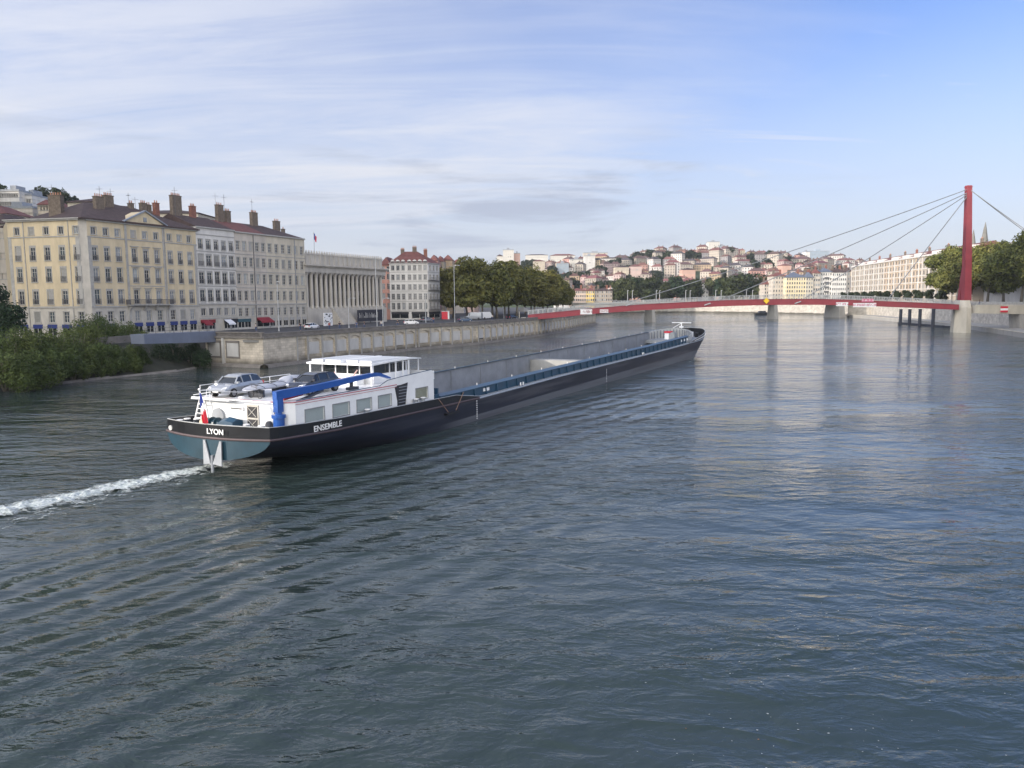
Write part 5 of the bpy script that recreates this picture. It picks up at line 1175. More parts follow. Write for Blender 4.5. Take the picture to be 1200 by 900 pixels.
for y in (YB-.05, YB+4.4):
    mb = MB(); x0, x1 = pts[0][0].x, pts[-1][0].x; n = 86
    P = [Vector((x0+(x1-x0)*i/n, y, deckz(x0+(x1-x0)*i/n))) for i in range(n+1)]
    for p in P: mb.bar(p, p+Vector((0,0,1.25)), .09, .14)
    for dz, th in ((1.25,.12),(1.0,.045),(.8,.045),(.6,.045),(.4,.045),(.2,.045)):
        for p, q in zip(P, P[1:]): mb.bar(p+Vector((0,0,dz)), q+Vector((0,0,dz)), th)
    mb.build('railing', M['deck_rail'], fbx)
for i in range(16):    # cross ribs below the deck
    x = pts[0][0].x+5+i*7.8; z = deckz(x); mb = MB(); mb.box(x-.12,YB+.51,z-.85,x+.12,YB+3.89,z-.32); mb.build('cross_rib', M['red_steel'], fbx)
# pylon
top = atY(1135, 217.5, YB+2); base = atY(1132.2, 352, YB+2); b2 = atY(1126.2, 352, YB+5.5); jn = atY(1133.4, 296, YB+2.6)
mb = MB(); mb.loft([[(p.x-w_,p.y-d_,p.z),(p.x+w_,p.y-d_,p.z),(p.x+w_,p.y+d_,p.z),(p.x-w_,p.y+d_,p.z)] for p, w_, d_ in ((base,1.05,.9),(base.lerp(top,.42),.95,.85),(top,.72,.7))])
mb.box(top.x-.85,top.y-.8,top.z-.5,top.x+.85,top.y+.8,top.z-.35); mb.box(base.lerp(top,.42).x-1.05,top.y-.95,base.lerp(top,.42).z,base.lerp(top,.42).x+1.05,top.y+.95,base.lerp(top,.42).z+.15)
pyl = mb.build('pylon', M['red_steel'], fbx)
mb = MB(); mb.loft([[(p.x-w_,p.y-.6,p.z),(p.x+w_,p.y-.6,p.z),(p.x+w_,p.y+.6,p.z),(p.x-w_,p.y+.6,p.z)] for p, w_ in ((b2,.85),(b2.lerp(jn,.5),.8),(jn,.55))]); mb.build('raking_leg', M['red_steel'], pyl)
mb = MB(); xl, xr = atY(1122.5,352,YB).x, atY(1139.5,352,YB).x; xm = atY(1131,352,YB).x
mb.loft([[(xl+o_,YB+1.5,z),(xm,YB-1.3+o_,z),(xr-.5,YB-.9+o_,z),(xr,YB+1.5,z),(xr,YB+5.2,z),(xl+o_+1.1,YB+5.2,z)] for z, o_ in ((-1,-.1),(5.0,.15),(base.z-2.1,.3),(base.z+.02,1.3))])
tag(mb.build('pylon_pier', M['concrete'], fbx))
# stays
def stay(px0, py0, px1, py1, y1, y0=YB+2, sag=0., off=0):
    a = atY(px0, py0, y0); b = atY(px1, py1, y1); P = []
    for i in range(13): t_ = i/12; p = a.lerp(b, t_); p.z -= sag*4*t_*(1-t_); P.append(p)
    mb = MB(); mb.tube(P, .13, 6); return mb.build('stay_cable', M['cable'], fbx)
for y1, dy in ((YB+.1,-.4), (YB+4.2,.4)):
    stay(1133.5,222,737,354,y1,YB+2+dy,.9); stay(1133.5,226,831,357,y1,YB+2+dy,.6); stay(1133.5,228,934,355,y1,YB+2+dy,.3); stay(1133.5,230,1038,354,y1,YB+2+dy,0)
    stay(1136.5,222,1262,312+dy*6,218+dy*5,YB+2+dy,.4); 
for px_, py_ in ((829,356.5),(935,354.5),(737,357)):
    p = atY(px_, py_, YB-.25); mb = MB(); mb.tube([p-Vector((.9,0,.3)), p+Vector((.9,0,.3))], .17, 8); mb.build('cable_anchor', M['galv'], fbx)
# banners hung on the girder, their writing too small to read
def banner(px0, py0, px1, py1, label, base_, ink, n, seed):
    a = atY(px0, py0, YB-.3); b = atY(px1, py1, YB-.3); mb = MB(); mb.box(a.x,YB-.2,b.z,b.x,YB-.14,a.z)
    rs = random.Random(seed); w_ = (b.x-a.x)/n; hh = a.z-b.z
    for i in range(n):
        if rs.random() < .12: continue
        x = a.x+w_*(i+.15); z0 = b.z+hh*.25; z1 = b.z+hh*.78
        for s_ in range(rs.choice([2,3])):
            if rs.random() < .5: mb.box(x+rs.random()*w_*.4, YB-.23, z0, x+rs.random()*.05+w_*.45, YB-.201, z1, 1)
            else: zz_ = z0+(z1-z0)*rs.random(); mb.box(x, YB-.235, zz_, x+w_*.7, YB-.201, zz_+hh*.1, 1)
    return tag(mb.build('banner', [base_, ink]), label, 'banner')
banner(680,362.6,694,368.3,'white banner with dark red letters on the left part of the red girder',M['sign_white'],M['red_steel'],14,1)
banner(703,362.8,713,366.4,'small white banner on the red girder just right of the quay end',M['sign_white'],M['red_steel'],9,2)
banner(980,354.3,994,358.6,'white banner on the red girder over the right river pier',M['sign_white'],M['pink_banner'],12,3)
banner(1000,355.2,1027,359.8,'long white banner with pink scribbled letters on the right part of the girder',M['sign_white'],M['pink_banner'],26,4)
banner(1010,350.2,1024,353.6,'pink banner tied to the railing above the long white banner',M['pink_banner'],M['sign_white'],12,5)
# yellow diamond for boats
p = atY(898.2, 352.5, YB-.3); mb = MB(Matrix.Translation(p)); r_ = .92
mb.loft([[(-r_,-.03,0),(0,-.03,-r_),(r_,-.03,0),(0,-.03,r_)],[(-r_,.03,0),(0,.03,-r_),(r_,.03,0),(0,.03,r_)]]); mb.box(-.05,.03,-.5,.05,.2,.5,1)
tag(mb.build('navigation_sign', [M['sign_yellow'], M['galv']]), 'yellow diamond navigation sign fixed to the red girder', 'sign')
# concrete approach on the right bank
ap = thing('concrete_approach_span', 'pale concrete approach span from the red pylon to the right bank', 'bridge', (0,0,0))
zt, zb_ = 8.15, 5.5; xa = xr+.1
mb = MB(); mb.loft([[(x,YB-1.2,zb_+dz),(x,YB+4.2,zb_+dz),(x,YB+4.5,zt+dz2),(x,YB-1.6,zt+dz2)] for x, dz, dz2 in ((xa,.3,0),(150,0,-.2),(163,0,-.3))]); mb.box(xa,YB-1.75,zt-.1,163,YB-1.62,zt+.15); mb.build('beam', M['concrete'], ap)
mb = MB(); 
for i in range(18): x = xa+.4+i*1.35; mb.bar((x,YB-1.5,zt-.1),(x,YB-1.5,zt+1.05),.07)
for dz in (1.05,.75,.45,.2): mb.bar((xa,YB-1.5,zt+dz),(162,YB-1.5,zt+dz-.25),.06)
mb.build('railing', M['deck_rail'], ap)
mb = MB(); x = atY(1194,372,YB).x; mb.loft([[(x-.6+w_,YB-1,z),(x+3.4-w_,YB-1,z),(x+3.4-w_,YB+4,z),(x-.6+w_,YB+4,z)] for z, w_ in ((.5,.5),(5.55,0))]); mb.build('pier', M['concrete_grey'], ap)
sg = thing('no_passage_sign', 'red and white barred no-passage board on the concrete approach span', 'sign', (0,0,0))
a = atY(1173, 359, YB-1.9); b = atY(1181.4, 366, YB-1.9); mb = MB(); hz = (a.z-b.z)/3
mb.box(a.x,YB-1.78,b.z,b.x,YB-1.74,b.z+hz,0); mb.box(a.x,YB-1.78,b.z+hz,b.x,YB-1.74,b.z+2*hz,1); mb.box(a.x,YB-1.78,b.z+2*hz,b.x,YB-1.74,a.z,0); mb.build('board', [M['red'], M['sign_white']], sg)
mb = MB(); mb.box(a.x+.3,YB-1.739,b.z+.2,a.x+.4,YB-1.6,a.z-.2); mb.box(b.x-.4,YB-1.739,b.z+.2,b.x-.3,YB-1.6,a.z-.2); mb.build('bracket', M['galv'], sg)
# left bridgehead block on the quay
mb = MB(); p = at(624,391.5,0); mb.m = Matrix.Translation((p.x-.6,p.y-.2,0)) @ Matrix.Rotation(R(60),4,'Z'); mb.box(-1.5,-1.2,-1,2.4,2.2,5.0); mb.box(-1.7,-1.4,5.0,2.6,2.4,5.3)
tag(mb.build('bridgehead_block', M['concrete']), 'pale concrete block carrying the left end of the red footbridge', 'abutment')
# navigation pole in front of it
p = at(618.5,392,0); t = thing('mooring_mast', 'black steel mooring mast with cross arms beside the left bridgehead', 'mast', (p.x-.3,p.y-2.2,0))
mb = MB(); mb.tube([(0,0,-1),(0,0,7.2)], .2, 8); mb.build('post', M['navy_steel'], t)
for z in (1.4, 4.2): mb = MB(); mb.box(-2.2,-.15,z,.5,.15,z+.25); mb.build('arm', M['navy_steel'], t)
# dark steel piles by the lower quay
for i, (px_, py_) in enumerate(((1055,380.5),(1065.5,381),(1077.5,382),(1093,384))):
    p = at(px_, py_, 0); zt_ = 11-(362.5-347.2)/900*p.y; t = thing('mooring_pile', 'dark steel pile standing in the water left of the pylon, %s from the left' % nth(i), 'pile', (p.x,p.y,0), 0, 'steel piles off the right bank')
    mb = MB(); mb.tube([(0,0,-2),(0,0,zt_)], .58, 12); mb.build('shaft', M['navy_steel'], t); mb = MB(); mb.tube([(0,0,zt_),(0,0,zt_+.15)], .7, 12); mb.build('cap', M['navy_steel'], t)
mb = MB(); p, q = at(1052,379.6,0), at(1106,384,0); mb.m, Ln = wall_frame((p.x,p.y),(q.x,q.y)); mb.box(0,0,-.3,Ln,2.2,.55); mb.box(0,.05,.55,Ln,.15,.75); mb.m = Matrix.Identity(4)
tag(mb.build('floating_pontoon', M['navy_steel']), 'low dark pontoon lying beside the four steel piles', 'pontoon')

# ------------------------------------------------------------------ the road bridge behind
rb = thing('road_bridge', 'flat road bridge on broad piers just behind the red footbridge', 'bridge', (0,0,0))
A = Vector((34,349.4)); B = Vector((222,433.1)); Mx, Ln = wall_frame(A, B)
mb = MB(Mx); mb.box(0,0,7.9,Ln,13,9.0); mb.box(0,-.9,8.75,Ln,13.9,9.15); mb.build('deck', M['concrete'], rb)
for y in (-.85, 13.8):
    mb = MB(Mx); mb.box(0,y,10.0,Ln,y+.08,10.1); mb.box(0,y,9.15,Ln,y+.06,9.25)
    for k in range(int(Ln/1.5)): mb.box(k*1.5,y,9.15,k*1.5+.07,y+.07,10.0)
    mb.build('railing', M['deck_rail'], rb)
for (x0, x1, yb_) in ((766,774.5,377.3),(908.5,920,374),(980,1000,372.2)):
    p = at((x0+x1)/2, yb_, 0); v = Mx.inverted() @ Vector((p.x,p.y,0)); w_ = (x1-x0)/900*p.y/2/math.cos(math.atan2(84,188))*.45; yl = {766:5.5, 908.5:4.2, 980:9}[x0]
    mb = MB(Mx); mb.loft([[(v.x-w_*s,.2-e,z),(v.x+w_*s,.2-e,z),(v.x+w_*s,yl+e,z),(v.x-w_*s,yl+e,z)] for z, s, e in ((-1,1.1,1.0),(1.2,1.0,.8),(7.9,.75,.2))]); mb.build('pier', M['concrete_grey'], rb)
lampx = [(735.5,0),(741,1),(769,0),(773,1),(803.5,0),(808.7,1),(838.6,0),(845,1),(874.5,0),(881.7,1),(918.5,1),(952,0),(980,1),(993.3,0)]
def street_lamp(label, x, y, z, h_, arm, rz=0, group=None, r0=.09, name='street_lamp'):
    t = thing(name, label, 'street lamp', (x,y,z), rz, group); mb = MB(); mb.tube([(0,0,0),(0,0,.5),(0,0,h_)], [r0*1.6,r0*1.1,r0*.75], 8); mb.build('post', M['galv'], t)
    if arm: mb = MB(); mb.tube([(0,0,h_-.3),(arm*.5,0,h_+.1),(arm,0,h_+.1)], r0*.6, 6); mb.build('arm', M['galv'], t)
    mb = MB(); mb.loft([[(arm-.1,-.14,h_+.02),(arm-.1,.14,h_+.02),(arm-.1,.1,h_+.2),(arm-.1,-.1,h_+.2)],[(arm+.6,-.14,h_+.0),(arm+.6,.14,h_+.0),(arm+.6,.08,h_+.12),(arm+.6,-.08,h_+.12)]]); mb.build('lantern', M['galv'], t); return t
for i, (px_, side_) in enumerate(sorted(lampx)):
    d = ray(px_, 350); n_ = (B-A).normalized(); off = Vector((-n_.y,n_.x))*(-.2 if side_ == 0 else 13.2); a = A+off; rr_ = d[0]/d[1]
    s_ = (a.x-rr_*a.y)/(rr_*n_.y-n_.x); p = a+n_*s_
    street_lamp('slim pale lamp post on the road bridge behind the red one, %s from the left' % nth(i), p.x, p.y, 9.1, 5.6, .0, 0, 'lamp posts on the road bridge', .15)

# ------------------------------------------------------------------ cars
def car(name, label, x, y, z, rz, paint, L_=4.1, W=1.74, Hh=1.46, kind='hatch', group=None, plate=True):
    t = thing(name, label, 'car', (x,y,z), rz, group); hw = W/2
    # body stations: (x, half width, bottom z, shoulder z)
    st = [(-L_/2,.78,.42,.70),(-L_/2+.12,.90,.30,.86),(-L_/2+.55,.98,.24,.93),(-.6,1,.22,.95),(.45,1,.22,.93),(L_/2-1.15,1,.22,.92),(L_/2-.45,.95,.24,.82),(L_/2-.1,.84,.32,.66),(L_/2,.72,.42,.55)]
    mb = MB(); mb.loft([[(x_,-hw*f,zb__+.08),(x_,-hw*f*.96,zb__),(x_,hw*f*.96,zb__),(x_,hw*f,zb__+.08),(x_,hw*f,zs*.75),(x_,hw*f*.93,zs),(x_,0,zs+.03),(x_,-hw*f*.93,zs),(x_,-hw*f,zs*.75)] for x_, f, zb__, zs in st])
    rr_ = -L_/2+.15 if kind != 'sedan' else -L_/2+.65
    roof = [(rr_,.74,.92),(rr_+.35,.70,Hh-.10),(rr_+.9,.70,Hh),(.05,.70,Hh),(.55,.70,Hh-.12)]
    mb.loft([[(x_,-hw*f,zz_-.05),(x_,-hw*f*.93,zz_),(x_,hw*f*.93,zz_),(x_,hw*f,zz_-.05)] for x_, f, zz_ in roof[1:]])
    body = mb.build('body', paint, t, smooth=False)
    mb = MB(); mb.loft([[(x_,-hw*f,.90),(x_,-hw*g_,zz_-.055),(x_,hw*g_,zz_-.055),(x_,hw*f,.90)] for x_, f, g_, zz_ in ((rr_-.02,.86,.80,.95),(rr_+.33,.88,.695,Hh-.10),(rr_+.9,.88,.695,Hh-.01),(.05,.88,.695,Hh-.01),(.55,.88,.69,Hh-.13),(L_/2-1.0,.86,.82,.94))]); mb.build('windows', M['glass_dark'], t)
    mb = MB()
    for s_ in (-1,1):
        for xx in (rr_+1.15,.22): mb.bar((xx-.05,s_*hw*.885,.9),(xx,s_*hw*.715,Hh-.08),.07,.05)
        mb.bar((L_/2-1.05,s_*hw*.88,.92),(.55,s_*hw*.72,Hh-.1),.07,.06); mb.box(.75,s_*hw*.98-.0,.92,.95,s_*(hw+.16),1.06)
    mb.build('pillars', paint, t)
    for sx in (-L_/2+.72, L_/2-.78):
        for s_ in (-1,1):
            w = MB(); w.tube([(sx,s_*(hw-.2),.31),(sx,s_*(hw+.015),.31)], .315, 16); o = w.build('wheel', M['rubber'], t); w = MB(); w.tube([(sx,s_*(hw+.0),.31),(sx,s_*(hw+.03),.31)], .2, 10); w.build('rim', M['chrome'], o)
    for s_ in (-1,1):
        w = MB(); w.loft([[(L_/2-.30,s_*hw*.55,.62),(L_/2-.42,s_*hw*.90,.66),(L_/2-.50,s_*hw*.93,.80),(L_/2-.33,s_*hw*.60,.75)],[(L_/2-.03,s_*hw*.52,.60),(L_/2-.12,s_*hw*.86,.62),(L_/2-.24,s_*hw*.90,.76),(L_/2-.12,s_*hw*.58,.70)]]); w.build('headlight', M['lamp_lens'], t)
        w = MB(); w.box(-L_/2-.01,s_*hw*.55,.66,-L_/2+.16,s_*hw*.86,.86); w.build('tail_light', M['red'], t)
    w = MB(); w.box(L_/2-.1,-hw*.45,.34,L_/2+.02,hw*.45,.48); w.build('grille', M['rubber'], t)
    if plate: w = MB(); w.box(L_/2+.02,-.24,.40,L_/2+.035,.24,.50); w.build('number_plate', M['sign_white'], t)
    return t
def van(name, label, x, y, z, rz, paint):
    t = thing(name, label, 'van', (x,y,z), rz); mb = MB(); 
    mb.loft([[(x_,-.95,.35),(x_,.95,.35),(x_,.98,1.1),(x_,.90,zt_),(x_,-.90,zt_),(x_,-.98,1.1)] for x_, zt_ in ((-2.6,2.3),(-2.5,2.42),(1.2,2.42),(1.75,1.95),(2.1,1.25),(2.7,1.05))]); mb.build('body', paint, t)
    mb = MB(); mb.loft([[(x_,-.965,1.25),(x_,.965,1.25),(x_,.925,1.9),(x_,-.925,1.9)] for x_ in (.7,1.55)]); mb.poly([(1.79,-.85,1.9),(1.79,.85,1.9),(2.13,.9,1.28),(2.13,-.9,1.28)]); mb.build('windows', M['glass_dark'], t)
    for sx in (-1.7,1.8):
        for s_ in (-1,1): w = MB(); w.tube([(sx,s_*.8,.35),(sx,s_*1.0,.35)], .35, 14); w.build('wheel', M['rubber'], t)
    for s_ in (-1,1): w = MB(); w.box(2.5,s_*.55,.75,2.73,s_*.85,.95); w.build('headlight', M['lamp_lens'], t)
    return t
def onstreet(px_, py_): p = at(px_, py_, ST+.01); return p.x, p.y
def sdir(px_): return math.atan2(.85,.50) if px_ > 470 else math.atan2(.95,.30)
x, y = onstreet(482,380.5); car('parked_car', 'small white hatchback on the quay road below the white corner house', x, y, ST+.01, 0.25, M['white_car'], 4.0, group='cars on the left quay road')
x, y = onstreet(545,377); car('parked_car', 'blue grey car on the quay road in front of the grove', x, y, ST+.01, 0.5, M['blue_car'], 4.2, group='cars on the left quay road')
x, y = onstreet(500,377); car('parked_car', 'dark grey car parked between the white hatchback and the pink kiosk', x, y, ST+.01, 0.9, M['grey_car'], 4.2, group='cars on the left quay road')
x, y = onstreet(600,373.8); car('parked_car', 'dark car standing under the grove near the footbridge', x, y, ST+.01, 0.9, M['black_car'], 4.2, group='cars on the left quay road')
x, y = onstreet(363,386); car('parked_car', 'white hatchback parked at the corner of the courthouse', x, y+2, ST+.01, 1.2, M['white_car'], 4.0, group='cars on the left quay road')
x, y = onstreet(556,374.6); van('delivery_van', 'silver grey van parked before the plane trees', x, y, ST+.01, 2.9, M['silver_car'])
x, y = onstreet(569,374.2); van('delivery_van', 'white van to the right of the silver van under the trees', x, y+3, ST+.01, .9, M['white_car'])
# kiosk
x, y = onstreet(522,374); t = thing('street_kiosk', 'bright pink-red kiosk with one white side next to the white corner house', 'kiosk', (x,y,ST+.01), .15)
mb = MB(); mb.box(-1.25,-.9,0,.75,.9,2.6); mb.build('booth', M['red'], t); mb = MB(); mb.box(.751,-.9,0,1.3,.9,2.6); mb.build('side_panel', M['sign_white'], t); mb = MB(); mb.box(-1.35,-1,2.6,1.4,1,2.75); mb.build('roof', M['sign_white'], t)
# quay lamps and masts
for label, px_, pb, pt_, Yd, nm_ in [('tall thin dark mast in front of the courthouse',442,385,302,None,'tall_mast'),('pale flag-less pole before the beige house',327,388,331,None,'tall_mast'),('tall grey lamp post at the left edge of the grove',533,378,312,None,'street_lamp'),('grey lamp post in the middle of the grove quay',590.5,373,340,None,'street_lamp'),('grey lamp post just left of the bridgehead',631.5,369,343,None,'street_lamp'),('slim lamp post before the white corner house',499,378,344,None,'street_lamp'),('ornate dark lamp post at the foot of the colonnade, left one',409,384,350,None,'street_lamp'),('dark lamp post at the right end of the colonnade',449,383,350,None,'street_lamp'),('tall lamp post rising over the shops of the white house',88,395,357,None,'street_lamp')]:
    x, y = onstreet(px_, pb); dpt = y; hgt = (pb-pt_)/900*dpt; street_lamp(label, x, y, ST, hgt, 1.2 if nm_ == 'street_lamp' else 0, 0.4, None, .10, nm_)
# cafe gazebo by the bridgehead and pedestrians
x, y = onstreet(614,373); t = thing('bus_shelter', 'small pale pavilion with a pointed roof at the left end of the footbridge', 'pavilion', (x,y+2,ST))
mb = MB(); 
for sx in (-1.6,1.6):
    for sy in (-1.6,1.6): mb.box(sx-.1,sy-.1,0,sx+.1,sy+.1,2.3)
mb.build('post', M['concrete'], t); mb = MB(); mb.lathe([(2.6,2.3),(2.5,2.45),(.05,3.9)], n=4); mb.build('roof', M['pave'], t)
def person_meshes():
    v = [(0,0,.93),(0,0,1.15),(0,0,1.38),(0,0,1.50),(0,.02,1.62),(0,.02,1.72),(.1,0,.88),(.11,.1,.48),(.12,-.05,.08),(.12,.1,.03),(-.1,0,.88),(-.11,-.05,.48),(-.12,-.22,.10),(-.12,-.1,.03),(.2,0,1.40),(.26,-.06,1.12),(.25,.08,.88),(-.2,0,1.40),(-.26,.08,1.12),(-.25,.2,.90)]
    r = [.15,.13,.16,.06,.095,.085,.09,.062,.045,.05,.09,.062,.045,.05,.06,.045,.035,.06,.045,.035]
    e = [(0,1),(1,2),(2,3),(3,4),(4,5),(0,6),(6,7),(7,8),(8,9),(0,10),(10,11),(11,12),(12,13),(2,14),(14,15),(15,16),(2,17),(17,18),(18,19)]
    def grow(name, vs, es, rs_, m):
        me = bpy.data.meshes.new(name); me.from_pydata(vs, es, []); o = bpy.data.objects.new(name, me); COL.objects.link(o); md = o.modifiers.new('s','SKIN'); 
        for i, q in enumerate(rs_): me.skin_vertices[0].data[i].radius = (q,q)
        me.skin_vertices[0].data[0].use_root = True; sd = o.modifiers.new('u','SUBSURF'); sd.levels = 1; bpy.context.view_layer.update()
        out = bpy.data.meshes.new_from_object(o.evaluated_get(bpy.context.evaluated_depsgraph_get())); bpy.data.objects.remove(o); out.name = name; out.materials.clear(); out.materials.append(m); return out
    if True:
        pass
    return v, r, e, grow
def skin_layer(v): 
    me = bpy.data.meshes.new('x'); return me
try:
    pv, pr, pe, grow = person_meshes()
    def mk(name, vs, es, rs_, m):
        me = bpy.data.meshes.new(name); me.from_pydata(vs, es, []); o = bpy.data.objects.new(name, me); COL.objects.link(o); o.modifiers.new('s','SKIN')
        bpy.context.view_layer.update()
        if not me.skin_vertices: raise RuntimeError('no skin layer')
        for i, q in enumerate(rs_): me.skin_vertices[0].data[i].radius = (q,q)
        me.skin_vertices[0].data[0].use_root = True; sd = o.modifiers.new('u','SUBSURF'); sd.levels = 1; bpy.context.view_layer.update()
        out = bpy.data.meshes.new_from_object(o.evaluated_get(bpy.context.evaluated_depsgraph_get())); bpy.data.objects.remove(o); out.name = name; out.materials.clear(); out.materials.append(m); return out
    body = mk('body', pv, pe, pr, M['skin'])
    def sub(keep, grow_, m, name):
        ix = {k: i for i, k in enumerate(keep)}; return mk(name, [pv[k] for k in keep], [(ix[a],ix[b]) for a, b in pe if a in ix and b in ix], [pr[k]+grow_ for k in keep], m)
    jk = {c: sub([0,1,2,14,15,17,18], .03, M[c], 'jacket') for c in ('cloth_dark','cloth_red','cloth_pale','cloth_blue')}
    tr = {c: sub([0,6,7,8,10,11,12], .02, M[c], 'trousers') for c in ('cloth_dark','cloth_blue')}
    hr = MB(); hr.lathe([(.02,1.80),(.09,1.76),(.115,1.68),(.10,1.62)], (0,-.01,0), 10); hair = hr.mesh('hair', M['cloth_dark'])
    def person(label, x, y, z, rz, j='cloth_dark', t_='cloth_blue'):
        t = thing('person', label, 'person', (x,y,z), rz); 
        for n_, m_ in (('body',body),('jacket',jk[j]),('trousers',tr[t_]),('hair',hair)): link(n_, m_, t)
    for px_, py_, j, lb in [(300,389,'cloth_pale','person in pale jacket walking before the white awning'),(352,388,'cloth_dark','person in dark clothes walking before the beige house'),(386,387,'cloth_red','person in red jacket below the left columns of the courthouse'),(398,386.5,'cloth_dark','person in dark coat below the middle columns of the courthouse'),(418,386,'cloth_blue','person in blue jacket in front of the long dark hoarding'),(427,385.5,'cloth_dark','person in black walking at the right end of the dark hoarding'),(447,385,'cloth_pale','person in pale jacket near the right end of the colonnade'),(466,383.5,'cloth_dark','person in dark coat before the pink house'),(508,379,'cloth_red','person in red walking left of the pink-red kiosk'),(577,375.5,'cloth_pale','person in pale clothes under the plane trees')]:
        x, y = onstreet(px_, py_); person(lb, x, y, ST+.12, random.uniform(0,6), j)
    for px_, lb in ((836,'person in dark clothes crossing the middle of the red footbridge'),(772,'person in red jacket crossing the left part of the red footbridge'),(1148,'person in dark clothes on the concrete approach right of the pylon')):
        q = atY(px_, 350, YB+2); person(lb, q.x, YB+2, (deckz(q.x) if px_ < 1120 else zt-.02)+.04, 1.5, 'cloth_red' if px_ == 772 else 'cloth_dark')
except Exception as ex:
    print('PERSON FAIL', ex)
# dark moored boat at the far bank
p = at(893.5, 369.2, 0); t = thing('moored_boat', 'small dark motor boat moored at the far bank left of the second pier', 'boat', (p.x,p.y-4,0), .05)
mb = MB(); mb.loft([[(x_,-w_,1.3+s_),(x_,-w_*.8,-.2),(x_,w_*.8,-.2),(x_,w_,1.3+s_)] for x_, w_, s_ in ((-6,1.6,0),(-2,1.9,0),(3,1.7,.2),(6,.5,.6),(7,.05,.8))]); mb.build('hull', M['black_paint'], t)
mb = MB(); mb.loft([[(-4,-1.3,1.2),(-4,1.3,1.2),(1,1.3,1.2),(2,-1.3+2.6,1.2)][:4],[(-3.6,-1.1,2.7),(-3.6,1.1,2.7),(.6,1.1,2.7),(1,1.0,2.7)]]); mb.build('cabin', M['navy_steel'], t)
# ------------------------------------------------------------------ the cargo barge; local x = metres forward of the stern, y = to port
BO = (-19.11, 49.018, 0); BR = math.atan2(.8905, .455)
bt = thing('river_cargo_barge', 'long black and blue river cargo barge with white deckhouse and an empty open hold', 'barge', BO, BR)
BM = Matrix.Translation(BO) @ Matrix.Rotation(BR, 4, 'Z')
def itp(x, tab):
    for (a, za), (b, zb) in zip(tab, tab[1:]):
        if x <= b: return za+(zb-za)*max(0,(x-a))/(b-a)
    return tab[-1][1]
SHEER = [(0,2.48),(6,2.22),(17,2.12),(27,2.08),(45,2.38),(78,2.63),(95,2.78),(108,3.05),(122,3.7)]
def sheer(a): return itp(a, SHEER)
HB = 4.75
# hull shell --------------------------------------------------------
def hull_paint():
    m = mat('hull_side_paint', (.008,.010,.020), .45, .35, .35, col2=(.018,.021,.036), stretch=(.25,1,1), coat=0, spec=.3, bump=.12, bscale=2)
    nt = m.node_tree; N = nt.nodes; L = nt.links; b = N['Principled BSDF']; src = b.inputs['Base Color'].links[0].from_socket
    tc = N.new('ShaderNodeTexCoord'); sp_ = N.new('ShaderNodeSeparateXYZ'); L.new(tc.outputs['Object'], sp_.inputs[0])
    nz = N.new('ShaderNodeTexNoise'); nz.inputs['Scale'].default_value = .5; nz.inputs['Detail'].default_value = 6; mp = N.new('ShaderNodeMapping'); mp.inputs['Scale'].default_value = (.16,1,3.4); L.new(tc.outputs['Object'], mp.inputs[0]); L.new(mp.outputs[0], nz.inputs['Vector'])
    def mt(op, a, b_, c=None):
        n = N.new('ShaderNodeMath'); n.operation = op
        for i, x in enumerate((a, b_, c)):
            if x is None: continue
            if isinstance(x,(int,float)): n.inputs[i].default_value = x
            else: L.new(x, n.inputs[i])
        return n.outputs[0]
    def mr(x, a, b_, c, d):
        n = N.new('ShaderNodeMapRange'); 
        for i, v in zip((1,2,3,4),(a,b_,c,d)): n.inputs[i].default_value = v
        L.new(x, n.inputs[0]); return n.outputs[0]
    # grey antifouling band bared by the empty hull: rises towards the bow
    lvl = mt('SUBTRACT', sp_.outputs['Z'], mt('MULTIPLY', mr(sp_.outputs['X'], 20, 110, .0, .85), 1))
    lvl = mt('ADD', lvl, mt('MULTIPLY', mt('SUBTRACT', nz.outputs['Fac'], .5), .12))
    band = mt('MULTIPLY', mr(lvl, .50, .46, 0, 1), mr(sp_.outputs['X'], 19, 24, 0, .85))
    mx = N.new('ShaderNodeMix'); mx.data_type = 'RGBA'; L.new(band, mx.inputs[0]); L.new(src, mx.inputs[6]); mx.inputs[7].default_value = (.11,.118,.135,1)
    # lighter scuffed streaks on the flanks
    st = mr(nz.outputs['Fac'], .50, .66, 0, .75); m2 = N.new('ShaderNodeMix'); m2.data_type = 'RGBA'; L.new(mt('MULTIPLY', st, mr(sp_.outputs['X'], 8, 26, .2, 1)), m2.inputs[0]); L.new(mx.outputs[2], m2.inputs[6]); m2.inputs[7].default_value = (.062,.062,.074,1)
    L.new(m2.outputs[2], b.inputs['Base Color']); return m
M['hull'] = hull_paint()
def halfw(z_rel, a):   # plan width of the hull at the bow by level 0..1
    La = 110+12*z_rel; a0 = 102+3*z_rel
    if a <= a0: return HB
    t_ = min(1, (a-a0)/(La-a0)); return max(.02, (HB+.35*z_rel*min(1,(a-a0)/6))*(1-t_**3.0)**(1/2.4))
rings = []; NS = 28
STA = [0,.6,1.5,3,5,8,12,16,22,30,45,60,78,92,100]
for a in STA:
    p_ = itp(a, [(0,2.0),(9,2.0),(12,2.4),(16,3.2),(22,6),(30,14)]); D = itp(a, [(0,1.36),(5,2.0),(9,2.62),(12,3.05),(22,4.0),(200,4.1)]); B_ = 4.62+.13*min(1,a/3); zt_ = sheer(a); ring_ = []
    for k in range(NS+1):
        th = math.pi*k/NS; c_, s_ = math.cos(th), math.sin(th)
        bb = B_*(abs(c_)**(2/p_))*(1 if c_ >= 0 else -1); zz_ = zt_-.12-D*(s_**(2/p_))
        rx = a+(.9*(1-(bb/B_)**2)*-1 if a == 0 else -.9*(1-(bb/B_)**2)*max(0,1-a/4)); ring_.append((rx, -bb, zz_))
    rings.append(ring_)
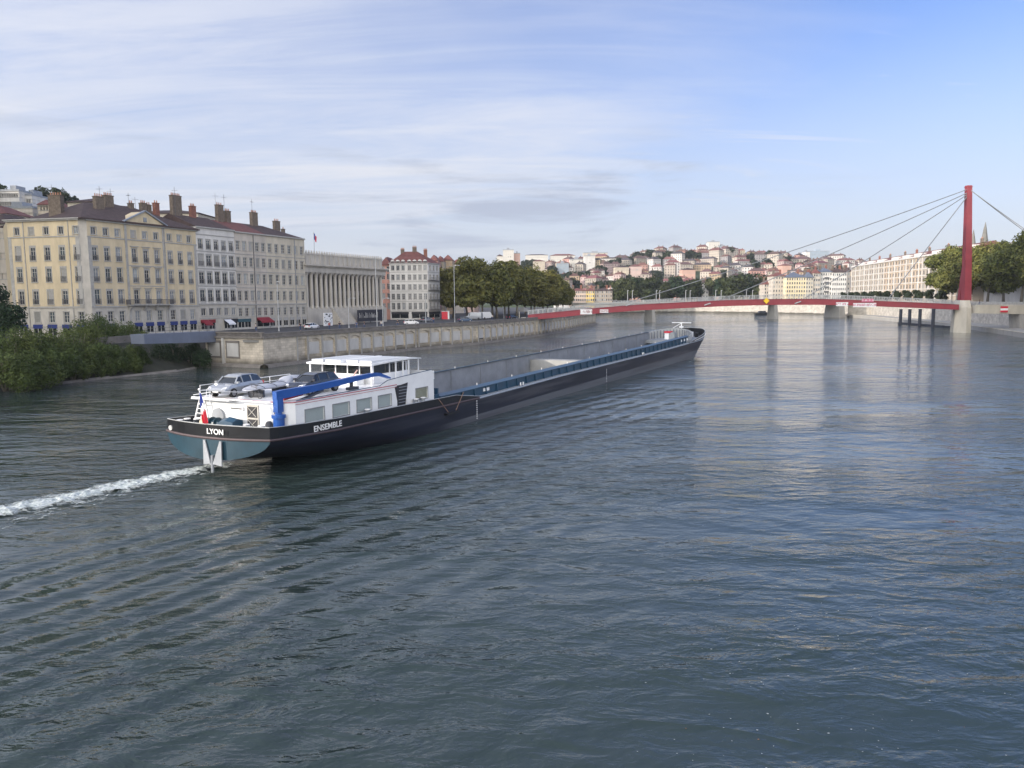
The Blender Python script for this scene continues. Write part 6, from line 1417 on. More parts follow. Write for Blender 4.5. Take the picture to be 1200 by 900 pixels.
hs = MB(); hs.loft(rings, close=False, caps=False)
# forward body: param rows by level
ZL = [i/10 for i in range(11)]
def prow_pt(s_, lv, sg):
    a0 = 100; La = 110+12*lv; a = a0+(La-a0)*s_; return (a, -sg*halfw(lv, a) if s_ < .999 else 0, -.9+lv*(sheer(a)+.9-.12))
for sg in (1,-1):
    R_ = [[prow_pt(s_, lv, sg) for lv in ZL] for s_ in [0,.15,.3,.42,.54,.65,.74,.82,.89,.945,.98,1.0]]
    hs.loft(R_, close=False, caps=False)
hull = hs.build('hull', M['hull'], bt, smooth=False)
for p_ in hull.data.polygons: p_.use_smooth = True
# transom (blue-grey counter below the rubbing strake)
tm = MB(); n = 28; top_, bot = [], []
for k in range(n+1):
    b_ = -4.6+9.2*k/n; x = -.9*(1-(b_/4.62)**2); top_.append((x-.03, -b_, sheer(0)-.13)); bot.append((x+.0-.03, -b_, sheer(0)-.13-1.35*math.sqrt(max(0,1-(b_/4.62)**2))))
tm.loft([top_, bot], close=False, caps=False); tr_ = tm.build('transom', M['boat_teal'], bt)
# skeg plates with the rudder stock between them
for y0_, y1_, y2_ in ((.12,-.05,-.50),(-1.48,-1.32,-.72)):   # outer edge, inner edge at the top, inner edge at the foot
    mb = MB(); mb.loft([[(x_,y0_,2.30),(x_,y1_,2.30),(x_-.05,y2_,.82),(x_-.05,y0_,.72)] for x_ in (-1.02,-.94)]); mb.build('skeg_plate', M['zinc'], tr_)
mb = MB(); mb.tube([(-1.0,-.62,1.35),(-1.02,-.62,.25)], .10, 8); mb.tube([(-1.02,0,1.0),(-1.02,-.62,.7)], .05, 6); mb.tube([(-1.02,-1.2,1.0),(-1.02,-.62,.7)], .05, 6); mb.build('rudder_stock', M['zinc'], tr_)
# rubbing strake round the hull
def plan(a_from, a_to, n, out=0.):
    return [(a_from+(a_to-a_from)*i/n) for i in range(n+1)]
mb = MB()
for sg in (1,-1):
    P = [(-.9*(1-(b_/4.62)**2)-.05, -sg*b_, sheer(0)-.05) for b_ in (0,1.2,2.4,3.4,4.2,4.62)]+[(a,-sg*(HB+.04),sheer(a)-.05) for a in (.8,3,6,10,15,20,26)]
    mb.tube(P, .085, 6)
mb.build('rubbing_strake', mat('strake_brown', (.075,.052,.055), .6), bt)
mb = MB()
for sg in (1,-1):
    P = [(a,-sg*HB,sheer(a)-.07) for a in (26,36,45,60,78,90,100,104)]+[(a_,-sg*(halfw(1,a_)+.02),sheer(a_)-.07) for a_ in (107,110,113,116,118.5,120.5,121.5)]+[(122.02,0,sheer(122)-.07)]
    mb.tube(P, .09, 6)
mb.build('deck_edge', mat('edge_grey_blue', (.30,.33,.38), .5), bt)
# bulwarks
blk = M['black_paint']
mb = MB()
P = [(0-.9*(1-(b_/4.6)**2), -b_) for b_ in (0,1,2,3,3.8,4.35,4.6)]
def bul(sg, mb, zt_fn, pts_, zb_fn, th=.07):
    outer = pts_; 
    r = []
    for x, y in outer:
        y_ = y*sg; r.append([(x, y_, zb_fn(x)),(x, y_, zt_fn(x)),(x+.05, y_-math.copysign(th, y_ if abs(y_)>.01 else 1), zt_fn(x)),(x+.05, y_-math.copysign(th, y_ if abs(y_)>.01 else 1), zb_fn(x))])
    mb.loft(r)
aft = [(-.9*(1-(b_/4.62)**2), -b_) for b_ in (.0001,1,2,3,3.8,4.3,4.6)]+[(.6,-HB),(3,-HB),(7,-HB),(13,-HB),(18,-HB),(22,-HB),(26.5,-HB)]
ztb = lambda x: itp(x, [(-1,3.3),(0,3.22),(2,3.1),(7,2.92),(13,2.86),(22,2.74),(25,2.4),(26.5,2.12)])
for sg in (1,-1): bul(sg, mb, ztb, aft, lambda x: sheer(max(x,0))-.05)
bw = mb.build('bulwark', blk, bt)
mb = MB()
for sg in (1,-1): mb.tube([(x,y*sg+ (-.03 if y*sg>0 else .03),ztb(x)+.01) for x, y in aft], .035, 5)
mb.build('cap_rail', M['deck_rail'], bw)
# bow bulwark
mb = MB(); zbw = lambda x: itp(x, [(103,3.0),(107,3.55),(112,4.1),(118,4.6),(122.3,5.0)])
fw = [(103,-HB),(106,-halfw(1,106)),(109,-halfw(1,109)),(112,-halfw(1,112)),(115,-halfw(1,115)),(117.5,-halfw(1,117.5)),(119.5,-halfw(1,119.5)),(121,-halfw(1,121)),(122,-.0001)]
fo = [(x+.15*max(0,(x-110)/12), y*1.04) for x, y in fw]
for sg in (1,-1):
    r = []
    for (x, y), (x2, y2) in zip(fw, fo): r.append([(x,y*sg,sheer(x)-.06),(x2,y2*sg,zbw(x)),(x2-.1,y2*sg*.975,zbw(x)),(x-.1,y*sg*.975,sheer(x)-.06)])
    mb.loft(r)
bbw = mb.build('bow_bulwark', blk, bt)
mb = MB()
for sg in (1,-1): mb.tube([(x,y*sg,zbw(x)+.03) for x, y in fo], .045, 6)
mb.build('bow_rail', M['deck_rail'], bbw)
mb = MB()
for sg in (1,-1): mb.tube([(x,y*sg*1.02,zbw(x)*.55+sheer(x)*.45) for x, y in fo[1:]], .06, 6)
mb.build('bow_stripe', M['sign_white'], bbw)
# decks
mb = MB()
mb.prism([(-.7,0),(-.45,2.4),(.3,4.3),(2,4.6),(21,4.66),(21,-4.66),(2,-4.6),(.3,-4.3),(-.45,-2.4)], 2.22, 2.34)
for sg in (1,-1):
    mb.loft([[(a,-sg*3.98,sheer(a)-.2),(a,-sg*4.72,sheer(a)-.2),(a,-sg*4.72,sheer(a)-.04),(a,-sg*3.98,sheer(a)-.04)] for a in (21,27,45,60,78,95,104)])
fd = [(x, y) for x, y in fw]; mb.prism([(104,-4.0)]+[(x-.05,y*.97) for x, y in fd[1:]]+[(x-.05,-y*.97) for x, y in fd[1:][::-1]]+[(104,4.0)], 2.7, 3.3)
mb.build('deck', M['boat_deck'], bt)
# coamings of the hold, both sides, with ribs
TOPS = [(20.5,2.74),(24,2.76),(42,3.05),(60,3.3),(81,3.55),(95,3.8),(106,4.0),(112,4.25)]
tops = lambda a: itp(a, TOPS); topp = lambda a: tops(a)+.62
AA = [20.5,24,32,42,52,62,72,82,92,100,106]
for sg, tf, nm in ((1,tops,'coaming'),(-1,topp,'coaming')):
    mb = MB(); mb.loft([[(a,-sg*3.95,sheer(a)-.1),(a,-sg*3.95,tf(a)),(a,-sg*3.86,tf(a)),(a,-sg*3.86,sheer(a)-.1)] for a in AA])
    mb.loft([[(a,-sg*4.12,tf(a)-.02),(a,-sg*3.38,tf(a)+.10),(a,-sg*3.38,tf(a)+.16),(a,-sg*4.12,tf(a)+.05)] for a in AA]); o = mb.build(nm, M['boat_blue'], bt)
    for k in range(38):
        rb_ = MB(); a = 22+k*2.2; rb_.loft([[(x_,-sg*3.96,sheer(a)-.03),(x_,-sg*4.16,sheer(a)-.03),(x_,-sg*4.07,tf(a)-.04),(x_,-sg*3.96,tf(a)-.04)] for x_ in (a, a+.07)]); rb_.build('coaming_rib', M['boat_blue'], o)
    mb = MB(); mb.loft([[(a,-sg*3.855,.3),(a,-sg*3.855,tf(a)+.02),(a,-sg*3.66,tf(a)+.02),(a,-sg*3.66,.3)] for a in AA])
    for k in range(13): a = 22+k*6.4; mb.box(a, -sg*3.65 if sg > 0 else 3.60, .5, a+.06, -sg*3.60 if sg > 0 else 3.65, tf(a)-.1)
    mb.build('hold_wall', M['boat_grey'], bt)
    for k in range(11): a = 28+k*7.3; mb = MB(); mb.tube([(a,-sg*3.42,tf(a)+.1),(a,-sg*3.42,tf(a)+.36)], .03, 6); mb.build('pin', M['sign_white'], o)
mb = MB(); mb.box(20.4,-3.86,.1,106,3.86,.3); mb.build('hold_floor', M['boat_grey'], bt)
mb = MB(); mb.box(19.75,-4.0,2.2,20.4,4.0,3.0); mb.box(20.3,-3.9,.3,20.49,3.9,3.5); mb.box(19.8,3.2,2.3,20.5,3.95,4.3); mb.build('hold_end_plating', M['boat_blue'], bt)
mb = MB(); mb.box(54.3,-3.62,.3,54.5,3.62,3.25); mb.box(54.5,-3.62,3.15,56.2,3.62,3.28); mb.build('cross_bulkhead', mat('cream_bulkhead',(.29,.29,.28),.6,.1,1), bt)
# rounded fore end of the hold: ribbed pale plating
cw = MB(); rb2 = MB(); n = 44
for i in range(n):
    t0, t1 = math.pi*i/n, math.pi*(i+1)/n
    p0 = (105.5+9.2*math.sin(t0), 3.95*math.cos(t0)); p1 = (105.5+9.2*math.sin(t1), 3.95*math.cos(t1)); zt_ = lambda t_: 4.25+.75*math.sin(t_)+.25*math.cos(t_)
    cw.loft([[(p0[0],p0[1],2.4),(p0[0]+.12*math.sin(t0),p0[1]*1.03,2.4),(p0[0]+.12*math.sin(t0),p0[1]*1.03,zt_(t0)),(p0[0],p0[1],zt_(t0))],[(p1[0],p1[1],2.4),(p1[0]+.12*math.sin(t1),p1[1]*1.03,2.4),(p1[0]+.12*math.sin(t1),p1[1]*1.03,zt_(t1)),(p1[0],p1[1],zt_(t1))]])
    if i%2 == 0: q = (105.5+9.05*math.sin(t0), 3.82*math.cos(t0)); rb2.box(q[0]-.12,q[1]-.10,2.4,q[0]+.06,q[1]+.10,zt_(t0)-.1)
fwk = cw.build('fore_breastwork', mat('pale_breastwork',(.40,.41,.41),.6,.1,1), bt); rb2.build('breastwork_ribs', M['boat_grey'], fwk)
mb = MB(); mb.tube([(105.5+9.3*math.sin(math.pi*i/n), 4.02*math.cos(math.pi*i/n), 4.3+.75*math.sin(math.pi*i/n)+.25*math.cos(math.pi*i/n)) for i in range(n+1)], .05, 5); mb.build('breastwork_rail', M['deck_rail'], fwk)
mb = MB(); mb.box(107.5,-.9,2.5,109,.2,4.6); b_ = mb.build('locker', mat('locker_grey',(.25,.27,.28),.6), bt); mb = MB(); mb.box(107.4,-.1,4.5,109.1,1.1,4.8); mb.box(107.5,.22,2.5,109,1.0,4.5,1); mb.build('locker_lid', [M['flag_red'], M['sign_white']], b_)
ms = MB(); ms.tube([(115.8,0,3.3),(115.8,0,6.2)], .10, 8); ms.tube([(115.8,-1.9,6.18),(115.8,1.9,6.18)], .09, 6); ms.box(115.5,-.35,5.2,116.1,.35,5.5); ms.tube([(114.8,1.4,5.2),(115.8,0,6.1)], .05, 5); ms.build('bow_mast', M['sign_white'], bt)
mb = MB(); mb.tube([(118,-1.6,3.9),(118,1.6,3.9)], .5, 10); mb.box(117.6,-1.8,3.3,118.5,-1.4,4.3); mb.box(117.6,1.4,3.3,118.5,1.8,4.3); mb.build('anchor_winch', M['boat_white'], bt)
for y_ in (-2.6,2.6): mb = MB(); mb.lathe([(.25,0),(.25,.7),(.34,.75),(.34,.85)], (117,y_,3.3), 10); mb.lathe([(.25,0),(.25,.7),(.34,.75),(.34,.85)], (117.9,y_,3.3), 10); mb.build('bollard', blk, bt)

# deckhouse -----------------------------------------------------------
W_ = M['boat_white']; HY = 4.2
ops = [(3.65,2.96,1.85,.86),(6.42,2.96,1.75,.86),(9.05,2.96,1.68,.86),(11.6,2.96,1.62,.86),(16.6,2.96,1.72,.88)]
wl = MB(); wl.m = Matrix.Translation((2.75,-HY,0)); rec = (14.02-2.75, 2.62, 1.25, 1.78)
wall_with_openings(wl, 19.3-2.75, 2.3, 4.42, [(x-2.75,z,w__,h__) for x,z,w__,h__ in ops]+[rec], .12)
wl.m = Matrix.Identity(4)
P = [(2.75,-HY),(2.35,-3.95),(2.2,-3.5),(2.2,3.8),(2.4,4.1),(2.75,HY),(19.3,HY),(19.3,-HY)]
for p, q in zip(P[:6], P[1:7]): wl.poly([(*p,2.3),(*q,2.3),(*q,4.42),(*p,4.42)])
wl.poly([(19.3,HY,2.3),(19.3,-HY,2.3),(19.3,-HY,4.42),(19.3,HY,4.42)])
wl.prism(P, 4.42, 4.5)
hw_ = wl.build('deckhouse', W_, bt, fix=False)
ed = MB(); pts_e = [(2.2,3.8),(2.2,-3.5),(2.35,-3.95),(2.75,-HY-.02),(14.0,-HY-.02)]; ed.tube([(x-.02,y,4.47) for x, y in pts_e], .035, 5); ed.tube([(2.75,-HY-.02,4.30),(14.0,-HY-.02,4.30)], .018, 4); ed.build('pink_trim', mat('faded_red_trim',(.45,.14,.16),.6), hw_)
for i, (x, z, w__, h__) in enumerate(ops):
    f = MB(); 
    f.box(x-.07,-HY-.03,z-.07,x+w__+.07,-HY-.002,z); f.box(x-.07,-HY-.03,z+h__,x+w__+.07,-HY-.002,z+h__+.07); f.box(x-.07,-HY-.03,z,x,-HY-.002,z+h__); f.box(x+w__,-HY-.03,z,x+w__+.07,-HY-.002,z+h__)
    wo = f.build('cabin_window', mat('alu_frame',(.25,.26,.27),.4) if i == 0 else bpy.data.materials['alu_frame'], hw_)
    g = MB(); g.box(x+.005,-HY+.06,z+.005,x+w__-.005,-HY+.10,z+h__-.005)
    for k in range(9): g.box(x+.01,-HY+.045,z+.05+k*h__/9.2,x+w__-.01,-HY+.059,z+.05+(k+.62)*h__/9.2,0 if i < 4 else 1)
    g.build('roller_blind', [mat('blind_grey_green',(.33,.38,.38),.35,.06,1) if i == 0 else bpy.data.materials['blind_grey_green'], mat('blind_olive',(.20,.19,.11),.4)], wo)
# dark stair recess
st_ = MB(); st_.box(14.06,-HY+.1,2.64,15.24,-HY+.11,4.38,0); st_.poly([(13.7,-HY-.012,4.32),(15.5,-HY-.012,4.5),(15.05,-HY-.012,2.62),(14.15,-HY-.012,2.62)],0)
for k in range(7): st_.box(14.15+.02*k,-HY-.05,2.75+k*.24,15.05+.05*k,-HY-.013,2.80+k*.24,1)
st_.build('side_stairs', [M['dark'], M['zinc']], hw_)
# raised wing forward (wheelhouse surround) sweeping up from the roof
wg = MB()
for y0, y1 in ((-HY,-HY+.1),(HY-.1,HY)):
    prof = [(11.3,4.49),(11.9,4.55),(12.9,4.88),(14.5,4.98),(19.0,5.18),(19.35,5.0),(19.4,4.49)]
    wg.loft([[(x,y0,4.49),(x,y1,4.49),(x,y1,z),(x,y0,z)] for x, z in prof])
wg.box(19.3,-HY,4.4,19.4,HY,5.1); wg.build('wing_bulwark', W_, bt)
mb = MB(); mb.tube([(x,-HY+.05,z+.02) for x, z in [(2.9,4.52),(11.9,4.58),(12.9,4.9),(14.5,5.0),(19.0,5.2)]], .03, 5); mb.build('wing_edge', M['boat_blue'], bt)
# wheelhouse under its canopy
wh = MB(); wh.box(13.2,-2.6,4.5,17.8,2.6,5.25); whs = wh.build('wheelhouse', W_, bt)
mb = MB(); mb.box(13.3,-2.5,5.25,17.7,2.5,5.95); 
mb.build('wheelhouse_glass', M['glass_dark'], whs)
for x in (13.25,15.4,17.7):
    for y in (-2.55,2.5): mb = MB(); mb.box(x-.04,y,5.2,x+.06,y+.07,6.0); mb.build('window_post', W_, whs)
for y in (-1.2,0,1.2): mb = MB(); mb.box(13.24,y-.04,5.2,13.32,y+.04,6.0); mb.build('window_post', W_, whs)
cn = MB(); cn.loft([[(x,-3.15,z),(x,3.3,z),(x,3.3,z+.14),(x,-3.15,z+.14)] for x, z in ((12.25,6.02),(15,6.14),(17.6,6.2))]); cn.loft([[(17.6,-3.15,6.2),(17.6,3.3,6.2),(17.6,3.3,6.34),(17.6,-3.15,6.34)],[(19.9,-2.6,6.05),(19.9,2.7,6.05),(19.9,2.7,6.11),(19.9,-2.6,6.11)],[(21.2,-1.0,5.98),(21.2,.6,5.98),(21.2,.6,6.02),(21.2,-1.0,6.02)]])
cn.box(12.2,-.2,6.16,17.6,.2,6.42-.03); can = cn.build('canopy', W_, bt)
mb = MB()
for y in (-2.9,-1.6,.5,1.9): mb.box(12.6,y,6.2,17.4,y+1.15,6.38)
mb.build('solar_panel', mat('pale_panel',(.55,.57,.60),.3,.05,2), can)
mb = MB()
for x, y in ((12.45,-3.0),(15.6,-3.0),(17.4,-3.0),(12.45,3.1),(17.4,3.1),(19.7,-2.4),(19.7,2.4),(16.6,-3.0)): mb.box(x-.05,y-.05,4.5,x+.05,y+.05,6.12)
mb.build('canopy_post', W_, can)
mb = MB(); mb.box(12.0,-1.9,4.5,12.9,-.9,5.15); mb.box(11.9,1.2,4.5,12.7,2.4,5.0); mb.build('deck_locker', M['boat_white'], bt)
mb = MB(); mb.tube([(12.6,-.5,4.5),(13.0,-1.2,5.6)], .06, 6); mb.tube([(12.2,.4,4.5),(12.2,.4,5.5)], .04, 6); mb.build('davit_strut', mat('faded_pink',(.55,.36,.33),.6), bt)
# deckhouse aft bulkhead details
mb = MB(); mb.box(2.12,-1.55,2.36,2.19,-.5,4.2,0); 
for k in range(2):
    z = 2.5+k*.85; mb.box(2.09,-1.45,z,2.115,-.6,z+.72,1); mb.bar((2.07,-1.4,z+.05),(2.07,-.65,z+.68),.05,.03,0); mb.bar((2.07,-1.4,z+.68),(2.07,-.65,z+.05),.05,.03,0)
mb.build('aft_door', [M['frame'], M['dark']], hw_)
mb = MB(); mb.tube([(2.19,2.15,3.25),(2.05,2.15,3.25)], .55, 18); mb.build('round_window', M['zinc'], hw_)
mb = MB(); mb.box(2.1,-.2,3.75,2.17,1.0,4.0,0); mb.box(2.085,-.1,3.83,2.10,.9,3.92,1); mb.build('name_board', [M['sign_white'], M['rail']], hw_)
mb = MB(); mb.box(1.5,.4,4.42,2.3,4.0,4.5); mb.tube([(1.5,-3.3,4.55),(1.5,3.9,4.55)], .05, 6); mb.tube([(2.3,.3,4.6),(1.6,-.8,4.75)], .08, 6); mb.build('roof_overhang', W_, hw_)
mb = MB()
for y in (3.2,3.75): mb.bar((1.3,y,2.34),(2.0,y-.1,4.6),.07)
for k in range(7): z = 2.55+k*.3; x = 1.3+.7*(z-2.34)/2.26; mb.bar((x,3.2,z),(x,3.7,z),.05)
mb.build('ladder', M['sign_white'], bt)
# mooring winch under a blue cover
mb = MB(); mb.loft([[(1.0,y,2.4),(2.0,y,2.4),(1.95,y,2.4+h_),(1.5,y,2.55+h_),(1.05,y,2.35+h_)] for y, h_ in ((-.3,.75),(.4,.85),(1.1,.65),(1.25,.5))]); wn = mb.build('winch_cover', M['boat_blue'], bt)
mb = MB(); mb.tube([(1.5,1.3,2.85),(1.5,2.5,2.85)], .28, 12); mb.tube([(1.5,1.5,2.85),(1.5,1.56,2.85)], .45, 14); mb.tube([(1.5,2.0,2.85),(1.5,2.06,2.85)], .45, 14); mb.build('winch_drum', M['boat_teal'], wn); mb = MB(); mb.tube([(1.5,2.5,2.85),(1.5,2.9,2.85)], .38, 12); mb.build('winch_end', mat('worn_cream',(.45,.40,.30),.6), wn)
for (x, y, dark_) in ((.5,4.0,1),(1.1,4.0,1),(.9,-1.7,0),(.9,-3.0,0),(9.8,-4.55,0),(16.2,-4.5,0),(17.2,-4.5,0),(1.3,3.3,1)):
    mb = MB(); mb.lathe([(.17,0),(.17,.62),(.24,.66),(.24,.74)], (x,y,2.34), 10, 0); mb.lathe([(.22,0),(.22,.05)], (x,y,3.081), 10, 1); mb.build('bollard', [M['zinc'] if not dark_ else M['navy_steel'], M['sign_white']], bt)
mb = MB(); mb.box(2.2-.06,-3.1,3.5,2.2-.01,-2.9,3.8,0); mb.tube([(2.15,-2.5,2.9),(2.05,-2.5,2.9)], .32, 14, 1); mb.build('fire_post', [M['rail'], M['navy_steel']], hw_)
# stern rails, hoop and life ring
mb = MB(); mb.tube([(-.95,.30,5.45),(1.0,-.1,5.15),(2.3,-.4,5.0)], .02, 5); mb.tube([(1.2,3.4,4.75),(2.3,2.0,5.0),(4.5,3.9,5.1)], .03, 5); mb.tube([(1.0,1.6,4.95),(1.0,1.6,4.4)], .03, 5)
for a in (2.4,4.6,6.8,9,11.2): mb.tube([(a,4.1,4.5),(a,4.1,5.25)], .025, 5)
mb.tube([(2.4,4.1,5.25),(11.2,4.1,5.25)], .025, 5); mb.tube([(2.4,4.1,4.9),(11.2,4.1,4.9)], .02, 5)
mb.tube([(2.1,2.9+.28*math.cos(t_/8*math.pi*2),4.75+.4*math.sin(t_/8*math.pi*2)) for t_ in range(9)], .03, 5); mb.build('roof_railing', M['sign_white'], bt)
# flag
p0 = Vector((-.55,2.75,3.0)); 
mb = MB(); mb.tube([(-.80,.05,3.2),(-.95,.30,5.45)], .03, 6); mb.lathe([(.02,0),(.08,.05),(.08,.11),(.02,.16)], (-.95,.30,5.42), 8); fs = mb.build('flag_staff', M['sign_white'], bt)
fl = MB(); rows_ = 14; cols_ = 7
for k in range(rows_):
    for j in range(cols_):
        def fp(kk, jj):
            v = kk/rows_; u = jj/cols_; wv = math.sin(u*9+v*3)*.07*(.4+v); 
            return (-.97-wv, .27-.40*u*(.55+.5*v)-v*.16, 5.35-2.0*v-.22*u*(1-v))
        # the tricolour hangs limp: blue next to the staff on top, red at the lower end
        f_ = (k+.5)/rows_+(j/cols_-.5)*.25; fl.poly([fp(k,j),fp(k,j+1),fp(k+1,j+1),fp(k+1,j)], 0 if f_ < .36 else 1 if f_ < .60 else 2)
fl.build('flag', [M['flag_blue'], M['sign_white'], M['flag_red']], fs, smooth=True, fix=False)
# blue deck crane folded along the roof
cr = MB(); cx, cy = 1.9, -3.55; cr.lathe([(.36,2.34),(.36,3.5),(.46,3.52),(.46,3.72),(.22,3.75),(.22,4.7)], (cx,cy,0), 14); crb = cr.build('crane', M['crane_blue'], bt)
cr = MB(); cr.loft([[(x,cy+.18-dy,z-h_),(x,cy-.18-dy,z-h_),(x,cy-.18-dy,z+h_),(x,cy+.18-dy,z+h_)] for x, z, h_, dy in ((1.6,5.0,.26,0),(2.2,5.02,.28,0),(5.5,5.10,.21,.0),(9.5,5.32,.19,0),(11.8,5.42,.14,0),(12.6,5.38,.12,0),(13.9,4.98,.06,0))]); cr.box(cx-.26,cy-.2,3.9,cx+.26,cy+.2,4.85); cr.build('boom', M['crane_blue'], crb)
cr = MB(); cr.tube([(2.4,cy,4.1),(6.2,cy,4.85)], .12, 8); cr.build('hydraulic_ram', M['navy_steel'], crb); cr = MB(); cr.tube([(9.3,cy,4.62),(9.3,cy,5.1)], .14, 8); cr.box(8.9,cy-.2,4.55,9.9,cy+.2,4.75); cr.build('hook_block', M['navy_steel'], crb)
cr = MB(); cr.loft([[(2.6,cy+.45,4.55),(2.6,cy+.15,4.55),(2.6,cy+.15,4.8),(2.6,cy+.45,4.8)],[(4.4,cy+.45,4.7),(4.4,cy+.15,4.7),(4.4,cy+.15,4.95),(4.4,cy+.45,4.95)]]); cr.build('red_sling', M['cloth_red'], crb)
# spuds/lines on the flank: two guy lines to a shelf
mb = MB(); z1 = ztb(22)
for a0, a1 in ((19.1,20.4),(23.2,21.6)): mb.tube([(a0,-HB-.03,ztb(a0)-.02 if a0 < 20 else 2.9),(a1,-HB-.18,1.45)], .03, 5)
mb.box(20.0,-HB-.32,1.25,22.0,-HB-.0,1.42,1); mb.build('flank_shelf', [mat('rust',(.25,.16,.12),.8), blk], bt)
# draught marks
for a in (25.6, 60.0):
    mb = MB()
    for k in range(9): mb.box(a-.07,-HB-.012,.15+k*.2,a+.07,-HB-.004,.25+k*.2)
    mb.build('draught_marks', M['sign_white'], bt)
mb = MB(); mb.box(28.2,-3.99,2.35,29.4,-3.97,2.65); mb.build('white_plate', M['sign_white'], bt)
for a in (35,76): mb = MB(); mb.box(a,-4.6,sheer(a)-.03,a+.1,-4.5,sheer(a)+.35); mb.box(a+.6,-4.6,sheer(a)-.03,a+.7,-4.5,sheer(a)+.35); mb.box(a-.15,-4.68,sheer(a)-.02,a+.9,-4.42,sheer(a)+.02,1); mb.build('cleat', [M['sign_white'], M['navy_steel']], bt)
# bow lettering-like marks on the blue coaming: small white plates as in the photograph
for a in (100.5,102.4,104.4): mb = MB(); mb.box(a,-3.985,sheer(a)+.35,a+.9,-3.965,sheer(a)+.75); mb.build('white_marking', M['sign_white'], bt)
# writing
def text(s, size, loc, rot, m, parent, ext=.01, sx=1., bold=.008):
    c = bpy.data.curves.new('t','FONT'); c.body = s; c.size = size; c.extrude = ext; c.offset = bold; o = bpy.data.objects.new('t', c); COL.objects.link(o); bpy.context.view_layer.update()
    me = bpy.data.meshes.new_from_object(o.evaluated_get(bpy.context.evaluated_depsgraph_get())); bpy.data.objects.remove(o); me.materials.clear(); me.materials.append(m); me.name = 'lettering'
    r = link('lettering', me, parent); r.location = loc; r.rotation_euler = rot; r.scale = (sx,1,1); return r
text('ENSEMBLE', .56, (3.75,-HB-.04,2.38), (R(90),0,0), M['sign_white'], bw, sx=1.12)
tl = text('LYON', .48, (-.99,-.22,2.72), (R(90),0,R(-90)), M['sign_white'], bw, sx=1.15); tl.rotation_euler = (R(90),0,R(-90))
mb = MB(); mb.m = Matrix.Translation((-.10,-4.22,2.72)) @ Matrix.Rotation(R(20),4,'Z')
mb.box(-.02,-.22,.0,-.0,.22,.42,1); mb.poly([(-.03,.22,.05),(-.03,.05,.05),(-.03,.16,.4),(-.03,.22,.4)],0); mb.poly([(-.03,-.02,.02),(-.03,-.2,.02),(-.03,-.2,.3),(-.03,-.12,.3)],2); mb.m = Matrix.Identity(4)
mb.build('stern_emblem', [M['flag_blue'], M['sign_white'], M['flag_red']], bw)
for y_ in (3.9,): mb = MB(); x = -.9*(1-(y_/4.62)**2)-.06; mb.tube([(x-.05,y_,2.7),(x+.05,y_,2.7)], .17, 12); mb.build('fairlead', M['galv'], bw)

# things carried on the roof: two cars and a wrapped dinghy
def onboat(a, b, z): return BM @ Vector((a,-b,z))
q = onboat(3.95,-2.3,4.5); car('silver_hatchback', 'silver hatchback parked on the roof of the barge deckhouse, nose to the stern', q.x, q.y, q.z, BR+math.pi+R(6), M['silver_car'], 4.05, 1.73, 1.45)
q = onboat(7.3,1.75,4.5); car('black_hatchback', 'black hatchback parked on the barge roof behind the blue crane boom', q.x, q.y, q.z, BR+math.pi-R(2), M['black_car'], 4.1, 1.75, 1.42)
q = onboat(4.9,-.15,4.5); dg = thing('wrapped_dinghy', 'small dinghy wrapped in pale tarpaulin between the two cars on the barge', 'dinghy', tuple(q), BR+R(8))
mb = MB(); rs = random.Random(8)
prof = [(-2.5,.30,.62,.52),(-2.1,.62,.55,.70),(-1.2,.82,.48,.82),(0,.86,.45,.80),(1.1,.80,.46,.74),(1.8,.62,.52,.86),(2.3,.42,.62,1.12),(2.5,.2,.7,1.10)]
mb.loft([[(x+rs.uniform(-.04,.04), w_*c*(1+rs.uniform(-.05,.05)), (z0+z1)/2+(z1-z0)/2*s_+rs.uniform(-.03,.03)) for c, s_ in [(math.cos(2*math.pi*k/12), math.sin(2*math.pi*k/12)) for k in range(12)]] for x, w_, z0, z1 in prof])
h1 = mb.build('tarpaulin', M['plastic_wrap'], dg, smooth=True)
for x in (-1.4,1.2): mb = MB(); mb.box(x-.1,-.6,0,x+.1,.6,.5); mb.build('cradle', M['navy_steel'], dg)
mb = MB()
for x in (-1.6,-.3,1.0): mb.tube([(x,.88*math.cos(t_*math.pi/8),.62+.25*math.sin(t_*math.pi/8)) for t_ in range(9)], .02, 4)
mb.build('strap', M['navy_steel'], dg)
q = onboat(3.0,.45,4.5); bkc = thing('bicycle', 'bicycle leaning beside the silver car on the barge roof', 'bicycle', tuple(q), BR+R(80))
mb = MB()
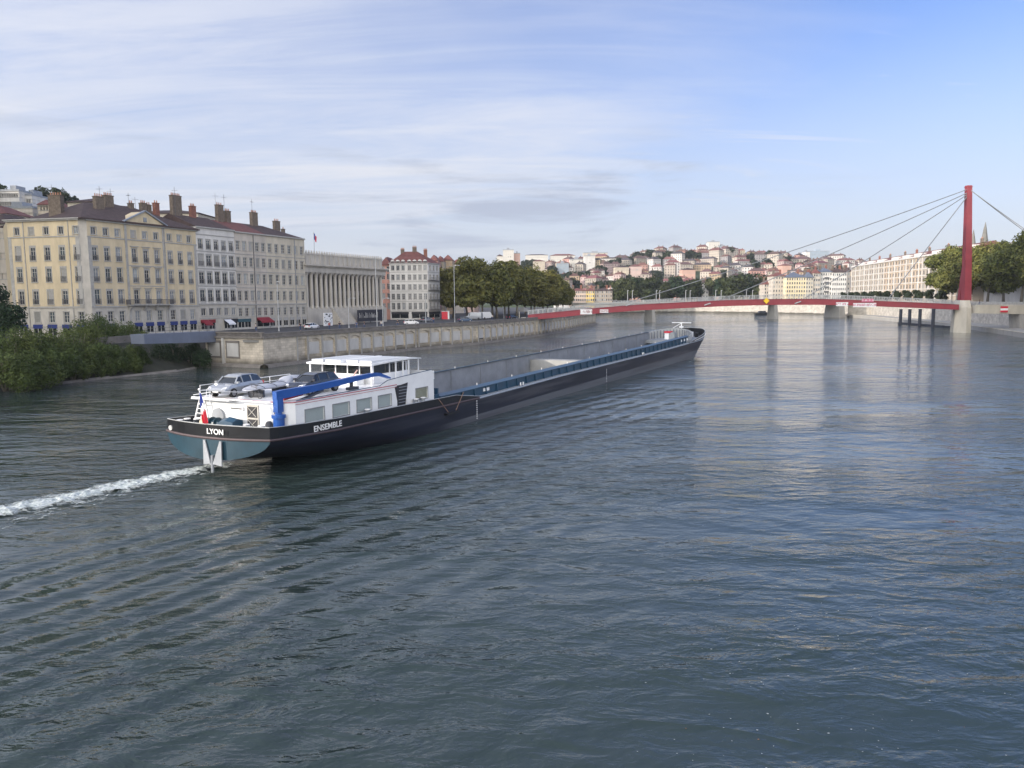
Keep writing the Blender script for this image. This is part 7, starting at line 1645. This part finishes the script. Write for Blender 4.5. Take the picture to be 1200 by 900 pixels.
mb.tube([(-.5,0,.33),(-.15,0,.75),(.35,0,.78),(.5,0,.33)], .02, 5); mb.tube([(-.5,0,.33),(0,0,.3),(.35,0,.72)], .02, 5); mb.tube([(-.15,0,.85),(0,0,.3)], .02, 5); mb.tube([(.35,-.22,.98),(.35,.22,.98)], .018, 5); mb.tube([(.35,0,.7),(.35,0,.98)], .02, 5); mb.box(-.28,-.06,.85,-.05,.06,.9); mb.build('bicycle_frame', M['rail'], bkc)
for x in (-.5,.5): mb = MB(); mb.tube([(x+.32*math.cos(t_*math.pi/8),0,.33+.32*math.sin(t_*math.pi/8)) for t_ in range(17)], .022, 5, cap=False); mb.build('wheel', M['rubber'], bkc)
q = onboat(8.9,-1.6,4.5); dg2 = thing('wrapped_bundle', 'pale wrapped bundle on the barge roof behind the dinghy', 'bundle', tuple(q), BR)
mb = MB(); mb.loft([[(x, w_*math.cos(2*math.pi*k/10), .5+h_*math.sin(2*math.pi*k/10)) for k in range(10)] for x, w_, h_ in ((-1.3,.3,.25),(-.8,.8,.46),(0,.9,.5),(.9,.7,.42),(1.3,.2,.2))]); mb.build('tarpaulin', M['plastic_wrap'], dg2, smooth=True)
# bow wave foam
bwv = [onboat(a, b, 0) for a, b in ((110,4.5),(105,5.3),(100,6.0),(94,6.8))]
foam_strip('bow_foam', [(p.x,p.y) for p in bwv], [1.0,1.6,1.8,1.2], .03, 'thin broken foam of the bow wave along the barge', 'foam', .62, 9, 80, 10)
# ------------------------------------------------------------------ the air between here and the far hill
if HAZE > 0:
    m = bpy.data.materials.new('haze_air'); m.use_nodes = True; nt = m.node_tree; N = nt.nodes; L = nt.links
    for n in list(N):
        if n.type != 'OUTPUT_MATERIAL': N.remove(n)
    pv_ = N.new('ShaderNodeVolumePrincipled'); pv_.inputs['Color'].default_value = (.86,.90,.97,1); pv_.inputs['Density'].default_value = HAZE; pv_.inputs['Anisotropy'].default_value = 0.2
    L.new(pv_.outputs[0], [n for n in N if n.type == 'OUTPUT_MATERIAL'][0].inputs['Volume'])
    mb = MB(); mb.box(-905,-105,-7,1505,3005,130); o = mb.build('haze', m); tag(o, 'thin evening haze over river and hill', 'haze', kind='stuff')
